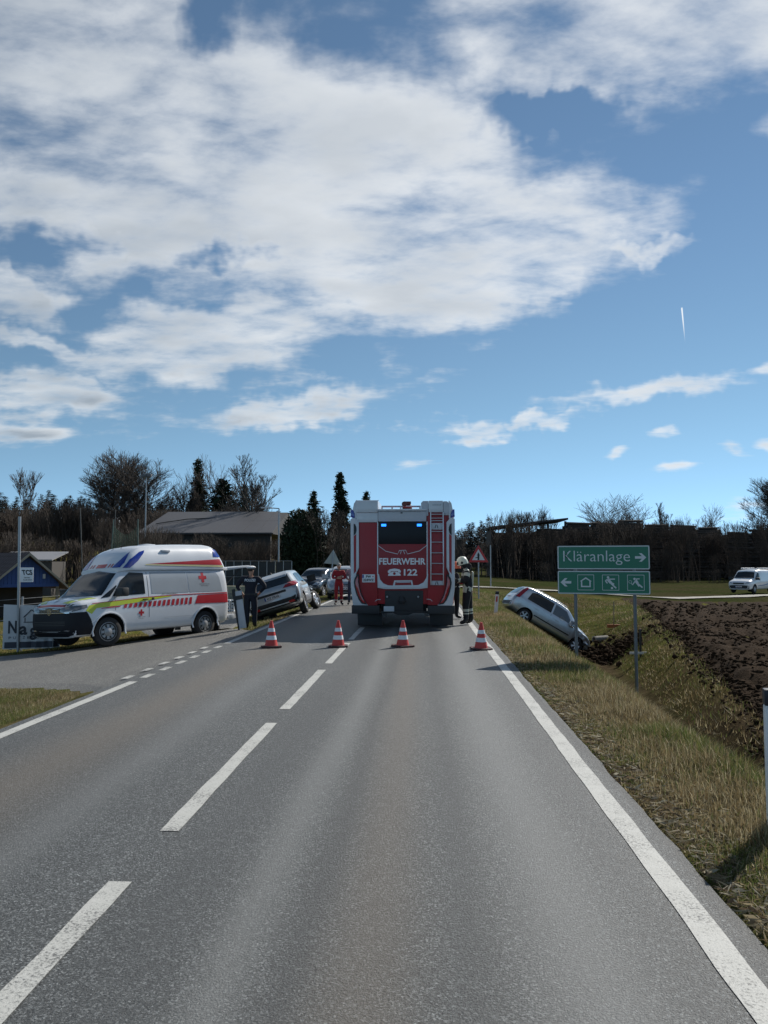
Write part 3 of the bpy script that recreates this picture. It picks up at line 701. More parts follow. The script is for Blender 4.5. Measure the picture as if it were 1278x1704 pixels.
def wheel(parent, x, y, z, r, w, rim_mat, style='alloy', steer=0.0, camber=0.0):
    s = 1 if y > 0 else -1
    mt = Matrix.Translation((x, y, z)) @ Matrix.Rotation(steer, 4, 'Z') @ Matrix.Rotation(camber, 4, 'X') @ Matrix.Rotation(R(-90) * s, 4, 'X')
    ri = r * .66
    t = lathe('wheel', [(ri, -w / 2), (r * .9, -w / 2), (r * .975, -w / 2 + .02), (r, -w / 4), (r, w / 4), (r * .975, w / 2 - .02), (r * .9, w / 2), (ri * 1.02, w / 2), (ri, w / 2 - .02)], rubber, parent, 28, mt)
    bm = bmesh.new()
    lathe_bm(bm, [(ri * 1.01, w / 2 - .012), (ri * .93, w / 2 - .004), (ri * .88, w / 2 - .03), (ri * .86, w / 2 - .055)], 28, None, False)
    if style == 'alloy':
        for k in range(5):
            a = k * 2 * math.pi / 5
            for da in (-.13, .13):
                m2 = Matrix.Rotation(a + da, 4, 'Z') @ Matrix.Translation((ri * .5, 0, w / 2 - .03)); bx(bm, -ri * .42, ri * .42, -.016, .016, -.012, .012, m2)
        lathe_bm(bm, [(.001, w / 2 - .01), (.05, w / 2 - .012), (.055, w / 2 - .05)], 14, None, False)
    else:                                              # pressed steel disc with openings
        lathe_bm(bm, [(ri * .88, w / 2 - .045), (ri * .80, w / 2 - .02), (ri * .70, w / 2 - .02)], 28, None, False)
        for k in range(8):
            m2 = Matrix.Rotation(k * math.pi / 4, 4, 'Z') @ Matrix.Translation((ri * .6, 0, w / 2 - .025)); bx(bm, -ri * .16, ri * .16, -ri * .14, ri * .14, -.01, .008, m2)
        lathe_bm(bm, [(ri * .5, w / 2 - .03), (ri * .45, w / 2 - .005), (ri * .25, w / 2 + .012), (.001, w / 2 + .018)], 24, None, False)
    bmesh.ops.transform(bm, matrix=mt, verts=bm.verts[:]); bmo('rim', bm, rim_mat, t, 40)
    bm = bmesh.new(); bmesh.ops.create_circle(bm, cap_ends=True, segments=20, radius=ri * .97, matrix=mt @ Matrix.Translation((0, 0, w / 2 - .075))); bmo('rim_gap_shade', bm, well_shade_dark, t)  # dark backing disc painted in for the shade behind the rim gaps
    return t
def plate(parent, s, mtx, w=.52, h=.12, lines=None):
    """licence plate, mtx: x right, y up, z out"""
    p = box('number_plate', -w / 2, w / 2, -h / 2, h / 2, 0, .012, white_plate, parent, .003, mtx)
    box('plate_band', -w / 2 + .002, -w / 2 + .042, -h / 2 + .003, h / 2 - .003, .0125, .0145, eu_blue, p, 0, mtx)
    box('plate_edge', -w / 2 + .044, w / 2 - .003, h / 2 - .009, h / 2 - .004, .0125, .0145, plate_red, p, 0, mtx)
    box('plate_edge', -w / 2 + .044, w / 2 - .003, -h / 2 + .004, -h / 2 + .009, .0125, .0145, plate_red, p, 0, mtx)
    if s: text('plate_text', s, .1, ink, p, mtx @ Matrix.Translation((.02, 0, .0135)), .003, width=w * .78, height=h * .56)
    return p
def frame_mtx(org, right, up):
    r, u = Vector(right).normalized(), Vector(up).normalized(); n = r.cross(u)
    return Matrix.Translation(org) @ Matrix(((r.x, u.x, n.x, 0), (r.y, u.y, n.y, 0), (r.z, u.z, n.z, 0), (0, 0, 0, 1)))
def paint_car(name, rgb, metal=0.0, rough=.28, dirt=.12):
    return M(name, rgb, rough, metal, var=.06, scale=2, coat=.7, dirt=dirt)
def car_base(root, rows, axles, r_arch, paint, n=70, well=.42, half=.93, dent=None):
    bm = loft_bm(car_st(rows), n, 2)
    if dent: dent(bm)
    me = cut_arches(bm, axles, r_arch, half, well); bm.free()
    b = link('body', me, [paint, well_shade_dark], root, 32); return b, Body(b)
def mirror_house(parent, x, y, z, mat, s=1.0):
    sd = 1 if y > 0 else -1
    bm = bmesh.new(); bx(bm, x - .09 * s, x + .08 * s, y - .0, y + sd * .22 * s, z - .02, z + .15 * s); bev(bm, .03 * s)
    bx(bm, x - .03, x + .03, y - sd * .08, y + sd * .05, z - .01, z + .04); return bmo('mirror', bm, mat, parent, 40)

# ------------------------------------------------------------------ fire engine
RED = M('fire_red', (.30, .006, .012), .45, var=.10, scale=3, coat=.08, dirt=.08); RED2 = M('fire_red_shutter', (.26, .006, .012), .48, var=.10, coat=.05, dirt=.1)
VW_ = M('vehicle_white', (.57, .59, .61), .30, var=.05, scale=2, coat=.5, dirt=.07); GREYW = M('grey_white_panel', (.47, .49, .52), .4, var=.06, dirt=.1)
letter_white = M('letter_white', (.74, .75, .76), .4, var=.05)
blue_lens = M('blue_lens', (.01, .035, .28), .12, var=.2, coat=.8); blue_lit = M('blue_light_lit', (.02, .12, .6), .3, var=0, emit=(.02, .22, 1.0), estr=2.4)
T = empty('fire_engine', (-.52, 19.45, 0), 0, 'red and white fire engine seen from behind with blue lights on', 'fire engine')
def P(zx, zy): return ((zx - 520.6) / 314.3, (1124 - zy) / 314.3)          # from measured spots on its rear to metres
def rr(zx0, zx1, zy0, zy1): a = P(zx0, zy1); b = P(zx1, zy0); return (a[0], b[0], a[1], b[1])
L = 7.6
# superstructure with sides, roof rails and cab ahead of it
prism('body_shell', [(-1.27, .62), (1.27, .62), (1.27, 2.62), (1.18, 3.02), (-1.18, 3.02), (-1.27, 2.62)], 'y', .12, 5.3, RED, T, .03)
for sx_ in (-1, 1):
    prism('side_rail', [(sx_ * 1.28, 2.66), (sx_ * 1.30, 2.72), (sx_ * 1.20, 3.05), (sx_ * 1.12, 3.05)], 'y', .5, 5.3, VW_, T)
    for k in range(3):
        sh = box('roller_shutter', sx_ * 1.272, sx_ * 1.285, .75 + k * 1.5, 2.05 + k * 1.5, .9, 2.55, GREYW, T, .004)
        for q in range(10): box('shutter_slat', sx_ * 1.284, sx_ * 1.293, .77 + k * 1.5, 2.03 + k * 1.5, .92 + q * .163, 1.07 + q * .163, GREYW, sh)
prism('cab', [(5.32, .75), (7.35, .75), (7.55, 1.0), (7.55, 1.75), (7.25, 2.95), (6.9, 3.05), (5.32, 3.05)], 'x', -1.24, 1.24, RED, T, .04)
prism('windscreen', [(7.565, 1.8), (7.575, 1.8), (7.29, 2.9), (7.28, 2.9)], 'x', -1.08, 1.08, glass, T)
for sx_ in (-1, 1):
    prism('cab_window', [(5.6, 1.85), (7.3, 1.85), (7.08, 2.75), (5.6, 2.75)], 'x', sx_ * 1.242, sx_ * 1.25, glass, T)
    arm = tube('mirror_arm', [(sx_ * 1.2, 7.3, 2.75), (sx_ * 1.50, 7.2, 2.7), (sx_ * 1.52, 7.2, 2.05)], .022, black_pl, T); box('mirror', sx_ * 1.52 - .11, sx_ * 1.52 + .11, 7.15, 7.3, 2.1, 2.6, black_pl, arm, .03)
    box('roof_beacon', sx_ * .95 - .22, sx_ * .95 + .22, 6.7, 7.0, 3.05, 3.2, blue_lens, T, .03)
    box('front_step', sx_ * .95 - .3, sx_ * .95 + .3, 5.5, 7.3, .38, .75, black_pl, T, .02)
for yy in (1.55, 6.3):
    for sx_ in (-1, 1): wheel(T, sx_ * 1.06, yy, .55, .55, .36, steel, 'steel', R(-90) * sx_)
box('chassis', -.45, .45, .3, 7.2, .55, .85, black_pl, T, .02)
prism('axle_housing', [(-.85, .45), (-.35, .45), (-.18, .31), (.18, .31), (.35, .45), (.85, .45), (.85, .62), (-.85, .62)], 'y', 1.3, 1.75, black_pl, T, .02)
# ---- rear face
yb = .10                                                               # rear plane, parts stand proud of it towards -y
a = rr(172, 318, 285, 940); box('rear_panel', a[0], a[1], yb - .03, yb + .03, a[2], a[3], RED, T, .012)
a = rr(712, 862, 232, 935); box('rear_panel', a[0], a[1], yb - .03, yb + .03, a[2], a[3], RED, T, .012)
# corner columns: white with a red inlay
for sd in (-1, 1):
    def mx(zx, zy):
        p = P(zx, zy); return (p[0] * (1 if sd < 0 else -1) - (0 if sd < 0 else .022), p[1])
    col = prism('corner_column', [mx(104, 255), mx(135, 245), mx(170, 282), mx(172, 640), mx(150, 690), mx(160, 770), mx(200, 880), mx(245, 938), mx(125, 938), mx(108, 800)], 'y', yb - .055, yb + .5, VW_, T, .012)
    prism('red_inlay', [mx(130, 392), mx(150, 375), mx(150, 668), mx(132, 690)], 'y', yb - .062, yb - .05, RED, col)
    arc = [(130, 292), (142, 300), (151, 320), (153, 345), (147, 370), (130, 388)]
    prism('marker_lamp', [mx(*q) for q in arc], 'y', yb - .066, yb - .05, black_pl, col)
    outer = [(160, 690), (138, 725), (132, 760), (138, 800), (152, 850), (172, 895), (195, 925)]; inner = [(238, 932), (215, 890), (195, 850), (180, 800), (172, 750), (172, 700)]
    prism('tail_lamp_frame', [mx(*q) for q in outer + inner], 'y', yb - .068, yb, black_pl, T)
    inn2 = [(165, 705), (148, 735), (144, 765), (150, 805), (164, 850), (182, 890), (200, 915), (225, 922), (206, 888), (188, 850), (174, 800), (166, 750)]
    prism('tail_lamp', [mx(*q) for q in inn2], 'y', yb - .082, yb - .02, tail_red, T, .006)
    prism('corner_beacon', [mx(106, 180), mx(122, 182), mx(136, 215), mx(136, 250), mx(104, 240)], 'y', yb - .04, yb + .45, blue_lens, T, .012)
    prism('upper_corner', [mx(120, 180), mx(130, 130), mx(150, 108), mx(150, 280), mx(138, 255), mx(136, 212)], 'y', yb - .02, yb + .5, VW_, T, .01)
# upper boxes
a = rr(147, 322, 106, 205); box('roof_locker', a[0], a[1], yb - .03, yb + 1.6, a[2], a[3], VW_, T, .015)
a = rr(150, 322, 207, 282); box('upper_panel', a[0], a[1], yb - .022, yb + .05, a[2], a[3], VW_, T, .01)
a = rr(322, 708, 178, 192); box('canopy_edge', a[0], a[1], yb - .10, yb + .3, a[2], a[3], VW_, T, .01)
a = rr(324, 706, 194, 276); hp = box('hatch_lid', a[0], a[1], yb - .035, yb + .2, a[2], a[3], GREYW, T, .012)
box('lid_catch', -.06, -.01, yb - .05, yb - .03, P(0, 212)[1], P(0, 204)[1], black_pl, hp)
a = rr(664, 722, 113, 232); prism('roof_locker', [(a[0], a[2]), (a[1], a[2]), (a[1], a[3]), (a[0] + .05, a[3]), (a[0], a[3] - .05)], 'y', yb - .02, yb + 1.5, GREYW, T, .012)
a = rr(724, 838, 112, 204); box('roof_locker', a[0], a[1], yb - .03, yb + 1.5, a[2], a[3], VW_, T, .012)
text('maker_mark', 'ROSENBAUER', .05, ink, T, frame_mtx((P(790, 0)[0], yb - .031, P(0, 146)[1]), (1, 0, 0), (0, 0, 1)), width=.22, height=.022)
a = rr(840, 890, 116, 228); prism('roof_locker', [(a[0], a[2]), (a[1], a[2]), (a[1], a[3] - .08), (a[1] - .06, a[3]), (a[0], a[3])], 'y', yb - .02, yb + 1.5, GREYW, T, .012)
# window, hatch door
a = rr(320, 712, 455, 808); hatch = box('pump_shutter', a[0], a[1], yb - .03, yb + .02, a[2], a[3], RED2, T, .01)
a = rr(322, 708, 278, 456); win = box('rear_window', a[0], a[1], yb - .032, yb + .02, a[2], a[3], M('tinted_shutter', (.006, .007, .011), .35, var=.2, spec=.25), T, .012)
for zx0, zx1 in ((349, 387), (632, 669)):
    a = rr(zx0, zx1, 296, 315); bl = box('blue_flasher', a[0], a[1], yb - .06, yb - .03, a[2], a[3], blue_lit, T, .008)
def stroke(name, pts, w, mat, parent, y=yb - .036):
    """flat painted band along a line on the rear face"""
    pts = [Vector(P(*p)) for p in pts]; Lf, Rt = [], []
    for i, p in enumerate(pts):
        t = (pts[min(i + 1, len(pts) - 1)] - pts[max(i - 1, 0)]).normalized(); nn = Vector((-t.y, t.x)) * w / 2
        Lf.append(p + nn); Rt.append(p - nn)
    V_ = [(p.x, y, p.y) for p in Lf] + [(p.x, y, p.y) for p in Rt]; n = len(pts)
    return pyd(name, V_, [(i, i + 1, n + i + 1, n + i) for i in range(n - 1)], mat, parent)
stroke('white_trim', [(320, 282), (320, 700)], .026, VW_, hatch, yb - .038); stroke('white_trim', [(711, 278), (711, 700)], .026, VW_, hatch, yb - .038)
stroke('white_trim', [(322, 466), (385, 512), (478, 534), (492, 506), (542, 504), (556, 534), (650, 510), (708, 466)], .014, VW_, hatch, yb - .034)
for zx in (508, 524): stroke('white_emblem', [(zx - 8 if zx < 515 else zx + 10, 534), (zx, 506)], .012, VW_, hatch, yb - .034)
prism('white_sill', [P(*q) for q in ((318, 690), (330, 692), (340, 735), (365, 765), (400, 780), (440, 782), (452, 742), (592, 740), (600, 780), (640, 778), (680, 758), (702, 725), (712, 685), (718, 690), (714, 800), (650, 808), (380, 810), (320, 800))], 'y', yb - .042, yb, VW_, hatch, .003)
prism('sill_handle', [P(*q) for q in ((462, 752), (580, 750), (588, 778), (456, 780))], 'y', yb - .05, yb - .03, RED2, hatch, .004)
stroke('handle_bar', [(468, 757), (576, 755)], .02, GREYW, hatch, yb - .052)
text('lettering', 'FEUERWEHR', .2, letter_white, hatch, frame_mtx((P(515, 0)[0], yb - .033, P(0, 592)[1]), (1, 0, 0), (0, 0, 1)), .006, width=1.17, height=.165)
text('lettering', '122', .2, letter_white, hatch, frame_mtx((P(580, 0)[0], yb - .033, P(0, 678)[1]), (1, 0, 0), (0, 0, 1)), .006, width=.34, height=.165)
ph = [(400, 668), (415, 655), (452, 648), (490, 654), (504, 666), (502, 680), (484, 682), (480, 670), (424, 671), (420, 684), (402, 684)]
prism('phone_receiver', [P(*q) for q in ph], 'y', yb - .036, yb - .03, letter_white, hatch)
prism('phone_base', [P(*q) for q in ((432, 675), (474, 674), (500, 690), (502, 704), (402, 706), (404, 692))], 'y', yb - .036, yb - .03, letter_white, hatch)
cxp = P(452, 688); bm = bmesh.new(); bmesh.ops.create_circle(bm, cap_ends=True, segments=16, radius=.034, matrix=Matrix.Translation((cxp[0], yb - .0375, cxp[1])) @ Matrix.Rotation(R(90), 4, 'X')); bmo('phone_dial', bm, RED2, hatch)
# plate of two lines
a = rr(198, 298, 695, 757); pm = frame_mtx(((a[0] + a[1]) / 2, yb - .032, (a[2] + a[3]) / 2), (1, 0, 0), (0, 0, 1))
pl_ = box('number_plate', -.16, .16, -.1, .1, 0, .012, white_plate, T, .004, pm)
text('plate_text', 'FW', .08, ink, pl_, pm @ Matrix.Translation((.0, .045, .0125)), .003, width=.13, height=.06); text('plate_text', '224WZ', .08, ink, pl_, pm @ Matrix.Translation((0, -.04, .0125)), .003, width=.27, height=.062)
box('plate_band', -.155, -.118, .01, .09, .0125, .0145, eu_blue, pl_, 0, pm); box('plate_badge', .10, .125, .03, .065, .0125, .0145, plate_red, pl_, 0, pm)
# ladder
lx0, lx1 = P(740, 0)[0], P(838, 0)[0]; lz0, lz1 = P(0, 778)[1], P(0, 205)[1]
ll = box('ladder_stile', lx0 - .014, lx0 + .014, yb - .13, yb - .08, lz0, lz1, alu, T, .006); box('ladder_stile', lx1 - .014, lx1 + .014, yb - .13, yb - .08, lz0, lz1, alu, T, .006)
for zy in (222, 252, 272, 357, 441, 525, 608, 691): tube('ladder_rung', [(lx0, yb - .105, P(0, zy)[1]), (lx1, yb - .105, P(0, zy)[1])], .014, alu, T)
for zy0, zy1 in ((290, 342), (744, 778)):
    a = rr(744, 834, zy0, zy1); tp = box('ladder_plate', a[0], a[1], yb - .085, yb - .06, a[2], a[3], GREYW, T, .006)
    mzx = P(785, 0)[0]; mz = (a[2] + a[3]) / 2
    for s_ in (-1, 1): prism('emblem_bar', [(mzx + s_ * .045, mz - .045), (mzx + s_ * .025, mz - .045), (mzx + s_ * .004, mz + .04), (mzx + s_ * .018, mz + .04)], 'y', yb - .088, yb - .084, black_pl, tp)
# lower black zone, bumpers, flaps
a = rr(343, 706, 800, 990); box('rear_recess', a[0], a[1], yb + .05, yb + .3, a[2], a[3], well_shade_dark, T, .0)
a = rr(376, 680, 820, 985); box('tow_beam', a[0], a[1], yb - .0, yb + .12, a[2], a[3], black_pl, T, .03)
prism('undertray', [P(*q) for q in ((345, 985), (720, 985), (718, 1000), (600, 1000), (560, 1016), (480, 1016), (440, 998), (345, 1004))], 'y', yb + .02, yb + .3, black_pl, T, .006)
lathe('tow_coupling', [(.07, -.08), (.09, -.02), (.06, .05), (.04, .1)], black_pl, T, 14, Matrix.Translation((-.03, yb - .05, .72)))
for zx in (395, 640): lathe('coupling_hose', [(.02, -.03), (.03, .02), (.02, .05)], steel, T, 10, Matrix.Translation((P(zx, 0)[0], yb - .02, P(0, 870)[1])) @ Matrix.Rotation(R(90), 4, 'X'))
a = rr(368, 450, 945, 985); box('lower_plate', a[0], a[1], yb - .03, yb - .01, a[2], a[3], GREYW, T, .004)
for z0, z1 in ((115, 335), (712, 926)):
    a = rr(z0, z1, 938, 1004); box('bumper', a[0], a[1], yb - .06, yb + .5, a[2], a[3], black_pl, T, .02)
for z0, z1 in ((143, 350), (726, 924)):
    a = rr(z0, z1, 1004, 1108); fl = box('mud_flap', a[0] + .015, a[1] - .015, yb + .55, yb + .57, a[2], a[3], black_pl, T, .003)
for zx in (150, 905):
    bm = bmesh.new()
    for k in range(3): bx(bm, P(365 if zx < 500 else 690, 0)[0] + .03 * k, P(365 if zx < 500 else 690, 0)[0] + .03 * k + .015, yb + .02, yb + .05, .32 - .01 * k, .42)
    bmo('cable_end', bm, black_pl, T)
# red lower corner panels beside the recess
for s_, pts_ in ((1, ((300, 940), (300, 905), (318, 892), (345, 892), (345, 940))), (2, ((706, 935), (706, 888), (735, 890), (750, 905), (750, 935)))):
    stroke('white_trim', [pts_[1], pts_[2], pts_[3]] if s_ == 1 else [pts_[1], pts_[2], pts_[3]], .012, VW_, T, yb - .034)
# roof gear
tube('roof_rail', [(P(345, 0)[0], 1.2, 3.06), (P(660, 0)[0], 1.2, 3.06)], .03, alu, T); tube('roof_rail', [(P(345, 0)[0], .4, 3.10), (P(662, 0)[0], .4, 3.10)], .022, alu, T)
for zx in (348, 430, 500, 655): tube('rail_post', [(P(zx, 0)[0], .4, 2.95), (P(zx, 0)[0], .4, 3.10)], .02, alu, T)
mon = M('rusty_red_monitor', (.10, .025, .018), .5, var=.4)
bm = bmesh.new(); cx_ = P(548, 0)[0]
lathe_bm(bm, [(.11, 2.95), (.13, 3.02), (.13, 3.12), (.10, 3.2), (.06, 3.24)], 16, Matrix.Translation((cx_, 1.0, 0))); bx(bm, cx_ - .09, cx_ + .10, .9, 1.1, 3.2, 3.27); tube_bm(bm, [(cx_ - .05, .85, 3.12), (cx_ - .06, .5, 3.16), (cx_ - .06, .35, 3.16)], [.05, .05, .07]); bx(bm, cx_ - .12, cx_ - .06, .9, 1.05, 3.05, 3.2)
bmo('water_monitor', bm, mon, T, 40)
for zx in (150, 325): tube('grab_rail', [(P(zx, 0)[0] - .02, yb, P(0, 180)[1]), (P(zx, 0)[0] - .03, yb, P(0, 120)[1]), (P(zx, 0)[0], yb, P(0, 104)[1])], .01, alu, T, 6)
# ------------------------------------------------------------------ ambulance
AW = paint_car('ambulance_white', (.64, .66, .69), 0, .3, .06); AY = M('lime_yellow', (.50, .58, .02), .35, var=.05, coat=.4); AR = M('ambulance_red', (.42, .014, .025), .35, var=.05, coat=.4)
ABlue = M('beacon_blue', (.008, .03, .26), .12, var=.15, coat=.8); panel_grey = M('covered_window', (.33, .36, .39), .16, var=.12, scale=1.5, coat=.5); hood_grey = M('faint_print', (.30, .33, .37), .4, var=.1)
bump_black = M('bumper_black', (.009, .010, .015), .55, var=.2, spec=.25, dirt=.04)
amb_lamp = M('smoked_headlamp', (.11, .12, .135), .08, .2, var=.7, scale=22, coat=1.0)
pale_yellow = M('pale_yellow', (.60, .56, .28), .4, var=.05)
A = empty('ambulance', (0, 0, 0), 0, 'white ambulance with red crosses, lime stripe and open tailgate parked by the side road', 'ambulance')
hd = Vector((-.531, -.847)); ang = math.atan2(hd.y, hd.x)
A.matrix_world = Matrix.Translation((-7.43, 19.95, -.38)) @ Matrix.Rotation(ang, 4, 'Z') @ Matrix.Rotation(R(3.0), 4, 'X')
def van_sec(zb, wb, z1, w1, z2, w2, z3, w3, zt, wt): return [(0, zb), (wb - .12, zb), (wb, zb + .1), (w1, z1), (w2, z2), (w3, z3), (wt, zt), (wt * .5, zt + .02), (0, zt + .03)]
st = [(-2.38, van_sec(.42, .80, .8, .86, 1.15, .84, 1.6, .76, 1.78, .62)),
      (-2.33, van_sec(.36, .88, .8, .93, 1.15, .92, 1.72, .82, 1.90, .68)),
      (-2.2, van_sec(.32, .92, .8, .95, 1.15, .94, 1.78, .85, 1.93, .70)),
      (0, van_sec(.30, .93, .8, .955, 1.15, .945, 1.80, .85, 1.95, .70)),
      (.90, van_sec(.30, .93, .8, .955, 1.15, .945, 1.79, .84, 1.92, .68)),
      (1.12, van_sec(.30, .93, .8, .955, 1.15, .94, 1.67, .85, 1.79, .70)),
      (1.80, van_sec(.28, .925, .78, .945, 1.02, .93, 1.13, .88, 1.19, .76)),
      (1.98, van_sec(.28, .92, .75, .94, 1.01, .92, 1.11, .86, 1.16, .72)),
      (2.20, van_sec(.26, .90, .70, .92, .99, .90, 1.08, .83, 1.12, .69)),
      (2.33, van_sec(.26, .85, .66, .87, .95, .85, 1.02, .79, 1.06, .64)),
      (2.42, van_sec(.35, .74, .62, .77, .90, .75, .96, .69, 1.0, .56)),
      (2.46, van_sec(.42, .58, .60, .62, .84, .60, .90, .55, .93, .45))]
bm = loft_bm(st, 80, 2); me = cut_arches(bm, [(1.5, .36), (-1.5, .36)], .44, .97, .55); bm.free()
ab = link('body', me, [AW, well_shade_dark], A, 32); AB = Body(ab)
def roof_sec(zb, wb, z1, w1, z2, w2, zt, wt): return [(0, zb), (wb, zb), (wb + .01, zb + .05), (w1, z1), (w2, z2), (wt, zt), (0, zt + .02)]
hr = [(1.12, roof_sec(1.76, .74, 1.80, .76, 1.84, .74, 1.87, .66)), (1.0, roof_sec(1.79, .82, 1.86, .82, 1.94, .80, 2.0, .70)), (.72, roof_sec(1.80, .87, 2.0, .865, 2.19, .81, 2.27, .68)),
      (.45, roof_sec(1.80, .87, 2.04, .87, 2.31, .79, 2.41, .64)), (.15, roof_sec(1.80, .87, 2.06, .87, 2.35, .78, 2.46, .61)), (-1.8, roof_sec(1.80, .87, 2.07, .87, 2.38, .78, 2.51, .58)),
      (-2.02, roof_sec(1.80, .86, 2.06, .86, 2.34, .77, 2.47, .57)), (-2.24, roof_sec(1.80, .84, 1.94, .84, 2.10, .78, 2.18, .62)), (-2.36, roof_sec(1.80, .80, 1.83, .80, 1.87, .78, 1.90, .66))]
bm = loft_bm(hr, 60, 1); hro = bmo('high_roof', bm, AW, A, 32); HB = Body(hro)
for s_, sd in ((1, 'L'), (-1, 'R')):
    for ax_ in (1.5, -1.5): wheel(A, ax_, s_ * .80, .36, .345, .24, steel, 'steel', R(-8) if ax_ > 0 else 0)
    # arch lips
    for ax_ in (1.5, -1.5):
        bm = bmesh.new(); pts = []
        for k in range(15):
            an = R(-10 + 200 * k / 14); xq_, zq_ = ax_ + .45 * math.cos(an), .36 + .45 * math.sin(an)
            h_ = AB.tree.ray_cast(Vector((xq_ + (.02 * math.cos(an)), s_ * 5, zq_ + .02 * math.sin(an))), Vector((0, -s_, 0)))[0]
            pts.append((xq_, (h_.y if h_ else s_ * .94) + s_ * .004, zq_))
        tube_bm(bm, pts, .022, 6); bmo('arch_lip', bm, AW, A, 50)
    cw = AB.patch('cab_window', [(1.40, 1.19), (.46, 1.22), (.46, 1.74), (.86, 1.76), (1.13, 1.57)], sd, glass, A, .006)
    AB.patch('quarter_glass', [(1.70, 1.15), (1.47, 1.185), (1.26, 1.42), (1.26, 1.46)], sd, glass, A, .006)
    AB.patch('covered_window', [(.26, 1.22), (-.93, 1.22), (-.90, 1.75), (.26, 1.76)], sd, panel_grey, A, .005)
    AB.patch('covered_window', [(-.96, 1.22), (-2.12, 1.22), (-2.06, 1.60), (-1.98, 1.72), (-.93, 1.75)], sd, panel_grey, A, .005)
    # stripes
    AB.patch('lime_stripe', [(2.12, .88), (2.03, 1.0), (1.5, 1.075), (.6, 1.12), (-.35, 1.145), (-.35, 1.13), (.5, 1.04), (1.25, .965), (1.85, .93), (1.98, .80)], sd, AY, A, .005)
    AB.patch('top_line', [(1.95, 1.045), (.6, 1.135), (-.5, 1.17), (-2.4, 1.18), (-2.4, 1.155), (-.5, 1.15), (.6, 1.118), (1.95, 1.03)], sd, AR, A, .0065)
    for k in range(15):
        x0 = 1.12 - k * .145; zz_ = .945 + .0035 * k; hh_ = .05 + .0028 * k
        AB.patch('hatch_bar', [(x0, zz_ - hh_), (x0 - .085, zz_ - hh_), (x0 - .125, zz_ + hh_), (x0 - .04, zz_ + hh_)], sd, AR, A, .0055)
    AB.patch('red_block', [(1.75, .905), (1.22, .93), (1.18, .955), (1.4, .955), (1.7, .925)], sd, AR, A, .0055)
    AB.patch('red_block', [(-1.12, .91), (-2.40, .895), (-2.40, 1.145), (-1.22, 1.125)], sd, AR, A, .0055)
    AB.patch('red_cross', cross_poly(.60, .76, .16), sd, AR, A, .0055); AB.patch('red_cross', cross_poly(-1.46, 1.60, .27), sd, AR, A, .0085)
    fl_ = (sd == 'L')
    AB.text('side_lettering', 'RETTUNGSDIENST', .055, (-.30, 1.195), sd, ink, A, .0075, fl_, width=.50)
    AB.text('side_lettering', 'ÖSTERREICHISCHES', .035, (-1.50, 1.42), sd, ink, A, .009, fl_, width=.36); AB.text('side_lettering', 'ROTES KREUZ', .035, (-1.50, 1.375), sd, ink, A, .009, fl_, width=.26)
    AB.text('side_lettering', 'ÖSTERREICHISCHES', .025, (.60, .655), sd, ink, A, .0075, fl_, width=.24); AB.text('side_lettering', 'ROTES KREUZ', .025, (.60, .62), sd, ink, A, .0075, fl_, width=.17)
    # door gaps and handles
    for xg, z0, z1 in ((.36, .36, 1.76), (1.34, .85, 1.18)): AB.patch('door_gap', rect(xg - .006, xg + .006, z0, z1), sd, black_pl, A, .004, .3)
    box('door_handle', .40, .56, s_ * .955, s_ * .985, 1.07, 1.10, black_pl, A, .008); box('door_handle', .22, .28, s_ * .955, s_ * .985, 1.06, 1.12, black_pl, A, .008)
    AB.patch('crease', rect(-1.1, -.1, .60, .612), sd, GREYW, A, .006, .3)
    AB.patch('sill_trim', rect(-1.05, 1.05, .30, .36), sd, black_pl, A, .005, .3)
    mirror_house(A, 1.28, s_ * .98, 1.20, black_pl, 1.25)
    # headlamps, front corners
    yy = lambda a, b: (s_ * a, b)
    AB.patch('headlamp', [yy(.42, .86), yy(.78, .90), yy(.84, 1.0), yy(.62, 1.0), yy(.42, .95)], 'F', amb_lamp, A, .008, .05)
    AB.patch('headlamp', [(2.40, .87), (2.08, .95), (2.08, 1.02), (2.34, 1.0)], sd, amb_lamp, A, .008, .05)
    AB.patch('hood_chevron', [yy(.84, 1.16), yy(.62, 1.185), yy(.32, 1.075), yy(.56, 1.055)], 'F', AY, A, .006, .05)
    for k in range(3): AB.patch('hatch_bar', [yy(.48 + .10 * k, 1.005), yy(.53 + .10 * k, 1.005), yy(.57 + .10 * k, 1.04), yy(.52 + .1 * k, 1.04)], 'F', black_pl, A, .0085, .05)
    AB.patch('fog_lamp', [yy(.55, .42), yy(.72, .43), yy(.73, .46), yy(.56, .45)], 'F', chrome, A, .008)
    # roof markings
    HB.patch('roof_stripe', [(.38, 1.965), (-2.22, 1.935), (-2.14, 2.10)], sd, AR, hro, .006)
    HB.patch('roof_stripe', [(.40, 1.935), (-2.25, 1.875), (-2.235, 1.925), (.40, 1.96)], sd, pale_yellow, hro, .006)
    HB.patch('corner_beacon', [yy(.50, 1.885), yy(.76, 1.885), yy(.78, 2.0), yy(.73, 2.16), yy(.66, 2.28), yy(.60, 2.10)], 'F', ABlue, hro, .010, .04)
    HB.patch('corner_beacon', [(1.03, 1.87), (.86, 1.87), (.62, 2.04), (.40, 2.25), (.36, 2.31), (.52, 2.27), (.82, 2.08)], sd, ABlue, hro, .012, .04)
    HB.patch('rear_beacon', [(-1.90, 2.16), (-2.18, 2.15), (-2.06, 2.36), (-1.92, 2.37)], sd, ABlue, hro, .012)
    bm = bmesh.new(); bx(bm, -.42, -.15, s_ * .76, s_ * .84, 2.27, 2.33); bev(bm, .015); bmo('side_lamp', bm, GREYW, hro, 40)
AB.patch('windscreen', [(.84, 1.215), (-.84, 1.215), (-.72, 1.74), (0, 1.82), (.72, 1.74)], 'F', glass, A, .007, .08)
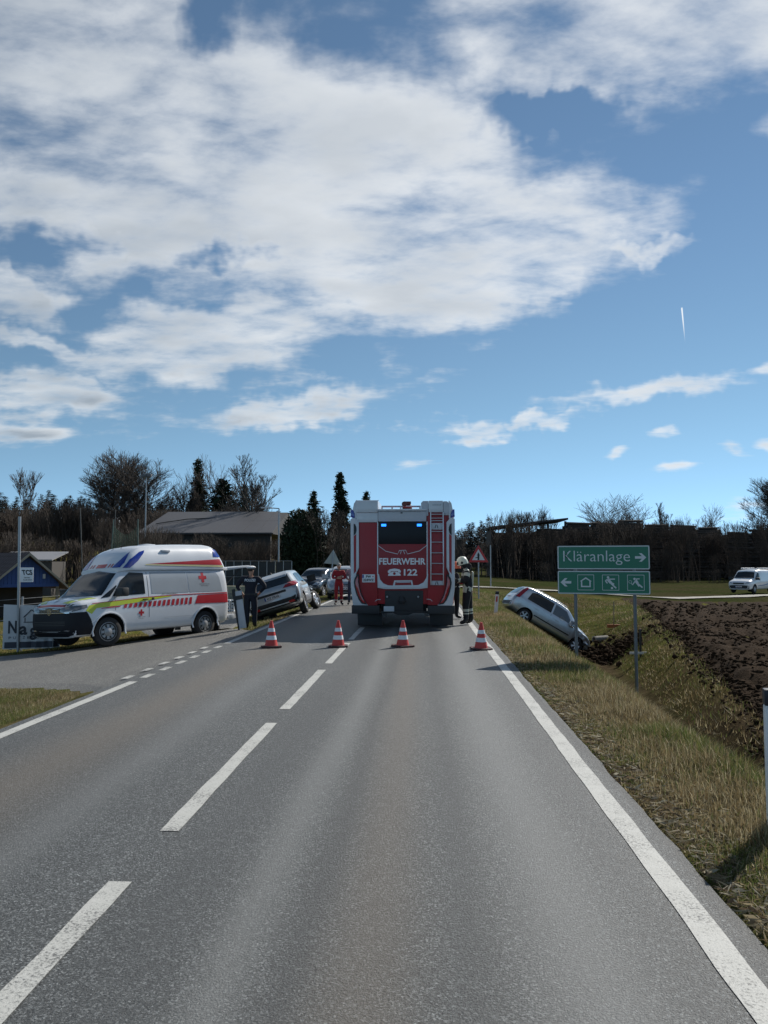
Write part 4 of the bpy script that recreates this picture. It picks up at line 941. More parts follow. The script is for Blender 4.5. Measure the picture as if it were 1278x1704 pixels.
AB.patch('lower_grille', [(.78, .34), (.83, .60), (.82, .80), (.76, .86), (.40, .85), (0, .84), (-.40, .85), (-.76, .86), (-.82, .80), (-.83, .60), (-.78, .34), (-.6, .30), (.6, .30)], 'F', bump_black, A, .008, .08)
for s_, sd in ((1, 'L'), (-1, 'R')): AB.patch('lower_grille', [(2.43, .28), (1.99, .28), (1.94, .5), (2.0, .68), (2.10, .86), (2.42, .85)], sd, bump_black, A, .008, .06)
AB.patch('upper_grille', [(.42, .86), (-.42, .86), (-.42, .955), (0, .97), (.42, .955)], 'F', black_pl, A, .009, .06)
AB.patch('chrome_bar', rect(-.74, .74, .842, .855), 'F', chrome, A, .012, .06)
AB.patch('hood_red_line', [(.56, .985), (.56, 1.03), (0, 1.045), (-.56, 1.03), (-.56, .985), (0, 1.0)], 'F', AR, A, .007, .05)
AB.patch('hood_cross', cross_poly(0, 1.125, .09), 'F', hood_grey, A, .007, .05)
# badge on the grille: ring with two stacked V strokes
bdg = Matrix.Translation((2.462, 0, .875)) @ Matrix.Rotation(R(90), 4, 'Z') @ Matrix.Rotation(R(90), 4, 'X')
bm = bmesh.new(); lathe_bm(bm, [(.062, 0), (.062, .014), (.074, .014), (.074, 0)], 24, bdg, False)
for p0, p1 in (((-.03, .048), (0, .006)), ((.03, .048), (0, .006)), ((-.05, .02), (-.024, -.045)), ((-.024, -.045), (0, -.002)), ((0, -.002), (.024, -.045)), ((.024, -.045), (.05, .02))):
    d_ = Vector((p1[0] - p0[0], p1[1] - p0[1], 0)); c_ = Vector(((p0[0] + p1[0]) / 2, (p0[1] + p1[1]) / 2, .007))
    bx(bm, -d_.length / 2, d_.length / 2, -.006, .006, -.006, .006, bdg @ Matrix.Translation(c_) @ Matrix.Rotation(math.atan2(d_.y, d_.x), 4, 'Z'))
bmo('grille_badge', bm, chrome, A, 40)
for zg in (.385, .42, .56, .60, .64): AB.patch('intake_slat', rect(-.62, .62, zg, zg + .012), 'F', M('slat_grey', (.03, .031, .034), .35, var=.1), A, .013, .1)
for zg in (.885, .915, .94): AB.patch('grille_bar', rect(-.40, .40, zg, zg + .007), 'F', chrome, A, .014, .1)
plate(A, 'WZ 105 RK', frame_mtx((2.445, 0, .48), (0, 1, 0), (0, 0, 1)))
HB.patch('front_red_panel', rect(-.17, .22, 1.90, 1.99), 'F', AR, hro, .007, .05)
for y_ in (-.40, -.29, .34, .45): HB.patch('front_hatch_bar', rect(y_ - .03, y_ + .02, 1.90, 1.99), 'F', black_pl if abs(y_) < 0 else AR, hro, .007, .05)
tube('antenna', [(.62, .1, 2.25), (.42, .1, 2.66)], .006, black_pl, hro, 5)
lathe('roof_dome', [(.11, -.01), (.10, .04), (.05, .07), (.001, .075)], black_pl, hro, 14, Matrix.Translation((.48, -.25, 2.33))); lathe('roof_dome', [(.07, -.01), (.06, .04), (.03, .06), (.001, .065)], black_pl, hro, 14, Matrix.Translation((.68, -.05, 2.23)))
lathe('roof_vent', [(.24, 0), (.26, .03), (.22, .07), (.08, .09), (.001, .09)], VW_, hro, 20, Matrix.Translation((-.45, -.15, 2.46)))
# open tailgate swung up behind
tg = prism('tailgate', [(-2.44, 1.86), (-3.30, 1.93), (-3.45, 1.90), (-3.46, 1.87), (-3.28, 1.87), (-2.46, 1.79)], 'y', -.80, .80, AW, A, .012)
tube('tailgate_strut', [(-2.40, .74, 1.35), (-3.0, .74, 1.84)], .014, black_pl, A, 6); tube('tailgate_strut', [(-2.40, -.74, 1.35), (-3.0, -.74, 1.84)], .014, black_pl, A, 6)
AB.patch('load_bay_shade', rect(-.74, .74, .55, 1.72), 'B', well_shade_dark, A, .006, .1)  # dark sheet on the closed rear, stands for the shaded interior
box('step_bumper', -2.62, -2.42, -.88, .88, .42, .56, GREYW, A, .03)
for s_ in (1, -1): AB.patch('tail_lamp', [(-2.46, .95), (-2.36, .95), (-2.34, 1.5), (-2.44, 1.5)], 'L' if s_ > 0 else 'R', tail_red, A, .01, .1); box('mud_flap', -2.02, -1.98, s_ * .70, s_ * .90, .16, .40, black_pl, A)

# ------------------------------------------------------------------ silver people carrier nose-down in the ditch
SIL = paint_car('silver_paint', (.50, .53, .56), .75, .34, .22)
MP = [(-2.12, .44, .62, .78, .70, .74, .66), (-2.05, .34, .80, 1.00, .82, .85, .74), (-1.95, .30, .95, 1.20, .85, .88, .72), (-1.74, .25, .97, 1.50, .86, .90, .66), (-1.42, .22, .97, 1.60, .87, .90, .66),
      (-.3, .20, .95, 1.63, .87, .90, .67), (.35, .20, .94, 1.58, .87, .90, .66), (.75, .20, .93, 1.37, .87, .90, .66), (1.15, .20, .92, 1.09, .87, .89, .72), (1.6, .22, .88, .98, .87, .88, .70), (1.95, .25, .75, .84, .83, .84, .66), (2.12, .32, .56, .66, .68, .70, .54)]
C1 = empty('people_carrier', (0, 0, 0), 0, 'silver people carrier tipped nose down into the roadside ditch', 'car')
C1.matrix_world = Matrix.Translation((5.30, 35.8, -1.60)) @ Matrix.Rotation(R(7), 4, 'Z') @ Matrix.Rotation(R(29.5), 4, 'Y') @ Matrix.Rotation(R(-2), 4, 'X')
def crumple(x0, side, amt, seed):
    def f(bm):
        for v in bm.verts:
            k = max(0, min(1, (v.co.x - x0) / .7)) * max(0, min(1, (v.co.y * side - .25) / .5))
            if k > 0:
                q = fbm(np.array([v.co.x * 5 + v.co.z * 3]), np.array([v.co.z * 6]), 3, seed)[0]
                v.co.y -= side * amt * k * (.55 + 1.6 * abs(q)); v.co.x -= amt * .8 * k * (.4 + q); v.co.z += amt * .5 * q * k
    return f
cb_, CB = car_base(C1, MP, [(-1.30, .31), (1.38, .31)], .37, SIL, dent=crumple(1.0, -1, .16, 4))
airbag = M('airbag_cloth', (.75, .75, .73), .9, var=.1)
for sd, s_ in (('R', -1), ('L', 1)):
    CB.patch('airbag', [(.28 + .13 * math.cos(a_ * .5236), 1.03 + .10 * math.sin(a_ * .5236)) for a_ in range(12)], sd, airbag, C1, .004, .06); CB.patch('airbag', [(.74 + .10 * math.cos(a_ * .5236), 1.05 + .09 * math.sin(a_ * .5236)) for a_ in range(12)], sd, airbag, C1, .004, .06)
    CB.patch('rear_side_window', [(-1.52, 1.02), (-.30, 1.0), (-.30, 1.46), (-1.20, 1.47), (-1.42, 1.38)], sd, glass, C1, .007)
    CB.patch('front_side_window', [(-.22, 1.0), (.62, .985), (.66, 1.15), (.35, 1.42), (-.22, 1.46)], sd, glass_see, C1, .012)
    CB.patch('quarter_glass', [(.69, .985), (1.02, .97), (.72, 1.19)], sd, glass_see, C1, .012)
    CB.patch('rub_strip', [(-.95, .50), (.85, .48), (.85, .53), (-.95, .55)], sd, black_pl, C1, .012)
    CB.patch('sill_skirt', [(-.9, .20), (.95, .20), (.95, .29), (-.9, .29)], sd, black_pl, C1, .006)
    for xg in (-.26, .86): CB.patch('door_gap', rect(xg - .006, xg + .006, .3, .97), sd, black_pl, C1, .004, .3)
    for xh in (-1.02, .02): CB.patch('door_handle', rect(xh, xh + .16, .80, .83), sd, GREYW, C1, .018, .3)
    CB.patch('tail_lamp', [(-2.04, .88), (-1.88, .90), (-1.62, 1.48), (-1.70, 1.50), (-1.86, 1.30)], sd, tail_red, C1, .008, .06)
    CB.patch('head_lamp', [(2.06, .56), (1.72, .78), (1.66, .84), (1.9, .80)], sd, head_glass, C1, .008, .06)
    wheel(C1, -1.30, s_ * .76, .31, .305, .20, alu); wheel(C1, 1.38, s_ * .70, .28, .305, .20, alu, 'alloy', R(-14), R(6) * s_)
    mirror_house(C1, .80, s_ * .90, .96, SIL)
CB.patch('rear_window', [(-.62, 1.06), (.62, 1.06), (.52, 1.44), (-.52, 1.44)], 'B', glass, C1, .008)
CB.patch('bumper_strip', rect(-.78, .78, .46, .62), 'B', black_pl, C1, .008); plate(C1, 'WZ', frame_mtx((-2.10, 0, .80), (0, -1, 0), (-.35, 0, 1)))
CB.patch('windscreen', [(-.66, 1.12), (.66, 1.12), (.56, 1.50), (-.56, 1.50)], 'F', glass, C1, .008)
CB.patch('front_grille', rect(-.5, .5, .42, .56), 'F', black_pl, C1, .008)
for k in range(7): box('torn_liner_piece', 1.05 + .1 * k, 1.16 + .1 * k, -.86 - .03 * (k % 2), -.70, .42 + .03 * (k % 3), .50 + .06 * (k % 2), black_pl, C1, 0, Matrix.Rotation(R(4 * (k % 3 - 1)), 4, 'X'))
for y_ in (.52, -.52): tube('roof_rail', [(-1.3, y_ * 1.1, 1.63), (-.2, y_ * 1.12, 1.66), (.3, y_ * 1.1, 1.62)], .015, SIL, C1, 6)

# ------------------------------------------------------------------ damaged crossover at the left edge of the road
SUVP = paint_car('pearl_grey_paint', (.43, .455, .47), .5, .30, .05)
SV = [(-2.15, .50, .78, .93, .72, .78, .66), (-2.07, .42, .95, 1.08, .84, .87, .72), (-1.90, .36, 1.02, 1.20, .87, .90, .70), (-1.48, .30, 1.03, 1.47, .88, .90, .62), (-.85, .26, 1.0, 1.55, .88, .90, .62), (0, .24, .98, 1.56, .88, .90, .63),
      (.5, .24, .97, 1.48, .88, .90, .62), (1.15, .24, .95, 1.10, .88, .90, .72), (1.7, .26, .90, 1.0, .88, .89, .72), (2.0, .30, .76, .86, .84, .86, .68), (2.18, .36, .56, .68, .68, .72, .56)]
C2 = empty('damaged_crossover', (0, 0, 0), 0, 'pearl grey crossover with crushed right front wing leaning off the road edge', 'car')
C2.matrix_world = Matrix.Translation((-4.66, 26.85, -.22)) @ Matrix.Rotation(R(91.5), 4, 'Z') @ Matrix.Rotation(R(-17), 4, 'X')
b_, SB = car_base(C2, SV, [(-1.32, .34), (1.32, .34)], .41, SUVP, dent=crumple(.45, -1, .24, 9))
for sd, s_ in (('R', -1), ('L', 1)):
    SB.patch('rear_side_window', [(-1.35, 1.10), (-.45, 1.05), (-.45, 1.42), (-1.05, 1.38)], sd, glass, C2, .007); SB.patch('front_side_window', [(-.38, 1.05), (.75, 1.02), (.40, 1.36), (-.38, 1.42)], sd, glass, C2, .007)
    for xg in (-.42, .80): SB.patch('door_gap', rect(xg - .006, xg + .006, .36, 1.0), sd, black_pl, C2, .004, .3)
    SB.patch('sill_cladding', [(-.9, .24), (.9, .24), (.9, .40), (-.9, .40)], sd, black_pl, C2, .008)
    SB.patch('tail_lamp', [(-2.10, .98), (-1.72, 1.03), (-1.70, 1.12), (-2.02, 1.12)], sd, tail_red, C2, .014, .05); SB.patch('tail_lamp', [(s_ * .40, .99), (s_ * .86, .99), (s_ * .84, 1.09), (s_ * .50, 1.08)], 'B', tail_red, C2, .012, .06)
    SB.patch('rear_reflector', rect(s_ * .55 - .07 * s_, s_ * .55 + .12 * s_, .50, .56), 'B', dull_red, C2, .014)
    wheel(C2, -1.32, s_ * .77, .34, .335, .21, alu)
wheel(C2, 1.32, .77, .34, .335, .21, alu); wheel(C2, 1.28, -.84, .31, .335, .21, alu, 'alloy', R(-16), R(-5))
mirror_house(C2, .72, -.92, 1.02, black_pl); mirror_house(C2, .72, .92, 1.02, black_pl)
SB.patch('rear_window', [(-.70, 1.12), (.70, 1.12), (.55, 1.44), (-.55, 1.44)], 'B', glass, C2, .008); SB.patch('lower_bumper', [(-.80, .46), (.80, .46), (.80, .70), (.6, .66), (-.6, .66), (-.80, .70)], 'B', black_pl, C2, .010)
SB.patch('plate_recess', rect(-.48, .48, .87, .94), 'B', black_pl, C2, .010); plate(C2, 'WZ 770 IO', frame_mtx((-2.155, 0, .80), (0, -1, 0), (-.12, 0, 1)))
SB.patch('windscreen', [(-.66, 1.12), (.66, 1.12), (.56, 1.44), (-.56, 1.44)], 'F', glass, C2, .008)
random.seed(3)
for k in range(16): box('crushed_wing_piece', -.09, .09, -.05, .05, -.012, .012, SUVP, C2, 0, Matrix.Translation((.95 + .075 * k, -.78 + random.uniform(-.08, .06), .52 + random.uniform(-.14, .30))) @ Matrix.Rotation(random.uniform(-1, 1), 4, 'Z') @ Matrix.Rotation(random.uniform(-1, 1), 4, 'X'))
for k in range(9): box('torn_bumper_piece', -.08, .08, -.03, .03, -.015, .015, black_pl, C2, 0, Matrix.Translation((1.7 + .05 * k, -.70 + random.uniform(-.1, .08), .45 + random.uniform(-.1, .2))) @ Matrix.Rotation(random.uniform(-1, 1), 4, 'Y'))
prism('shark_fin_antenna', [(-1.15, 1.53), (-.98, 1.55), (-1.12, 1.62), (-1.16, 1.61)], 'y', -.012, .012, black_pl, C2); prism('roof_spoiler', [(-1.75, 1.35), (-1.45, 1.49), (-1.40, 1.52), (-1.70, 1.42)], 'y', -.55, .55, SUVP, C2, .006)

# ------------------------------------------------------------------ two cars stopped further up the road, facing the camera
HB_ = [(-1.98, .44, .70, .84, .70, .76, .66), (-1.9, .34, .9, 1.05, .80, .84, .68), (-1.6, .24, .93, 1.38, .82, .86, .60), (-1.1, .2, .93, 1.49, .83, .86, .60), (0, .2, .92, 1.50, .83, .86, .61), (.4, .2, .91, 1.42, .83, .86, .60), (1.05, .2, .90, 1.04, .83, .85, .70), (1.55, .22, .84, .94, .82, .84, .66), (1.85, .25, .70, .80, .78, .80, .62), (2.0, .32, .52, .63, .64, .67, .52)]
def hatchback(name, label, loc, rz, paint, plate_s):
    C = empty(name, (0, 0, 0), 0, label, 'car', 'cars stopped beyond the crash'); C.location = loc; C.rotation_euler = (0, 0, rz)
    b, B = car_base(C, HB_, [(-1.25, .30), (1.28, .30)], .36, paint)
    for sd, s_ in (('L', 1), ('R', -1)):
        B.patch('side_window', [(-1.3, 1.0), (-.1, .97), (-.1, 1.36), (-1.0, 1.36)], sd, glass, C); B.patch('side_window', [(-.03, .97), (.75, .95), (.40, 1.30), (-.03, 1.36)], sd, glass, C)
        B.patch('head_lamp', [(s_ * .42, .62), (s_ * .70, .66), (s_ * .74, .80), (s_ * .60, .80)], 'F', head_glass, C, .01, .05); B.patch('head_lamp', [(1.95, .60), (1.62, .74), (1.58, .82), (1.82, .76)], sd, head_glass, C, .01, .05)
        B.patch('fog_lamp', rect(s_ * .56 - .05, s_ * .56 + .05, .38, .44), 'F', black_pl, C, .01, .05); wheel(C, -1.25, s_ * .73, .30, .295, .19, alu); wheel(C, 1.28, s_ * .73, .30, .295, .19, alu); mirror_house(C, .72, s_ * .86, .95, paint)
    B.patch('windscreen', [(-.64, 1.06), (.64, 1.06), (.54, 1.36), (-.54, 1.36)], 'F', glass, C, .008); B.patch('front_grille', [(-.40, .60), (.40, .60), (.36, .70), (-.36, .70)], 'F', black_pl, C, .01)
    B.patch('lower_grille', rect(-.55, .55, .34, .44), 'F', black_pl, C, .01); plate(C, plate_s, frame_mtx((2.005, 0, .50), (0, 1, 0), (0, 0, 1))); return C
hatchback('stopped_hatchback', 'silver grey hatchback facing the camera behind the paramedic', (-3.72, 37.2, .0), R(-90 + 4), paint_car('grey_silver_paint', (.34, .37, .40), .5, .3), 'WZ4')
hatchback('stopped_hatchback', 'dark blue hatchback half off the road below the tilted triangle sign', (-5.7, 42.0, -.12), R(-90 - 14), paint_car('dark_blue_paint', (.018, .024, .036), .2, .25), 'WZ8')

# ------------------------------------------------------------------ white delivery van on the field track
VN = empty('delivery_van', (0, 0, 0), 0, 'white delivery van with roof rack on the gravel track beyond the ploughed field', 'van')
zv = tz(28.4, 66.6); VN.location = (27.3, 66.4, -.80); VN.rotation_euler = (0, 0, math.atan2(-.70, -.71))
st = [(-2.5, van_sec(.40, .80, .8, .86, 1.1, .85, 1.55, .80, 1.72, .66)), (-2.4, van_sec(.32, .88, .8, .93, 1.1, .92, 1.72, .85, 1.86, .72)), (0, van_sec(.28, .90, .8, .96, 1.1, .95, 1.75, .86, 1.90, .74)), (.75, van_sec(.28, .90, .8, .96, 1.1, .95, 1.70, .84, 1.85, .70)),
      (1.05, van_sec(.28, .90, .8, .955, 1.08, .94, 1.50, .84, 1.62, .70)), (1.55, van_sec(.28, .9, .75, .95, 1.0, .93, 1.10, .87, 1.18, .74)), (2.0, van_sec(.28, .9, .72, .93, .94, .91, 1.02, .83, 1.07, .68)), (2.3, van_sec(.28, .85, .65, .88, .85, .86, .93, .78, .97, .62)), (2.45, van_sec(.32, .72, .58, .78, .72, .76, .80, .68, .85, .54))]
bm = loft_bm(st, 60, 2); me = cut_arches(bm, [(1.55, .34), (-1.6, .34)], .42, .97, .5); bm.free()
vb = link('body', me, [paint_car('van_white', (.70, .71, .72), 0, .32, .08), well_shade_dark], VN, 32); VB = Body(vb); vblue = M('van_blue_print', (.10, .22, .38), .4, var=.1)
for sd, s_ in (('L', 1), ('R', -1)):
    VB.patch('cab_window', [(1.42, 1.13), (.62, 1.13), (.62, 1.66), (.82, 1.66)], sd, glass, VN); wheel(VN, 1.55, s_ * .82, .33, .33, .22, steel, 'steel'); wheel(VN, -1.6, s_ * .82, .33, .33, .22, steel, 'steel')
    VB.patch('blue_print', [(1.0, .55), (-.4, .62), (-2.2, .85), (-2.2, .95), (-.4, .70), (1.0, .62)], sd, vblue, VN)
    VB.patch('door_gap', rect(.52, .535, .36, 1.7), sd, black_pl, VN, .004, .3); VB.patch('door_handle', rect(.58, .72, 1.02, 1.05), sd, black_pl, VN, .015, .3); mirror_house(VN, 1.32, s_ * .97, 1.10, black_pl, 1.2)
    VB.patch('head_lamp', [(s_ * .48, .78), (s_ * .80, .80), (s_ * .82, .93), (s_ * .62, .90)], 'F', head_glass, VN, .01, .05); tube('roof_rack', [(-2.1, s_ * .62, 2.02), (.5, s_ * .62, 2.02)], .025, alu, VN, 6)
VB.patch('windscreen', [(-.80, 1.22), (.80, 1.22), (.68, 1.70), (0, 1.75), (-.68, 1.70)], 'F', glass, VN, .008); VB.patch('front_grille', [(-.42, .74), (.42, .74), (.46, .86), (-.46, .86)], 'F', black_pl, VN, .01)
VB.patch('lower_bumper', [(-.80, .30), (.80, .30), (.82, .62), (.4, .66), (-.4, .66), (-.82, .62)], 'F', black_pl, VN, .008); plate(VN, 'WZ3', frame_mtx((2.465, 0, .54), (0, 1, 0), (0, 0, 1)))
for xq_ in (-2.0, -.8, .4): tube('rack_crossbar', [(xq_, -.66, 2.0), (xq_, .66, 2.0)], .022, alu, VN, 6); tube('rack_foot', [(xq_, .62, 1.88), (xq_, .62, 2.0)], .02, black_pl, VN, 6)
# ------------------------------------------------------------------ traffic cones
cone_red = M('cone_red', (.52, .035, .025), .45, var=.15, dirt=.12); cone_white = M('cone_white', (.68, .69, .70), .4, var=.08, dirt=.12); cone_base = M('cone_base', (.055, .02, .02), .7, var=.2, dirt=.3)
def cone_r(z): return .128 - (.128 - .036) * (z / .44)
def make_cone():
    c = empty('traffic_cone')
    bm = bmesh.new(); bx(bm, -.19, .19, -.19, .19, .0, .035); bmesh.ops.bevel(bm, geom=[e for e in bm.edges if abs(e.verts[0].co.z - e.verts[1].co.z) > .01], offset=.05, segments=3, affect='EDGES'); bmo('base', bm, cone_base, c, 40)
    b = lathe('cone_body', [(cone_r(0), .03), (cone_r(.22), .25), (cone_r(.43), .46), (.030, .475), (.026, .515), (.010, .52)], cone_red, c, 20)
    for z0, z1 in ((.12, .20), (.275, .345)): lathe('reflective_band', [(cone_r(z0) + .0035, z0 + .03), (cone_r(z1) + .0035, z1 + .03)], cone_white, c, 20)
    return c
cone0 = make_cone()
for i, (x, y, rz, lb) in enumerate([(-2.99, 15.2, .3, 'leftmost red and white traffic cone in the row across the road'), (-1.69, 15.35, .1, 'red and white traffic cone standing on the centre line dashes'), (-.42, 15.45, .5, 'red and white traffic cone directly behind the fire engine'), (1.09, 15.05, .2, 'rightmost red and white traffic cone beside the right edge line')]):
    c = cone0 if i == 0 else copy_tree(cone0)
    c.location = (x, y, .003); c.rotation_euler = (R(1.5) * (i - 1), 0, rz); tag(c, lb, 'traffic cone', 'row of traffic cones closing the road')

# ------------------------------------------------------------------ delineator posts
post_white = M('post_white', (.70, .70, .68), .5, var=.06, dirt=.22); post_dark = M('post_band', (.012, .014, .022), .5, var=.1)
def delineator(loc, rz, tilt, label, refl, h=.88):
    d = empty('delineator_post', loc, 0, label, 'delineator', 'roadside delineator posts'); d.rotation_euler = (tilt[0], tilt[1], rz)
    sec = [(-.06, -.035), (.06, -.035), (.045, .05), (-.045, .05)]
    prism('post', sec, 'z', -.3, h - .10, post_white, d, .01)
    prism('dark_cap', [(p[0] * 1.02, p[1] * 1.02) for p in sec], 'z', h - .10, h, post_dark, d, .008)
    prism('reflector', [(-.025, h - .34), (.025, h - .34), (.025, h - .16), (-.025, h - .16)], 'y', -.042, -.034, refl, d, .002); return d
delineator((2.215, 5.12, tz(2.215, 5.12)), R(-4), (0, R(0)), 'white delineator post with dark top at the right edge of the picture', GREYW, .90)
delineator((2.30, 25.3, tz(2.3, 25.3)), 0, (0, R(5)), 'slightly leaning white delineator post with red reflector before the ditched car', dull_red, .80)

# ------------------------------------------------------------------ green direction sign
sg_green = M('sign_green', (.003, .145, .075), .35, var=.06, dirt=.05); sg_white = M('sign_white', (.60, .62, .62), .45, var=.05); sg_back = M('sign_grey', (.32, .33, .34), .5, .3, var=.1)
SG = empty('direction_sign', (3.225, 14.18, 0), math.atan2(-.35, 1.57), 'green direction sign with two panels on grey posts beside the ditch', 'road sign')
# local: x along the board to the right, y away from the camera, z up
def on(u, v, w=.0): return frame_mtx((u, -.03 - w, v), (1, 0, 0), (0, 0, 1))
def poly_plate(name, pts, mat, parent, y0=-.034, y1=-.030): return prism(name, pts, 'y', y0, y1, mat, parent)
def ring_plate(name, out, inn, mat, parent, y=-.034):
    n = len(out); V_ = [(p[0], y, p[1]) for p in out] + [(p[0], y, p[1]) for p in inn]
    return pyd(name, V_, [(i, (i + 1) % n, n + (i + 1) % n, n + i) for i in range(n)], mat, parent)
def rrect(x0, x1, z0, z1, r, n=4):
    o = []
    for cx_, cz_, a0 in ((x1 - r, z1 - r, 0), (x0 + r, z1 - r, 90), (x0 + r, z0 + r, 180), (x1 - r, z0 + r, 270)):
        for k in range(n + 1): o.append((cx_ + r * math.cos(R(a0 + 90 * k / n)), cz_ + r * math.sin(R(a0 + 90 * k / n))))
    return o
SW = .80
for z0, z1, nm in ((1.535, 1.965, 'upper'), (1.092, 1.512, 'lower')):
    pn = prism('sign_panel', rrect(-SW, SW, z0, z1, .025), 'y', -.028, 0, sg_back, SG)
    poly_plate('green_face', rrect(-SW + .004, SW - .004, z0 + .004, z1 - .004, .022), sg_green, pn, -.0315, -.0275)
    ring_plate('white_border', rrect(-SW + .006, SW - .006, z0 + .006, z1 - .006, .022), rrect(-SW + .022, SW - .022, z0 + .022, z1 - .022, .012), sg_white, pn, -.0335)
    zc = (z0 + z1) / 2
    def arrow(cx_, cz_, s): return [(cx_ + s * p, cz_ + q) for p, q in ((-.095, .022), (.02, .022), (-.028, .075), (.018, .075), (.095, 0), (.018, -.075), (-.028, -.075), (.02, -.022), (-.095, -.022))]
    if nm == 'upper':
        text('sign_lettering', 'Kläranlage', .2, sg_white, pn, on(-.115, zc - .005, .002), -.0015, width=1.16, height=.255, thick=.003)
        poly_plate('arrow', arrow(.645, zc, 1), sg_white, pn)
    else:
        poly_plate('arrow', arrow(-.655, zc, -1), sg_white, pn)
        for cx_ in (-.305, .125, .555):
            ring_plate('symbol_frame', rrect(cx_ - .145, cx_ + .145, zc - .14, zc + .14, .01), rrect(cx_ - .137, cx_ + .137, zc - .132, zc + .132, .008), sg_white, pn, -.034)
        def bar(p, q, w, par=pn):
            a_, b_ = Vector(p), Vector(q); n_ = (b_ - a_).normalized(); n_ = Vector((-n_.y, n_.x)) * w / 2
            return [tuple(a_ + n_), tuple(b_ + n_), tuple(b_ - n_), tuple(a_ - n_)]
        def disc(cx_, cz_, r, n=14): return [(cx_ + r * math.cos(6.2832 * k / n), cz_ + r * math.sin(6.2832 * k / n)) for k in range(n)]
        cx_ = -.305
        ring_plate('house_symbol', [(cx_ + a_, zc + b_) for a_, b_ in ((-.085, -.085), (.085, -.085), (.085, .02), (.105, .02), (0, .095), (-.105, .02), (-.085, .02))], [(cx_ + a_, zc + b_) for a_, b_ in ((-.062, -.062), (.062, -.062), (.062, .028), (.06, .03), (0, .066), (-.06, .03), (-.062, .028))], sg_white, pn)
        cx_ = .125                                           # player kicking a ball
        for pts_ in (disc(cx_ - .042, zc + .092, .022), disc(cx_ + .022, zc - .098, .020), bar((cx_ - .05, zc + .06), (cx_ + .005, zc - .005), .05), bar((cx_ - .04, zc + .06), (cx_ + .075, zc + .062), .02), bar((cx_ - .05, zc + .06), (cx_ - .09, zc + .03), .02), bar((cx_ - .09, zc + .03), (cx_ - .055, zc - .015), .02), bar((cx_ - .005, zc - .005), (cx_ + .095, zc - .10), .024), bar((cx_ + .01, zc), (cx_ + .06, zc - .03), .024)): poly_plate('footballer_symbol', pts_, sg_white, pn)
        cx_ = .555                                           # player with a racket
        for pts_ in (disc(cx_ - .022, zc + .068, .020), bar((cx_ - .005, zc + .045), (cx_ + .03, zc - .01), .048), bar((cx_ + .0, zc + .065), (cx_ + .065, zc + .07), .018), bar((cx_ + 0, zc + .04), (cx_ - .06, zc - .04), .018), bar((cx_ + .03, zc - .01), (cx_ + .11, zc - .085), .024), bar((cx_ + .02, zc - .015), (cx_ + .055, zc - .065), .022), bar((cx_ - .06, zc - .04), (cx_ - .08, zc - .005), .007)): poly_plate('tennis_symbol', pts_, sg_white, pn)
        ring_plate('racket_symbol', disc(cx_ - .095, zc + .015, .028, 12), disc(cx_ - .095, zc + .015, .022, 12), sg_white, pn)
for u, zb in ((-.49, -.35), (.535, -1.0)):
    tube('sign_post', [(u, .035, zb), (u, .035, 1.90)], .03, M('post_grey', (.16, .165, .17), .5, .5, var=.15), SG, 12)
    for z_ in (1.2, 1.42, 1.63, 1.86): box('clamp', u - .045, u + .045, .0, .07, z_ - .015, z_ + .015, sg_back, SG, .004)

# ------------------------------------------------------------------ warning signs
def tri(s, cz): h_ = s * .866; return [(-s / 2, cz - h_ / 3), (s / 2, cz - h_ / 3), (0, cz + 2 * h_ / 3)]
WS = empty('warning_sign', (2.66, 38, 0), R(-4), 'red bordered triangular junction warning sign on a post right of the firefighter', 'road sign')
prism('sign_panel', tri(.98, 1.97), 'y', -.02, 0, sg_back, WS); pf = prism('red_border', tri(.97, 1.97), 'y', -.026, -.0205, dull_red, WS); prism('white_face', tri(.62, 1.97), 'y', -.03, -.0265, sg_white, WS)
prism('priority_symbol', [(-.045, 1.80), (.045, 1.80), (.045, 2.02), (.075, 2.02), (0, 2.18), (-.075, 2.02), (-.045, 2.02), (-.045, 1.95), (-.15, 1.92), (-.15, 1.89), (-.045, 1.90)], 'y', -.034, -.0305, ink, WS)
tube('sign_post', [(0, .03, -.4), (0, .03, 2.3)], .032, steel, WS)
WB = empty('warning_sign', (-5.5, 45.5, -.15), R(12), 'grey back of a tilted triangular sign above the dark car', 'road sign'); WB.rotation_euler = (R(-6), R(5), R(14))
prism('sign_panel', tri(1.0, 2.05), 'y', 0, .02, M('sign_back_pale', (.36, .37, .34), .6, .1, var=.1), WB, .004); tube('sign_post', [(0, -.04, -.3), (0, -.04, 2.5)], .035, steel, WB)
fp = empty('marker_pole', (4.74, 55.5, tz(4.74, 55.5)), 0, 'thin grey pole at the mouth of the gravel track', 'pole'); tube('pole', [(0, 0, -.3), (0, 0, 3.0)], .045, steel, fp)
# pipeline marker behind the sign's right post, stake and pipe by the ditch
wood = M('weathered_wood', (.20, .17, .13), .85, var=.3, scale=14); 
mk = empty('marker_board', (7.4, 27.2, tz(7.4, 27.2)), R(6), 'small white board nailed across a thin stake behind the sign', 'marker'); box('stake', -.03, .03, -.03, .03, -.3, .95, M('dark_stake', (.05, .048, .042), .8, var=.2), mk, .005)
box('cross_board', -.40, .34, -.05, -.032, .10, .18, post_white, mk, .004)
sk = empty('survey_stake', (9.1, 38.0, tz(9.1, 38.0)), 0, 'thin stake with an orange base standing beyond the ditch', 'stake'); tube('stake', [(0, 0, -.2), (.02, 0, 1.25)], .02, wood, sk, 6); box('orange_base', -.32, .34, -.05, .05, .0, .16, M('orange_board', (.30, .09, .02), .7, var=.2), sk, .01)
cp = empty('concrete_pipe', (8.15, 36.6, tz(8.15, 36.6) + .12), R(30), 'grey concrete pipe end lying at the ditch bottom', 'pipe'); 
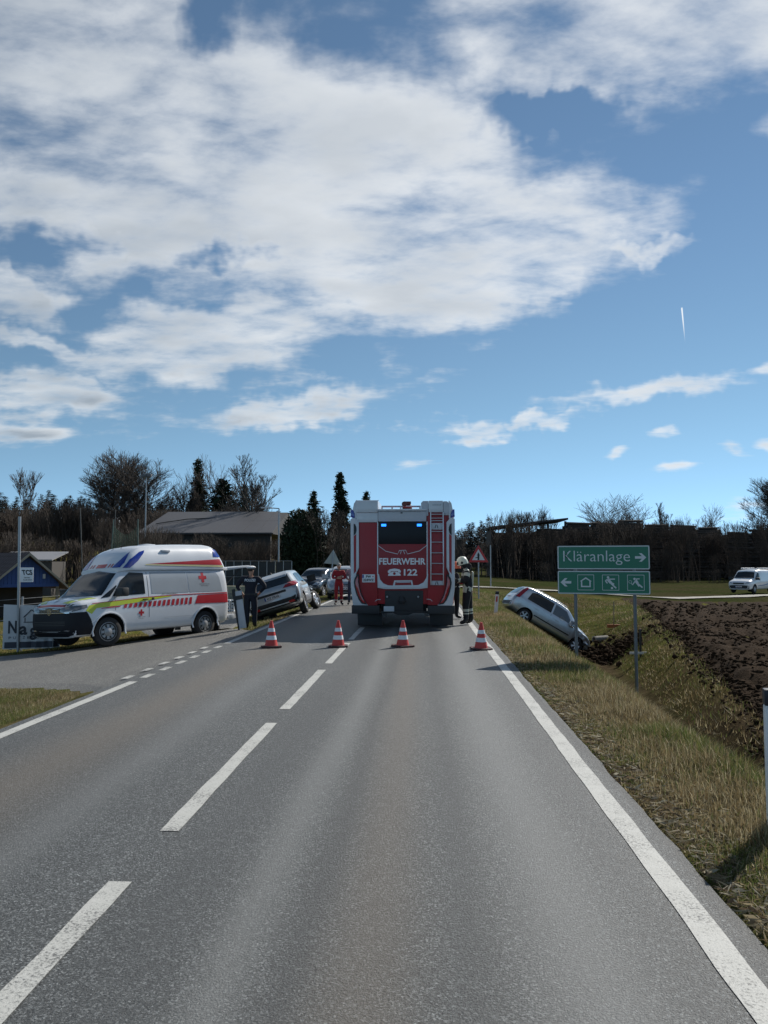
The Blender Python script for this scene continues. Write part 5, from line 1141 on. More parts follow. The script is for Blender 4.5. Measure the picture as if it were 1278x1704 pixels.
bm = bmesh.new(); lathe_bm(bm, [(.15, -.4), (.15, .4), (.11, .4), (.11, -.4), (.15, -.4)], 18, Matrix.Rotation(R(90), 4, 'Y'), False); bmo('pipe_shell', bm, M('pipe_concrete', (.20, .19, .17), .9, var=.3, bump=.4), cp, 40)

# ------------------------------------------------------------------ people
skin_m = M('skin', (.40, .22, .15), .55, var=.08); cloth_navy = M('navy_uniform', (.010, .012, .022), .85, var=.3, scale=9); boot_m = M('black_boots', (.010, .010, .011), .5, var=.2); hair_m = M('dark_hair', (.030, .022, .016), .7, var=.3); hair_grey = M('grey_hair', (.30, .28, .25), .7, var=.2)
turn_black = M('turnout_black', (.012, .0125, .016), .85, var=.35, scale=8); reflex = M('reflective_tape', (.50, .51, .42), .4, var=.12); medic_red = M('medic_red', (.27, .008, .016), .75, var=.2, scale=7); shirt_pink = M('pale_shirt', (.30, .22, .25), .8, var=.2); jeans = M('jeans', (.035, .050, .085), .85, var=.25); orange_v = M('orange_vest', (.62, .13, .02), .6, var=.15)
BASE = dict(pelvis=(0, 0, .95), waist=(0, 0, 1.10), chest=(0, 0, 1.33), neck=(0, 0, 1.50), head=(0, -.01, 1.64), crown=(0, 0, 1.73),
            hipL=(-.10, 0, .90), kneeL=(-.11, -.01, .49), ankL=(-.12, .02, .10), toeL=(-.13, -.14, .045), hipR=(.10, 0, .90), kneeR=(.11, -.01, .49), ankR=(.12, .02, .10), toeR=(.13, -.14, .045),
            shL=(-.19, 0, 1.43), elL=(-.26, .02, 1.15), wrL=(-.27, -.06, .90), hdL=(-.27, -.08, .83), shR=(.19, 0, 1.43), elR=(.26, .02, 1.15), wrR=(.27, -.06, .90), hdR=(.27, -.08, .83))
RAD = dict(pelvis=.135, waist=.125, chest=.15, neck=.055, head=.092, crown=.070, hipL=.095, kneeL=.066, ankL=.05, toeL=.042, shL=.075, elL=.050, wrL=.034, hdL=.032)
CH = [('pelvis', 'waist'), ('waist', 'chest'), ('chest', 'neck'), ('neck', 'head'), ('head', 'crown')] + [p for s in 'LR' for p in (('pelvis', 'hip' + s), ('hip' + s, 'knee' + s), ('knee' + s, 'ank' + s), ('ank' + s, 'toe' + s), ('chest', 'sh' + s), ('sh' + s, 'el' + s), ('el' + s, 'wr' + s), ('wr' + s, 'hd' + s))]
def person(label, loc, rz, pose, zones, bulk=1.0, scale=1.0, face=(0, -1), radii=None, group=None):
    """one continuous skinned body; zones(bone, t, point) -> material slot name"""
    J = dict(BASE); J.update(pose); J = {k: Vector(v) for k, v in J.items()}
    rad = dict(RAD); rad.update({k[:-1] + 'R': v for k, v in RAD.items() if k[-1] == 'L' and k[:-1] + 'R' in J})
    for k in rad:
        if k not in ('head', 'crown', 'neck', 'hdL', 'hdR', 'toeL', 'toeR'): rad[k] *= bulk
    if radii: rad.update(radii)
    names = list(J); vs = [J[k] for k in names]; rs = [rad[k] for k in names]; ed = [(names.index(a), names.index(b)) for a, b in CH]
    f = Vector((face[0], face[1], 0)).normalized(); sdv = Vector((-f.y, f.x, 0)); hd_ = J['head']
    def add(p, r, par): vs.append(p); rs.append(r); ed.append((par, len(vs) - 1)); return len(vs) - 1
    add(hd_ + f * .115 + Vector((0, 0, -.01)), .014, names.index('head'))                       # nose
    for s in (-1, 1): add(hd_ + sdv * s * .098 + Vector((0, 0, .0)), .016, names.index('head'))  # ears
    for s in 'LR':                                                                             # fingers
        h = J['hd' + s]; dirv = (h - J['wr' + s]).normalized(); side = dirv.orthogonal().normalized()
        for k in range(4):
            a_ = add(h + dirv * .045 + side * (.024 * (k - 1.5)), .0105, names.index('hd' + s)); add(h + dirv * (.085 + .012 * (k in (1, 2))) + side * (.026 * (k - 1.5)) + f * .018, .009, a_)
        a_ = add(h + side * .050 + dirv * .005, .012, names.index('wr' + s)); add(h + side * .062 + dirv * .040, .010, a_)
    me = bpy.data.meshes.new('p'); me.from_pydata([tuple(v) for v in vs], ed, []); me.update(); o = bpy.data.objects.new('p', me); COL.objects.link(o)
    md = o.modifiers.new('s', 'SKIN'); md.branch_smoothing = .3
    if not me.skin_vertices: me.attributes
    for i, sv_ in enumerate(me.skin_vertices[0].data):
        sv_.radius = (rs[i], rs[i] * (.82 if names and i < len(names) and names[i] in ('pelvis', 'waist', 'chest') else 1)); sv_.use_root = (i == 0)
    ss = o.modifiers.new('u', 'SUBSURF'); ss.levels = 2; ss.render_levels = 2
    dg = bpy.context.evaluated_depsgraph_get(); dg.update(); res = bpy.data.meshes.new_from_object(o.evaluated_get(dg)); bpy.data.objects.remove(o)
    bones = [(a, b, J[a], J[b]) for a, b in CH]; slots = []; res.materials.clear()
    for p in res.polygons:
        best = None
        for a, b, pa, pb in bones:
            d = pb - pa; t = max(0, min(1, (p.center - pa).dot(d) / d.length_squared)); dist = (p.center - pa - d * t).length - .5 * (rad[a] * (1 - t) + rad[b] * t)
            if best is None or dist < best[0]: best = (dist, b, t)
        m_ = zones(best[1], best[2], p.center)
        if m_ not in slots: slots.append(m_)
        p.material_index = slots.index(m_)
    E_ = empty('person', loc, rz, label, 'person', group); E_.scale = (scale,) * 3
    for m_ in slots: res.materials.append(m_)
    b_ = link('body', res, None, E_); res.polygons.foreach_set('use_smooth', [True] * len(res.polygons))
    return E_, J, f
def put_eyes(E_, J, f):
    sdv = Vector((-f.y, f.x, 0))
    for s in (-1, 1):
        bm = bmesh.new(); bmesh.ops.create_uvsphere(bm, u_segments=8, v_segments=6, radius=.011, matrix=Matrix.Translation(J['head'] + f * .084 + sdv * s * .034 + Vector((0, 0, .015)))); bmo('eye', bm, ink, E_, 40)
    p = J['head'] + f * .088 + Vector((0, 0, -.055)); bm = bmesh.new(); bx(bm, -.022, .022, -.006, .006, -.004, .004, Matrix.Translation(p) @ Matrix.Rotation(math.atan2(sdv.y, sdv.x), 4, 'Z')); bmo('mouth', bm, plate_red, E_)
def hair_cap(E_, J, f, mat, low=.02):
    bm = bmesh.new(); c_ = J['head'] * .35 + J['crown'] * .65; bmesh.ops.create_uvsphere(bm, u_segments=16, v_segments=10, radius=.098, matrix=Matrix.Translation(c_ - f * .014 + Vector((0, 0, -.012))))
    kill = [v for v in bm.verts if (v.co - c_).z < -.02 and (v.co - c_).dot(f) > -.02 or (v.co - c_).z < -.075]; bmesh.ops.delete(bm, geom=kill, context='VERTS'); bmo('hair', bm, mat, E_, 60)
def std_zone(top, leg, boot, skin=skin_m, cuff=.86, extra=None):
    def z(b, t, p):
        if extra:
            e_ = extra(b, t, p)
            if e_: return e_
        if b[:2] in ('el', 'sh', 'ch', 'wa'): return top
        if b[:2] == 'wr': return top if t < cuff else skin
        if b[:2] == 'hd': return skin
        if b == 'neck': return top if t < .75 else skin
        if b in ('head', 'crown'): return skin
        if b[:3] in ('hip', 'kne'): return leg
        if b[:3] == 'ank': return leg if t < .82 else boot
        if b[:3] == 'toe': return boot
        return leg
    return z
# police officer, back to the camera
E_, J, f = person('police officer in dark uniform and white cap walking beside the damaged crossover', (-4.60, 20.5, tz(-4.6, 20.5)), 0,
    dict(elL=(-.40, .02, 1.20), wrL=(-.26, .10, .98), hdL=(-.22, .14, .93), elR=(.42, .0, 1.20), wrR=(.24, .10, 1.02), hdR=(.19, .14, .97), shL=(-.215, 0, 1.44), shR=(.215, 0, 1.43), kneeR=(.11, .05, .49), ankR=(.10, .10, .12), toeR=(.13, .22, .05), kneeL=(-.10, .02, .49), ankL=(-.10, -.02, .10), toeL=(-.12, .14, .045)),
    std_zone(cloth_navy, cloth_navy, boot_m), 1.3, .94, (.5, 1))
hair_cap(E_, J, f, hair_m)
cap = lathe('peaked_cap', [(.100, 1.68), (.106, 1.705), (.132, 1.725), (.136, 1.745), (.09, 1.775), (.001, 1.782)], M('cap_white', (.70, .71, .72), .6, var=.05), E_, 24, Matrix.Translation((0, 0, .0)))
lathe('cap_band', [(.1005, 1.675), (.1065, 1.704), (.1075, 1.704), (.102, 1.675)], boot_m, cap, 24); prism('cap_visor', [(.03, .085), (.10, .05), (.15, .10), (.10, .17), (.04, .17)], 'z', 1.676, 1.685, boot_m, cap)
bt = textmesh('POLIZEI', .09, .002); pb = Body(E_.children[0]); xsv = [v.co.x for v in bt.vertices]; cc = (min(xsv) + max(xsv)) / 2
for v in bt.vertices: v.co = Vector(((v.co.x - cc) * .30 / (max(xsv) - min(xsv)), 1.37 + v.co.y * 1.1 + .0, 0))
AXIS['N'] = (Vector((0, 1, 0)), lambda a, b: Vector((a, -5, b)))
pb.patch('back_lettering', None, 'N', letter_white, E_, .006, 10, bt)
box('belt_pouch', .13, .20, -.10, .02, .92, 1.02, boot_m, E_, .01); box('belt', -.15, .15, -.125, -.115, .96, 1.0, boot_m, E_, .003)
hpn = empty('folded_sign_board', (-4.76, 20.40, tz(-4.76, 20.40)), R(-6), 'white warning board with dark edge held upright beside the police officer', 'sign board')
mtb = Matrix.Rotation(R(-11), 4, 'Y')
prism('board', [(-.10, .06), (.10, .06), (.14, 1.05), (-.04, 1.05)], 'y', -.015, .015, M('board_grey_white', (.50, .51, .54), .5, var=.1, dirt=.2), hpn, .004, mtb); prism('dark_edge', [(-.13, .05), (-.10, .05), (-.04, 1.12), (-.12, 1.12)], 'y', -.03, .03, boot_m, hpn, .004, mtb); prism('dark_band', [(-.06, .82), (.135, .82), (.14, .93), (-.05, .93)], 'y', -.02, -.0155, boot_m, hpn, 0, mtb)
# firefighter in profile, facing the truck
def fz(b, t, p):
    if b[:3] == 'ank' and .22 < t < .34 or b[:3] == 'ank' and .42 < t < .54: return reflex
    if b in ('waist', 'hipL', 'hipR', 'kneeL', 'kneeR') and (.90 < p.z < .945 or .97 < p.z < 1.015): return reflex
    if b[:2] == 'el' and .25 < t < .5: return reflex
    if b[:2] == 'wr' and .55 < t < .8: return reflex
    if b == 'chest' and p.x > .12 and p.z > 1.28: return reflex
    if b[:2] == 'sh' and t > .5 and p.z > 1.45: return reflex
    return None
E_, J, f = person('firefighter in black turnout gear and pale helmet bending towards the fire engine', (1.12, 21.0, .0), 0,
    dict(pelvis=(.06, 0, .96), waist=(.07, 0, 1.12), chest=(.05, 0, 1.34), neck=(-.03, 0, 1.52), head=(-.10, -.01, 1.64), crown=(-.09, 0, 1.74), hipL=(.04, -.10, .92), hipR=(.06, .10, .92), kneeL=(-.01, -.11, .50), ankL=(.0, -.12, .11), toeL=(-.17, -.13, .05), kneeR=(.10, .12, .50), ankR=(.15, .12, .11), toeR=(.0, .12, .05),
         shL=(.04, -.20, 1.44), elL=(.0, -.26, 1.16), wrL=(-.24, -.18, 1.20), hdL=(-.31, -.15, 1.22), shR=(.02, .20, 1.44), elR=(-.06, .25, 1.16), wrR=(-.28, .14, 1.16), hdR=(-.35, .12, 1.18)),
    std_zone(turn_black, turn_black, boot_m, boot_m, .9, fz), 1.5, 1.0, (-1, -.15))
hel = M('helmet_pale', (.62, .64, .52), .35, var=.06, coat=.4)
Hm = lathe('helmet', [(.150, 1.61), (.152, 1.66), (.145, 1.72), (.12, 1.78), (.07, 1.82), (.001, 1.83)], hel, E_, 24, Matrix.Translation((-.09, 0, 0)) @ Matrix.Translation((0, 0, 1.7)) @ Matrix.Rotation(R(-16), 4, 'Y') @ Matrix.Translation((0, 0, -1.7)))
prism('neck_flap', [(-.02, 1.60), (.10, 1.66), (.16, 1.60), (.13, 1.46), (.02, 1.44), (-.06, 1.52)], 'y', -.12, .12, turn_black, E_, .03); prism('helmet_visor', [(-.235, 1.60), (-.225, 1.68), (-.19, 1.70), (-.20, 1.60)], 'y', -.10, .10, black_pl, Hm, .01); lathe('visor_hinge', [(.035, 0), (.03, .015), (.001, .018)], black_pl, Hm, 12, Matrix.Translation((-.10, -.148, 1.66)) @ Matrix.Rotation(R(90), 4, 'X'))
prism('air_set_frame', [(.16, 1.02), (.20, 1.02), (.22, 1.40), (.17, 1.44)], 'y', -.09, .09, reflex, E_, .015)
# second firefighter half hidden by the truck's corner
E_, J, f = person('firefighter in orange vest half hidden by the right corner of the fire engine', (.96, 23.2, 0), 0,
    dict(shL=(.0, -.20, 1.42), shR=(0, .20, 1.42), elL=(.08, -.25, 1.15), wrL=(.26, -.2, 1.14), hdL=(.33, -.18, 1.15), elR=(.08, .25, 1.15), wrR=(.26, .18, 1.12), hdR=(.33, .16, 1.12), hipL=(0, -.10, .9), hipR=(0, .10, .9), kneeL=(.02, -.11, .49), ankL=(0, -.12, .1), toeL=(.16, -.12, .05), kneeR=(.02, .11, .49), ankR=(0, .12, .1), toeR=(.16, .12, .05)),
    std_zone(turn_black, turn_black, boot_m, boot_m, .9, lambda b, t, p: orange_v if b in ('chest', 'waist') and 1.18 < p.z else (reflex if b == 'waist' and p.z < 1.03 else (medic_red if b[:2] == 'wr' else None))), 1.22, .93, (1, 0))
lathe('helmet', [(.150, 1.60), (.152, 1.66), (.14, 1.74), (.08, 1.81), (.001, 1.83)], M('helmet_orange', (.65, .10, .02), .35, var=.08, coat=.4), E_, 24, Matrix.Translation((0, 0, 0)))
# paramedic with folded arms
E_, J, f = person('paramedic in red overalls standing with folded arms on the road', (-3.33, 30.4, 0), R(10), dict(elL=(-.27, -.06, 1.14), wrL=(-.04, -.20, 1.17), hdL=(.06, -.21, 1.20), elR=(.27, -.06, 1.14), wrR=(.06, -.22, 1.13), hdR=(-.05, -.22, 1.15), toeL=(-.17, -.13, .045), toeR=(.17, -.13, .045)),
    std_zone(medic_red, medic_red, boot_m, skin_m, .9, lambda b, t, p: reflex if b[:3] == 'ank' and .62 < t < .74 else None), 1.14, .93, (.3, -1)); hair_cap(E_, J, f, hair_grey); put_eyes(E_, J, f)
E_, J, f = person('person in pale shirt and jeans talking beside the paramedic, half behind the fire engine', (-2.83, 30.6, 0), 0, dict(elL=(-.25, -.03, 1.16), wrL=(-.14, -.20, 1.05), hdL=(-.10, -.25, 1.07), toeL=(-.16, -.12, .045)), std_zone(shirt_pink, jeans, boot_m), 1.08, .95, (-.8, -.5)); hair_cap(E_, J, f, hair_grey); put_eyes(E_, J, f)
# person behind the ambulance: only the red trousers show under it
pz = tz(-9.2, 21.6)
E_, J, f = person('person in red trousers standing behind the ambulance, legs visible under it', (-9.2, 21.6, pz), R(-30), {}, std_zone(medic_red, medic_red, boot_m), 1.1, .95, (.6, -.8)); hair_cap(E_, J, f, hair_m); put_eyes(E_, J, f)
# ------------------------------------------------------------------ trees
bark = M('grey_brown_bark', (.075, .062, .050), .9, var=.3, scale=4); twig_m = M('winter_twigs', (.062, .050, .042), .9, var=.3, scale=3); twig_red = M('brown_twigs', (.060, .046, .036), .9, var=.3, scale=2)
def seg_mesh(segs, n):
    """tapered prisms for many branch segments at once: arrays p0, p1, r0, r1"""
    p0 = np.array([s[0] for s in segs], float); p1 = np.array([s[1] for s in segs], float); r0 = np.array([s[2] for s in segs])[:, None]; r1 = np.array([s[3] for s in segs])[:, None]
    t = p1 - p0; t /= np.linalg.norm(t, axis=1, keepdims=True) + 1e-9
    ref = np.where(np.abs(t[:, 2:3]) < .9, np.array([[0, 0, 1.]]), np.array([[1., 0, 0]])); u = np.cross(t, ref); u /= np.linalg.norm(u, axis=1, keepdims=True); w_ = np.cross(t, u)
    rings = []
    for k in range(n):
        a = 2 * math.pi * k / n; d = u * math.cos(a) + w_ * math.sin(a); rings.append((p0 + d * r0, p1 + d * r1))
    m = len(segs); V = np.concatenate([np.stack([r[0] for r in rings], 1), np.stack([r[1] for r in rings], 1)], 1).reshape(-1, 3)
    o = np.arange(m)[:, None] * 2 * n; F = np.concatenate([o + np.array([[k, (k + 1) % n, n + (k + 1) % n, n + k]]) for k in range(n)], 0)
    return V, F
def grow(rnd, h, spread=.6, levels=5, r0=.22, fork=.34, kids=(2, 4), up=.25, rmin=.010, ratio=.70, nseg=3):
    """list of (p0, p1, r0, r1, level)"""
    out = []
    def rec(p, d, ln, r, lv):
        q = p
        for i in range(nseg):
            d2 = (d + Vector((rnd.gauss(0, .10), rnd.gauss(0, .10), rnd.gauss(0, .06) + up * .12))).normalized(); e = q + d2 * ln / nseg
            ra, rb = r * (1 - .45 * i / nseg), r * (1 - .45 * (i + 1) / nseg); out.append((tuple(q), tuple(e), max(ra, rmin), max(rb, rmin), lv)); q = e; d = d2
            if lv < levels and (i > 0 or lv > 0) and rnd.random() < .8:
                for _ in range(rnd.choice((1, 1, 2))):
                    a = rnd.uniform(0, 6.283); ax = Vector((math.cos(a), math.sin(a), 0)); dd = (d * rnd.uniform(.5, 1.0) + ax * spread * rnd.uniform(.6, 1.2) + Vector((0, 0, up * .5))).normalized()
                    rec(q, dd, ln * ratio * rnd.uniform(.65, 1.0), rb * .62, lv + 1)
        if lv < levels:
            for _ in range(rnd.randint(*kids)):
                a = rnd.uniform(0, 6.283); ax = Vector((math.cos(a), math.sin(a), 0)); dd = (d + ax * spread * rnd.uniform(.5, 1.0) + Vector((0, 0, up * .4))).normalized(); rec(q, dd, ln * ratio * rnd.uniform(.8, 1.05), r * .55, lv + 1)
    rec(Vector((0, 0, 0)), Vector((0, 0, 1)), h * fork, r0, 0); return out
def tree_meshes(segs, h):
    top = max(s[1][2] for s in segs); k = h / top
    segs = [(tuple(np.array(a) * k), tuple(np.array(b) * k), c, d, l) for a, b, c, d, l in segs]
    return [s for s in segs if s[4] <= 1], [s for s in segs if s[4] > 1]
def make_me(name, V, F, mat, loops=4):
    o = npmesh(name, V, F, mat, None, False, None, loops); me = o.data; bpy.data.objects.remove(o); return me
PROTO = {}
def bare_proto(key, seed, h, **kw):
    rnd = random.Random(seed); tr, cr = tree_meshes(grow(rnd, h, **kw), h)
    V, F = seg_mesh(tr, 6); V2, F2 = seg_mesh(cr, 3)
    PROTO[key] = (make_me('trunk', V, F, bark), make_me('crown', V2, F2, kw.get('mat', twig_m)), h)
for k_, a_ in {'round': (11, 15, dict(spread=.80, levels=5, r0=.30, fork=.17, kids=(3, 4), ratio=.74, rmin=.012, up=.22, nseg=3)), 'tall': (5, 14, dict(spread=.50, levels=4, r0=.18, fork=.28, kids=(2, 3), ratio=.70, rmin=.015, up=.45)), 'tall2': (23, 14, dict(spread=.62, levels=4, r0=.18, fork=.25, kids=(2, 3), ratio=.72, rmin=.015, up=.35)),
               'birch': (31, 12, dict(spread=.42, levels=4, r0=.12, fork=.30, kids=(2, 3), ratio=.66, rmin=.015, up=.55)), 'slim': (47, 12, dict(spread=.42, levels=4, r0=.13, fork=.48, kids=(2, 4), ratio=.55, rmin=.011, up=.25)), 'open': (53, 13, dict(spread=.95, levels=4, r0=.20, fork=.22, kids=(2, 3), ratio=.76, rmin=.017, up=.15))}.items(): bare_proto(k_, a_[0], a_[1], **a_[2])
def plant(key, x, y, h, label, rz=0, wide=1.0, sink=.15, group=None, name='bare_tree', cat='tree', z=None):
    tm, cm, h0 = PROTO[key]; e = empty(name, (x, y, (tz(x, y) if z is None else z) - sink), rz, label, cat, group); s = h / h0; e.scale = (s * wide, s * wide, s)
    for nm, me in (('trunk', tm), ('crown', cm)): o = bpy.data.objects.new(nm, me); COL.objects.link(o); o.parent = e
    return e
conif_m = M('conifer_needles', (.016, .030, .014), .85, var=.5, scale=1.5, spec=.2); ever_m = M('evergreen_leaves', (.018, .030, .012), .7, var=.5, scale=2, spec=.3)
def conifer_proto(key, seed, h, w, dens=1.0, droop=.35, top=1.0):
    g = np.random.default_rng(seed); tris = []; z = h * .10
    while z < h * .985:
        f = (z - h * .1) / (h * .9); rr_ = w * (1 - f) ** .82 * (.8 + .35 * g.random()) + .10; nb = int((7 + 7 * (1 - f)) * dens)
        for _ in range(nb):
            a = g.random() * 6.283; ln = rr_ * (.55 + .55 * g.random()); m_ = int(9 + ln * 9)
            t = g.random(m_) ** .7; px_ = np.cos(a) * ln * t; py_ = np.sin(a) * ln * t; pz_ = z - droop * ln * t ** 1.5 + g.normal(0, .06, m_)
            c = np.stack([px_, py_, pz_], 1) + g.normal(0, .07, (m_, 3)); s_ = (.13 + .12 * g.random((m_, 1))) * (1.1 - .4 * f)
            tris.append(np.stack([c + g.normal(0, 1, (m_, 3)) * s_ * [1, 1, .6], c + g.normal(0, 1, (m_, 3)) * s_ * [1, 1, .6], c + g.normal(0, 1, (m_, 3)) * s_ * [1, 1, .9] - [0, 0, .05]], 1))
        z += h * .016 + .08
    T_ = np.concatenate(tris, 0); V = T_.reshape(-1, 3); F = np.arange(len(V)).reshape(-1, 3)
    V2, F2 = seg_mesh([((0, 0, -.2), (0, 0, h * .5), .16, .1), ((0, 0, h * .5), (0, 0, h), .1, .02)], 6)
    PROTO[key] = (make_me('trunk', V2, F2, bark), make_me('crown', V, F, conif_m, 3), h)
conifer_proto('spruce', 3, 12, 2.1, 1.0); conifer_proto('spruce2', 8, 13, 1.9, .8, .15); conifer_proto('fir', 15, 10, 2.4, .7, .05)
LT = 'trees behind the sports ground'; RT = 'bare trees on the skyline behind the timber yard'
for key, x, y, h, wd, lb in [('round', -34.6, 90, 15.2, 1.12, 'large round crowned bare tree above the ambulance'), ('tall', -30.5, 93, 13.6, .9, 'slender bare tree between the round tree and the dark conifer'), ('tall2', -26.0, 92, 15.4, 1.0, 'tall bare tree right of the dark conifer on the left skyline'), ('slim', -17.1, 75, 12.6, 1.15, 'thin tall bare tree standing in front of the long roof'),
                             ('birch', -47.5, 90, 13.5, 1.0, 'slim bare tree at the left edge of the picture'), ('tall', -39.8, 84, 9.6, .8, 'small bare tree left of the round crowned tree'), ('tall2', -19.6, 102, 9.2, .9, 'low bare tree just right of the thin tall tree'), ('birch', -15.0, 96, 9.0, 1.3, 'pale bushy bare tree left of the pointed conifers'), ('birch', -51, 95, 9, 1.2, 'short bare tree beyond the blue hut'), ('tall2', -32.4, 97, 14.2, 1.0, 'bare tree merging with the right side of the round crowned tree'), ('tall', -23.2, 96, 13.2, 1.1, 'bare tree behind the broad dark conifer'), ('tall2', -44, 99, 9.5, 1.2, 'spreading low bare tree over the blue hut')]:
    plant(key, x, y, h, lb, hash(lb[:9]) % 6 if False else len(lb) * 1.7, wd, .2, LT, z=0.0)
for key, x, y, h, wd, lb in [('spruce2', -28.4, 96, 15.3, 1.1, 'tall dark conifer between the bare trees on the left'), ('fir', -24.6, 94, 12.4, 1.6, 'broad dark conifer right of the tallest bare tree'), ('spruce2', -20.6, 88, 11.2, 1.0, 'pointed dark conifer behind the thin tall tree'), ('fir', -12.0, 84, 9.9, 1.0, 'loose greyish conifer left of the dark pointed spruce'), ('spruce', -9.3, 86, 12.0, 1.15, 'dark pointed spruce left of the fire engine'), ('fir', -6.4, 86, 10.0, .9, 'conifer top peeking over the roof of the fire engine')]:
    plant(key, x, y, h, lb, len(lb), wd, .2, LT, 'conifer', z=0.0)
for key, x, y, h, wd, lb in [('open', 32.6, 136, 14.6, .95, 'spreading bare tree highest above the log stacks'), ('tall', 38.2, 138, 13.0, 1.0, 'bare tree just right of the spreading tree over the log stacks'), ('slim', 41.8, 138, 13.2, 1.0, 'thin bare tree between two broader ones over the log stacks'), ('tall2', 46.5, 134, 12.6, 1.1, 'broad bare tree over the right hand log stacks'), ('birch', 17.2, 140, 11.6, 1.2, 'first of the pale bare trees behind the shed roof'), ('birch', 20.2, 142, 12.0, 1.2, 'middle one of the pale bare trees behind the shed roof'), ('tall', 24.2, 140, 13.0, 1.0, 'bushy bare tree at the right end of the shed roof'),
                             ('round', 56.0, 128, 17.2, 1.0, 'large bare tree at the right edge of the picture'), ('tall', 64, 122, 13, 1.2, 'bare tree at the far right behind the van'), ('birch', 9.4, 128, 9.0, 1.3, 'pale bare tree just right of the fire engine'), ('birch', 6.9, 120, 8.0, 1.1, 'low bare tree close to the right side of the fire engine')]:
    plant(key, x, y, h, lb, len(lb) * 2.3, wd, .2, RT, z=-.6)
def leaf_bush(name, x, y, rx, ry_, h, mat, label, n, size, seed, cat='shrub'):
    g = np.random.default_rng(seed); e = empty(name, (x, y, tz(x, y) - .1), 0, label, cat)
    d = g.normal(0, 1, (n, 3)); d /= np.linalg.norm(d, axis=1, keepdims=True); rad_ = g.random(n) ** .28
    lump = 1 + .42 * fbm(d[:, 0] * 2.2 + 5, d[:, 2] * 2.2 + d[:, 1] * 1.7, 3, seed); c = d * (rad_ * lump)[:, None] * [rx, ry_, h * .52] + [0, 0, h * .50]; c = c[c[:, 2] > .05]; m_ = len(c)
    T_ = c[:, None, :] + g.normal(0, size, (m_, 3, 3)); V = T_.reshape(-1, 3); npmesh('crown', V, np.arange(len(V)).reshape(-1, 3), mat, e)
    V2, F2 = seg_mesh([((0, 0, -.2), (.1, 0, h * .5), .14, .08)] + [((.05, 0, h * .2), (rx * .5 * math.cos(k), ry_ * .5 * math.sin(k), h * .6), .06, .03) for k in range(5)], 5); npmesh('trunk', V2, F2, bark, e, False, None, 4); return e
leaf_bush('evergreen_shrub', -9.7, 62, 1.75, 1.7, 6.3, ever_m, 'large dark evergreen shrub behind the damaged crossover', 15000, .10, 5); leaf_bush('evergreen_shrub', -8.2, 66, 1.2, 1.2, 4.2, ever_m, 'lower dark evergreen shrub beside the large one, nearer the fire engine', 7000, .10, 6)
# thickets of bare scrub that read as one mass
def thicket(name, spots, mat, label, seed, rmin=.012, nstem=8):
    rnd = random.Random(seed); protos = []
    for k in range(5):
        segs = []
        for s in range(nstem):
            ox, oy = rnd.gauss(0, .35), rnd.gauss(0, .35)
            for a, b, c, d, l in grow(rnd, 1.0, .50, 3, .010, .40, (2, 3), .40, .0016, .66, 2): segs.append(((a[0] + ox * .3, a[1] + oy * .3, a[2]), (b[0] + ox * .3, b[1] + oy * .3, b[2]), c, d))
        top = max(s[1][2] for s in segs); V, F = seg_mesh(segs, 3); V = V / top; protos.append((V, F))
    VV, FF, off = [], [], 0
    for x, y, z, h, wd in spots:
        V, F = protos[rnd.randrange(5)]; a = rnd.uniform(0, 6.283); c, s = math.cos(a), math.sin(a)
        Q = np.stack([(V[:, 0] * c - V[:, 1] * s) * h * wd + x, (V[:, 0] * s + V[:, 1] * c) * h * wd + y, V[:, 2] * h + z], 1); VV.append(Q); FF.append(F + off); off += len(V)
    o = npmesh(name, np.concatenate(VV), np.concatenate(FF), mat, None, False, None, 4); return tag(o, label, 'scrub', kind='stuff')
rs = random.Random(4); sp = []
for i in range(95): x = rs.uniform(2.5, 66); y = rs.uniform(104, 117); sp.append((x, y, tz(x, y) - .1, rs.choice((4.5, 5.5, 6.5, 8.0, 9.6)) * rs.uniform(.85, 1.05) * (1 if x > 9 else .7), rs.uniform(.55, .9)))
for i in range(40): x = rs.uniform(2.5, 66); y = rs.uniform(100, 106); sp.append((x, y, tz(x, y) - .1, rs.uniform(1.5, 3.2), 1.3))
thicket('bare_scrub', sp, twig_red, 'brown leafless scrub growing in front of the log stacks', 5)
sp = []
for i in range(80): x = rs.uniform(-48, -12); y = rs.uniform(50, 66); sp.append((x, y, tz(x, y) - .1, rs.uniform(2.5, 5.0), rs.uniform(.8, 1.2)))
for i in range(70): x = rs.uniform(-60, -18); y = rs.uniform(78, 92); sp.append((x, y, tz(x, y) * .3, rs.uniform(6, 9), rs.uniform(.7, 1.0)))
for i in range(26): x = rs.uniform(-8.5, -4.8); y = rs.uniform(60, 95); sp.append((x, y, -.1, rs.uniform(3.0, 6.5), .9))
thicket('bare_scrub', sp, twig_red, 'brown leafless scrub around the sports ground on the left', 6)
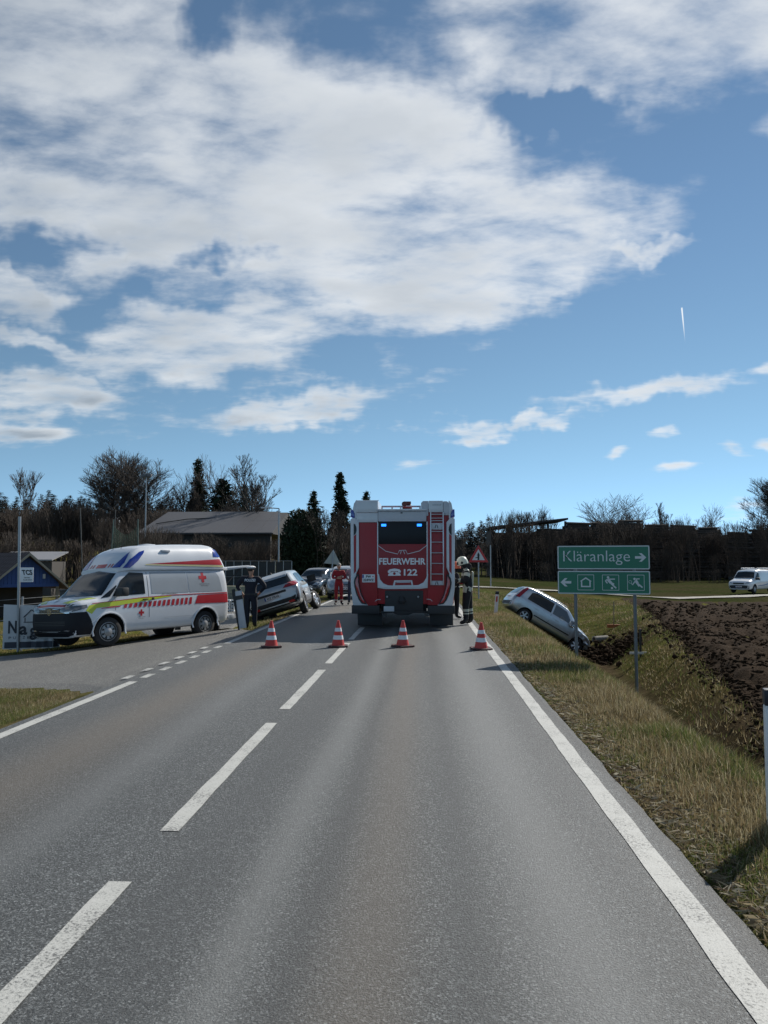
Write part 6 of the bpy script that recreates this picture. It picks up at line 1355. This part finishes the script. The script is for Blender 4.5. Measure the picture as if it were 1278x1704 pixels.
# far wood on the hill, one mass
g_ = random.Random(9); VV, FF, off = [], [], 0
cv = np.array([v.co[:] for v in PROTO['spruce'][1].vertices]); cf = np.array([p.vertices[:] for p in PROTO['spruce'][1].polygons]); keep = np.random.default_rng(1).random(len(cf)) < .20; cf = cf[keep]; used = np.unique(cf); remap = np.zeros(len(cv), int); remap[used] = np.arange(len(used)); cvs = cv[used] * [1, 1, 1]; cfs = remap[cf]
for i in range(260):
    x = g_.uniform(-190, -6) if i < 215 else (g_.uniform(20, 140) if i < 240 else g_.uniform(5, 22)); y = g_.uniform(185, 250); h = g_.uniform(9, 15); a = g_.uniform(0, 6.28); c, s = math.cos(a), math.sin(a); zz = tz(x, y); k = h / 12
    rnd_w = g_.uniform(1.2, 2.2); Q = np.stack([(cvs[:, 0] * c - cvs[:, 1] * s) * k * rnd_w + x, (cvs[:, 0] * s + cvs[:, 1] * c) * k * rnd_w + y, np.where(cvs[:, 2] > 8, 8 + (cvs[:, 2] - 8) * .6, cvs[:, 2]) * k + zz], 1); VV.append(Q); FF.append(cfs + off); off += len(cvs)
wood_o = npmesh('far_wood', np.concatenate(VV), np.concatenate(FF), M('far_wood_leaves', (.020, .022, .017), .9, var=.5, scale=.15), None); tag(wood_o, 'dark wood on the hill along the horizon', 'wood', kind='stuff')

# ------------------------------------------------------------------ timber yard on the right
log_m = M('log_bark', (.060, .047, .038), .9, var=.45, scale=1.2)
shed_d = M('dark_shed_boards', (.040, .034, .030), .85, var=.3, scale=3)
lgn = random.Random(12)
def log_pile(x0, x1, y, h, label):
    bm = bmesh.new(); z = .0
    zb = -.7; r = .21
    rows = int(h / (r * 1.78))
    for i in range(rows):
        top_ = max(0, (i - rows + 4) / 4); sh_ = (x1 - x0) * .13 * top_ * lgn.random(); sg_ = (x1 - x0) * .13 * top_ * lgn.random()
        for j in range(2):
            o1, o2 = lgn.uniform(-.35, .3), lgn.uniform(-.3, .35); rr_ = r * lgn.uniform(.8, 1.1); zz = zb + r + i * r * 1.78 + lgn.uniform(-.03, .03); yy = y + j * .4 + (i % 2) * .18 + lgn.uniform(-.06, .06) + .02 * i
            tube_bm(bm, [(x0 + o1 + sh_, yy, zz), (x1 + o2 - sg_, yy, zz + lgn.uniform(-.12, .12))], [rr_, rr_ * .85], 7)
    bx(bm, x0 + .2, x1 - .2, y + .6, y + 5, zb, zb + h - .7)
    o = bmo('log_pile', bm, log_m); return tag(o, label, 'log pile', 'stacked timber of the yard on the right')
px0 = 21.9; piles = [('first tall log stack beside the open shed', 8.9), ('second log stack from the shed, below the spreading tree', 8.75), ('third log stack from the shed, level topped', 9.1), ('fourth log stack from the shed with a ragged top', 8.4), ('fifth log stack from the shed, slightly lower', 8.3), ('sixth log stack from the shed with sloping top logs', 8.0), ('seventh log stack from the shed, above the white van', 7.4), ('eighth log stack from the shed, above the white van roof', 7.5), ('ninth log stack from the shed at the picture edge', 7.6), ('tenth and last log stack at the far right', 7.3)]
for i, (lb, h) in enumerate(piles): log_pile(px0, px0 + 3.75, 120 + .5 * (i % 3), h, lb + ' of the timber yard'); px0 += 4.0
SH = empty('timber_shed', (0, 0, -.7), 0, 'long dark open fronted shed with a sloping roof left of the log stacks', 'shed')
prism('roof', [(9.9, 7.55), (21.7, 8.85), (21.7, 9.15), (9.9, 7.85)], 'y', 117.5, 128, shed_d, SH, .03); box('back_wall', 10.3, 21.5, 127.3, 127.6, 0, 7.3, shed_d, SH); box('side_wall', 10.2, 10.5, 118, 127.3, 0, 7.45, shed_d, SH)
for x in (10.4, 13.2, 16.0, 18.8, 21.4): box('roof_post', x - .15, x + .15, 118.2, 118.5, 0, 7.4 + (x - 9.9) * .11, shed_d, SH)
for k, (x0, x1, h) in enumerate(((10.6, 14.2, 6.6), (17.3, 21.3, 7.7), (14.1, 17.3, 6.4))):
    bm = bmesh.new()
    for i in range(int(h / .36)): tube_bm(bm, [(x0 + lgn.uniform(-.1, .1), 119.6 + (i % 2) * .15, .2 + i * .36), (x1 + lgn.uniform(-.1, .1), 119.6 + (i % 2) * .15, .2 + i * .36)], [.2, .18], 7)
    bx(bm, x0 + .1, x1 - .1, 120, 126, 0, h - .4); o = bmo('log_pile', bm, log_m); o.location = (0, 0, -.7); tag(o, ('log stack under the left end of the timber shed roof', 'log stack under the right end of the timber shed roof', 'lower log stack in the middle of the timber shed')[k], 'log pile', 'stacked timber of the yard on the right')
lb_ = empty('low_building', (5.4, 150, -.5), 0, 'low dark building with flat roof just right of the fire engine', 'building'); box('wall', -2.6, 2.2, 0, 6, 0, 6.6, shed_d, lb_); box('roof', -2.9, 2.5, -.3, 6.3, 6.6, 6.9, M('roof_sheet_grey', (.20, .20, .21), .5, .3, var=.1), lb_, .03)

# ------------------------------------------------------------------ sports ground on the left: hall, hut, fence, net, lamps
hall_roof = M('hall_roof', (.062, .062, .068), .6, var=.12, scale=.6); hall_wall = M('hall_wall', (.055, .050, .046), .8, var=.2); seam = M('roof_seam', (.04, .038, .038), .7, var=.1)
HL = empty('sports_hall', (-20.5, 70, -1.0), 0, 'long low sports hall with grey sheet roof behind the trees', 'building')
nP = 9
for i in range(nP):                                                     # roof panels side by side, front slope
    x0 = -4.6 + i * 12.0 / nP; x1 = x0 + 12.0 / nP - .03
    for (ya, za, yb_, zb_) in ((-3.4, 5.30, 1.0, 6.55), (1.03, 6.56, 5.0, 7.68)):
        xo = .9 if (i == nP - 1 and ya > 0) else 0
        pyd('roof_panel', [(x0, ya, za), (x1 - 0, ya, za), (x1 - xo, yb_, zb_), (x0, yb_, zb_), (x0, ya, za - .06), (x1, ya, za - .06), (x1 - xo, yb_, zb_ - .06), (x0, yb_, zb_ - .06)], [(0, 1, 2, 3), (7, 6, 5, 4), (0, 4, 5, 1), (1, 5, 6, 2), (2, 6, 7, 3), (3, 7, 4, 0)], hall_roof, HL)
prism('roof_frame', [(-3.3, 5.2), (5.0, 7.58), (13.3, 5.2)], 'x', -4.6, 7.3, seam, HL); box('front_wall', -4.4, 7.1, -2.6, -2.3, 0, 5.3, hall_wall, HL); box('gutter', -4.7, 7.5, -3.52, -3.40, 5.14, 5.27, seam, HL, .02)
tube('roof_cable', [(-3.9, -.4, 6.25), (-1.5, 1.2, 6.75), (2.0, 3.0, 6.98)], .05, seam, HL, 6)
for k in range(5): w_ = box('window', -3.6 + k * 2.1, -2.6 + k * 2.1, -2.63, -2.59, 3.3, 4.4, glass, HL)
HS = empty('far_house', (-52, 118, 4.6), R(8), 'far house with pale roof on the hillside at the left', 'house'); box('wall', -4, 4, -3, 3, -1, 2.2, M('house_wall', (.10, .09, .08), .8, var=.1), HS); prism('roof', [(-3.6, 2.1), (3.6, 2.1), (0, 4.2)], 'x', -4.5, 4.5, M('pale_roof', (.32, .32, .33), .5, var=.1), HS)
for k in range(3): box('window', -3 + k * 2.4, -2 + k * 2.4, -3.03, -2.98, .4, 1.5, glass, HS)
SD = empty('tool_shed', (-26.2, 50, -1.1), R(6), 'low shed with pale sheet roof behind the blue hut', 'shed'); prism('roof', [(-1.5, 2.9), (1.5, 3.45), (1.5, 3.53), (-1.5, 2.98)], 'x', -1.6, 2.2, M('pale_sheet', (.22, .22, .23), .55, var=.15), SD); box('wall', -1.5, 2.1, -1.2, 1.3, 0, 2.85, hall_wall, SD)
# blue hut
blue_w = M('blue_boards', (.030, .070, .22), .7, var=.22, scale=2); tile_m = M('dark_roof_tiles', (.075, .050, .045), .7, var=.3, scale=4)
HU = empty('blue_hut', (-17.3, 33.0, -1.0), R(50), 'blue wooden hut with dark tiled gable roof behind the banner fence', 'hut')
# local: gable faces -y (towards the camera, turned right), ridge along y
gw, ez, az_ = 1.55, 1.75, 3.05
pyd('gable_wall', [(-gw + .1, 0, ez + .05), (gw - .1, 0, ez + .05), (0, 0, az_ - .05), (-gw + .1, .05, ez + .05), (gw - .1, .05, ez + .05), (0, .05, az_ - .05)], [(0, 1, 2), (5, 4, 3), (0, 3, 4, 1), (1, 4, 5, 2), (2, 5, 3, 0)], blue_w, HU)
for k in range(17):                                                     # vertical boards
    x0 = -gw + .12 + k * (2 * gw - .24) / 17; x1 = x0 + (2 * gw - .24) / 17 - .012; t0 = az_ - .07 - abs(x0) * (az_ - ez) / gw; t1 = az_ - .07 - abs(x1) * (az_ - ez) / gw
    prism('board', [(x0, ez - .12), (x1, ez - .12), (x1, max(t1, ez)), (x0, max(t0, ez))], 'y', -.03, -.004, blue_w, HU)
for s_ in (-1, 1):
    sl_ = pyd('roof_slope', [(s_ * (gw + .25), -.35, ez - .20), (0, -.35, az_ + .03), (0, 4.2, az_ + .03), (s_ * (gw + .25), 4.2, ez - .20), (s_ * (gw + .25), -.35, ez - .27), (0, -.35, az_ - .04), (0, 4.2, az_ - .04), (s_ * (gw + .25), 4.2, ez - .27)], [(0, 1, 2, 3), (7, 6, 5, 4), (0, 4, 5, 1), (1, 5, 6, 2), (2, 6, 7, 3), (3, 7, 4, 0)], tile_m, HU)
    tm_ = None
    for r_ in range(9):
        for c_ in range(15):
            f0, f1 = r_ / 9, (r_ + 1.08) / 9; xa, xb2 = s_ * (gw + .25) * (1 - f0), s_ * (gw + .25) * max(0, 1 - f1); za_, zb2 = ez - .20 + (az_ + .23 - ez) * f0 + .035, ez - .20 + (az_ + .23 - ez) * min(1, f1) + .015; y0 = -.36 + c_ * .305; y1 = y0 + .295
            if tm_ is None:
                tm_ = bpy.data.meshes.new('roof_tile'); dx_, dz_ = xb2 - xa, zb2 - za_; n_ = 5; V_ = [(0, .295 * k / 4, .03 * math.sin(math.pi * k / 4)) for k in range(n_)] + [(dx_, .295 * k / 4, dz_ + .03 * math.sin(math.pi * k / 4)) for k in range(n_)]
                tm_.from_pydata(V_, [], [(k, k + 1, n_ + k + 1, n_ + k) for k in range(n_ - 1)]); tm_.materials.append(tile_m)
            o = bpy.data.objects.new('roof_tile', tm_); COL.objects.link(o); o.parent = HU; o.location = (xa, y0, za_)
    prism('barge_board', [(s_ * (gw + .27), ez - .30), (s_ * (gw + .27), ez - .20), (0, az_ + .05), (0, az_ - .07)], 'y', -.40, -.36, M('pale_trim', (.30, .26, .20), .8, var=.15), HU); box('corner_post', s_ * (gw - .15) - .05, s_ * (gw - .15) + .05, -.05, .05, -.2, ez, wood, HU)
box('rear_wall', -gw + .1, gw - .1, 1.6, 1.7, 0, ez, shed_d, HU); box('side_wall', -gw + .1, -gw + .18, 1.7, 4.0, 0, ez, blue_w, HU); box('side_wall', gw - .18, gw - .1, 1.7, 4.0, 0, ez, blue_w, HU); box('cross_beam', -gw + .1, gw - .1, -.06, .06, ez - .14, ez, blue_w, HU); box('wall_lamp', .72, .82, -.10, -.03, ez + .22, ez + .42, GREYW, HU, .01)
# sheets, banner and fence in front of the lawn
fence_pts = [(-13.2, 17.75), (-11.6, 18.35), (-10.02, 19.0), (-9.45, 20.3), (-8.85, 21.7)]
FN = empty('wire_fence', (0, 0, 0), 0, 'low wire fence with thin posts along the lawn behind the ambulance', 'fence')
for i, (x, y) in enumerate(fence_pts): tube('fence_post', [(x, y, tz(x, y) - .2), (x, y, tz(x, y) + 1.35)], .028, steel, FN)
for (a, b) in zip(fence_pts, fence_pts[1:]):
    for z_ in (.12, .45, .8, 1.15, 1.3): tube('fence_wire', [(a[0], a[1], tz(*a) + z_), (b[0], b[1], tz(*b) + z_)], .006, steel, FN, 5)
SPn = empty('club_sign', (-10.02, 18.86, tz(-10.02, 18.86)), R(14), 'tall grey post with a small white TCS sign beside the banner', 'sign'); tube('post', [(0, 0, -.3), (-.06, 0, 3.35)], .035, steel, SPn)
pnl = box('sign_panel', 0, .31, -.05, -.035, 1.72, 2.08, letter_white, SPn, .004); text('sign_lettering', 'TCS', .15, ink, pnl, frame_mtx((.165, -.051, 1.96), (1, 0, 0), (-.2, 0, 1)), .006, width=.24, height=.13)
text('sign_lettering', 'TENNIS', .05, ink, pnl, frame_mtx((.16, -.051, 1.83), (1, 0, 0), (0, 0, 1)), .001, width=.14, height=.028); text('sign_lettering', 'CLUB HAUS', .05, ink, pnl, frame_mtx((.175, -.051, 1.775), (1, 0, 0), (0, 0, 1)), .001, width=.20, height=.03)
def banner_mesh(name, x0, x1, z0, z1, parent, mat, folds, y=-.05, seed=1, amp=.03):
    n, m_ = 40, 12; V_ = []
    for j in range(m_ + 1):
        for i in range(n + 1):
            u, v = i / n, j / m_; dy = amp * sum(math.sin(u * f_ * 6.28 + p_ + v * q_) for f_, p_, q_ in folds) * S01(np.array(u * 1.6 - .35)) * (.5 + .8 * abs(v - .5))
            V_.append((x0 + (x1 - x0) * u, y + float(dy), z0 + (z1 - z0) * v - .03 * math.sin(u * math.pi) * (1 if v > .9 else .4)))
    F_ = [(j * (n + 1) + i, j * (n + 1) + i + 1, (j + 1) * (n + 1) + i + 1, (j + 1) * (n + 1) + i) for j in range(m_) for i in range(n)]; return pyd(name, V_, F_, mat, parent, 60)
BNr = math.atan2(fence_pts[2][1] - fence_pts[1][1], fence_pts[2][0] - fence_pts[1][0])
ban_m = M('banner_white', (.60, .61, .62), .5, var=.08, scale=3, dirt=.08); ban_d = M('banner_slate', (.040, .045, .065), .5, var=.1)
def banner(x, y, L_, label, nm='advertising_banner'): return empty(nm, (x, y, tz(x, y)), BNr, label, 'banner', 'banners tied to the lawn fence')
B1 = banner(-10.36, 18.80, 1, 'white banner reading Nagl hanging crumpled on the fence beside the ambulance')
cl = banner_mesh('cloth', -.02, 1.28, .10, 1.20, B1, ban_m, ((2.3, .5, 2.0), (4.1, 2.0, -3), (6.3, 1.0, 1.5))); BB = Body(cl)
for mm, at, sz_, wd in (('N', (.19, .62), .42, .19), ('a', (.44, .58), .42, .17), ('g', (.66, .54), .42, .17), ('l', (.84, .63), .42, .06)): BB.text('banner_lettering', mm, sz_, at, 'R', M('banner_ink', (.030, .034, .045), .6, var=0), B1, .012, False, .012, wd)
for i, mm in enumerate('PUTZEREI'): BB.text('banner_lettering', mm, .09, (.14 + .105 * i, .37), 'R', MATS['banner_ink'], B1, .012, False, 0, .055)
BB.patch('banner_stripe', rect(.02, 1.26, .12, .27), 'R', ban_d, B1, .010, .06)
for pl_ in ([(.42, .87), (.60, 1.06), (.63, 1.06), (.46, .87)], [(.60, 1.06), (.63, 1.06), (.82, .88), (.78, .88)], [(.46, .86), (.48, .86), (.48, .76), (.46, .76)], [(.77, .86), (.79, .86), (.79, .76), (.77, .76)], [(.44, .76), (.82, .76), (.82, .74), (.44, .74)]): BB.patch('house_mark', pl_, 'R', MATS['banner_ink'], B1, .012, .2)
B2 = banner(-11.8, 18.22, 1, 'plain pale banner on the fence at the left edge of the picture'); banner_mesh('cloth', -.1, 1.38, .10, 1.18, B2, M('banner_grey', (.47, .50, .52), .5, var=.06), ((1.3, .5, 1.0), (3.1, 2.0, -2)), amp=.012)
# ball stop net between poles
NE = empty('ball_stop_net', (-19.0, 46, -1.0), 0, 'green ball stop net sagging between two poles above the ambulance', 'net'); net_m = M('net_green', (.035, .11, .075), .8, var=.2); pole_m = M('green_pole', (.12, .17, .15), .6, .2, var=.15)
for x in (0.25, 1.75): tube('pole', [(x - (.25 if x < 1 else -.1), 0, 0), (x, 0, 5.3)], .035, pole_m, NE)
for i in range(15): u = i / 14; tube('net_cord', [(.25 + 1.5 * u, 0, 2.4), (.25 + 1.5 * u, .02, 4.9 - .55 * math.sin(math.pi * u))], .008, net_m, NE, 4)
for j in range(18): v = j / 17; tube('net_cord', [(.25 + 1.5 * k / 6, .0, 2.4 + (2.5 - .55 * math.sin(math.pi * k / 6)) * v) for k in range(7)], .008, net_m, NE, 4)
# lamp posts
def lamp_post(x, y, h, label, head): 
    e = empty('lamp_post', (x, y, tz(x, y)), 0, label, 'lamp post', 'lamp posts on the left'); tube('mast', [(0, 0, -.2), (0, 0, h)], [.075, .045], steel, e)
    if head == 'flood':
        tube('cross_arm', [(-.35, 0, h - .05), (.35, 0, h - .05)], .03, steel, e, 6)
        for x_ in (-.28, .05): box('floodlight', x_ - .05, x_ + .38, -.2, .15, h - .02, h + .22, M('lamp_housing', (.10, .10, .105), .5, .3, var=.1), e, .03)
    else: tube('arm', [(0, 0, h), (-.6, 0, h + .05)], .035, steel, e, 6); box('lamp_head', -1.3, -.5, -.14, .14, h, h + .1, GREYW, e, .03)
lamp_post(-21.9, 60, 8.9, 'tall floodlight mast with two heads above the ambulance', 'flood'); lamp_post(-10.35, 55, 5.8, 'street lamp with an arm to the left above the police officer', 'arm'); lamp_post(-9.35, 75, 5.0, 'short street lamp between the evergreen shrub and the fire engine', 'arm')
def pole(x, y, h, lean, label): e = empty('utility_pole', (x, y, tz(x, y)), 0, label, 'pole'); tube('pole', [(0, 0, -.2), (lean, 0, h)], .032, M('dull_pole', (.12, .12, .115), .7, .2, var=.15), e)
pole(-21.4, 48, 5.6, -.35, 'thin leaning pole between the hut and the ambulance roof'); pole(-21.9, 54, 5.9, 0, 'thin grey pole beside the floodlight mast'); pole(-22.8, 40, 5.0, 0, 'thin pole at the left edge beyond the hut')
# dark mesh fence, low wall with lettering, white crates
FM = empty('mesh_fence', (0, 48, 0), 0, 'tall dark mesh fence behind the police officer', 'fence'); mesh_m = M('screen_mesh', (.035, .040, .042), .85, var=.25, scale=2)
zf_ = tz(-10, 48)
for k in range(11): tube('fence_post', [(-13.4 + k * .52, 0, zf_ - .2), (-13.4 + k * .52, 0, 1.78)], .022, steel, FM, 6)
for k in range(10): box('mesh_panel', -13.37 + k * .52, -12.91 + k * .52, .03, .05, zf_ + .05, 1.72, mesh_m, FM)
tube('top_rail', [(-13.4, 0, 1.78), (-8.2, 0, 1.78)], .02, steel, FM, 6); tube('middle_rail', [(-13.4, 0, .8), (-8.2, 0, .8)], .014, steel, FM, 6)
LW = empty('low_wall', (-9.6, 34.6, tz(-9, 34.6) - .05), R(-8), 'weathered low concrete wall with faded lettering behind the ambulance', 'wall'); conc = M('mossy_concrete', (.30, .29, .20), .9, var=.3, scale=2.5, bump=.5, dirt=.35)
for k in range(5): box('concrete_block', -1.6 + k * 1.1, -.52 + k * 1.1, 0, .35, 0, 1.02, conc, LW, .02)
text('faded_lettering', 'GENBERG', .3, M('faded_paint', (.16, .16, .14), .9, var=.3), LW, frame_mtx((.55, -.004, .50), (1, 0, 0), (0, 0, 1)), .004, width=1.7, height=.42)
CR = M('crate_white', (.72, .73, .73), .5, var=.06, dirt=.08)
cr0 = None
for i in range(4):
    e = empty('plastic_crate', (-8.18 + .17 * i, 31.0 + .03 * i, tz(-7.9, 31)), R(-5), ('leftmost', 'second', 'third', 'rightmost')[i] + ' white perforated plastic stack standing behind the ambulance', 'crate', 'white plastic stacks by the low wall')
    for j in range(4):
        bm = bmesh.new(); bx(bm, -.075, .075, -.12, .12, j * .135, j * .135 + .118); bev(bm, .02); bmo('crate_tier', bm, CR, e, 40); box('hole_shade', -.035, .035, -.125, -.119, j * .135 + .03, j * .135 + .08, well_shade_dark, e, 0)  # tiers are solid; dark patches paint the shade of their holes
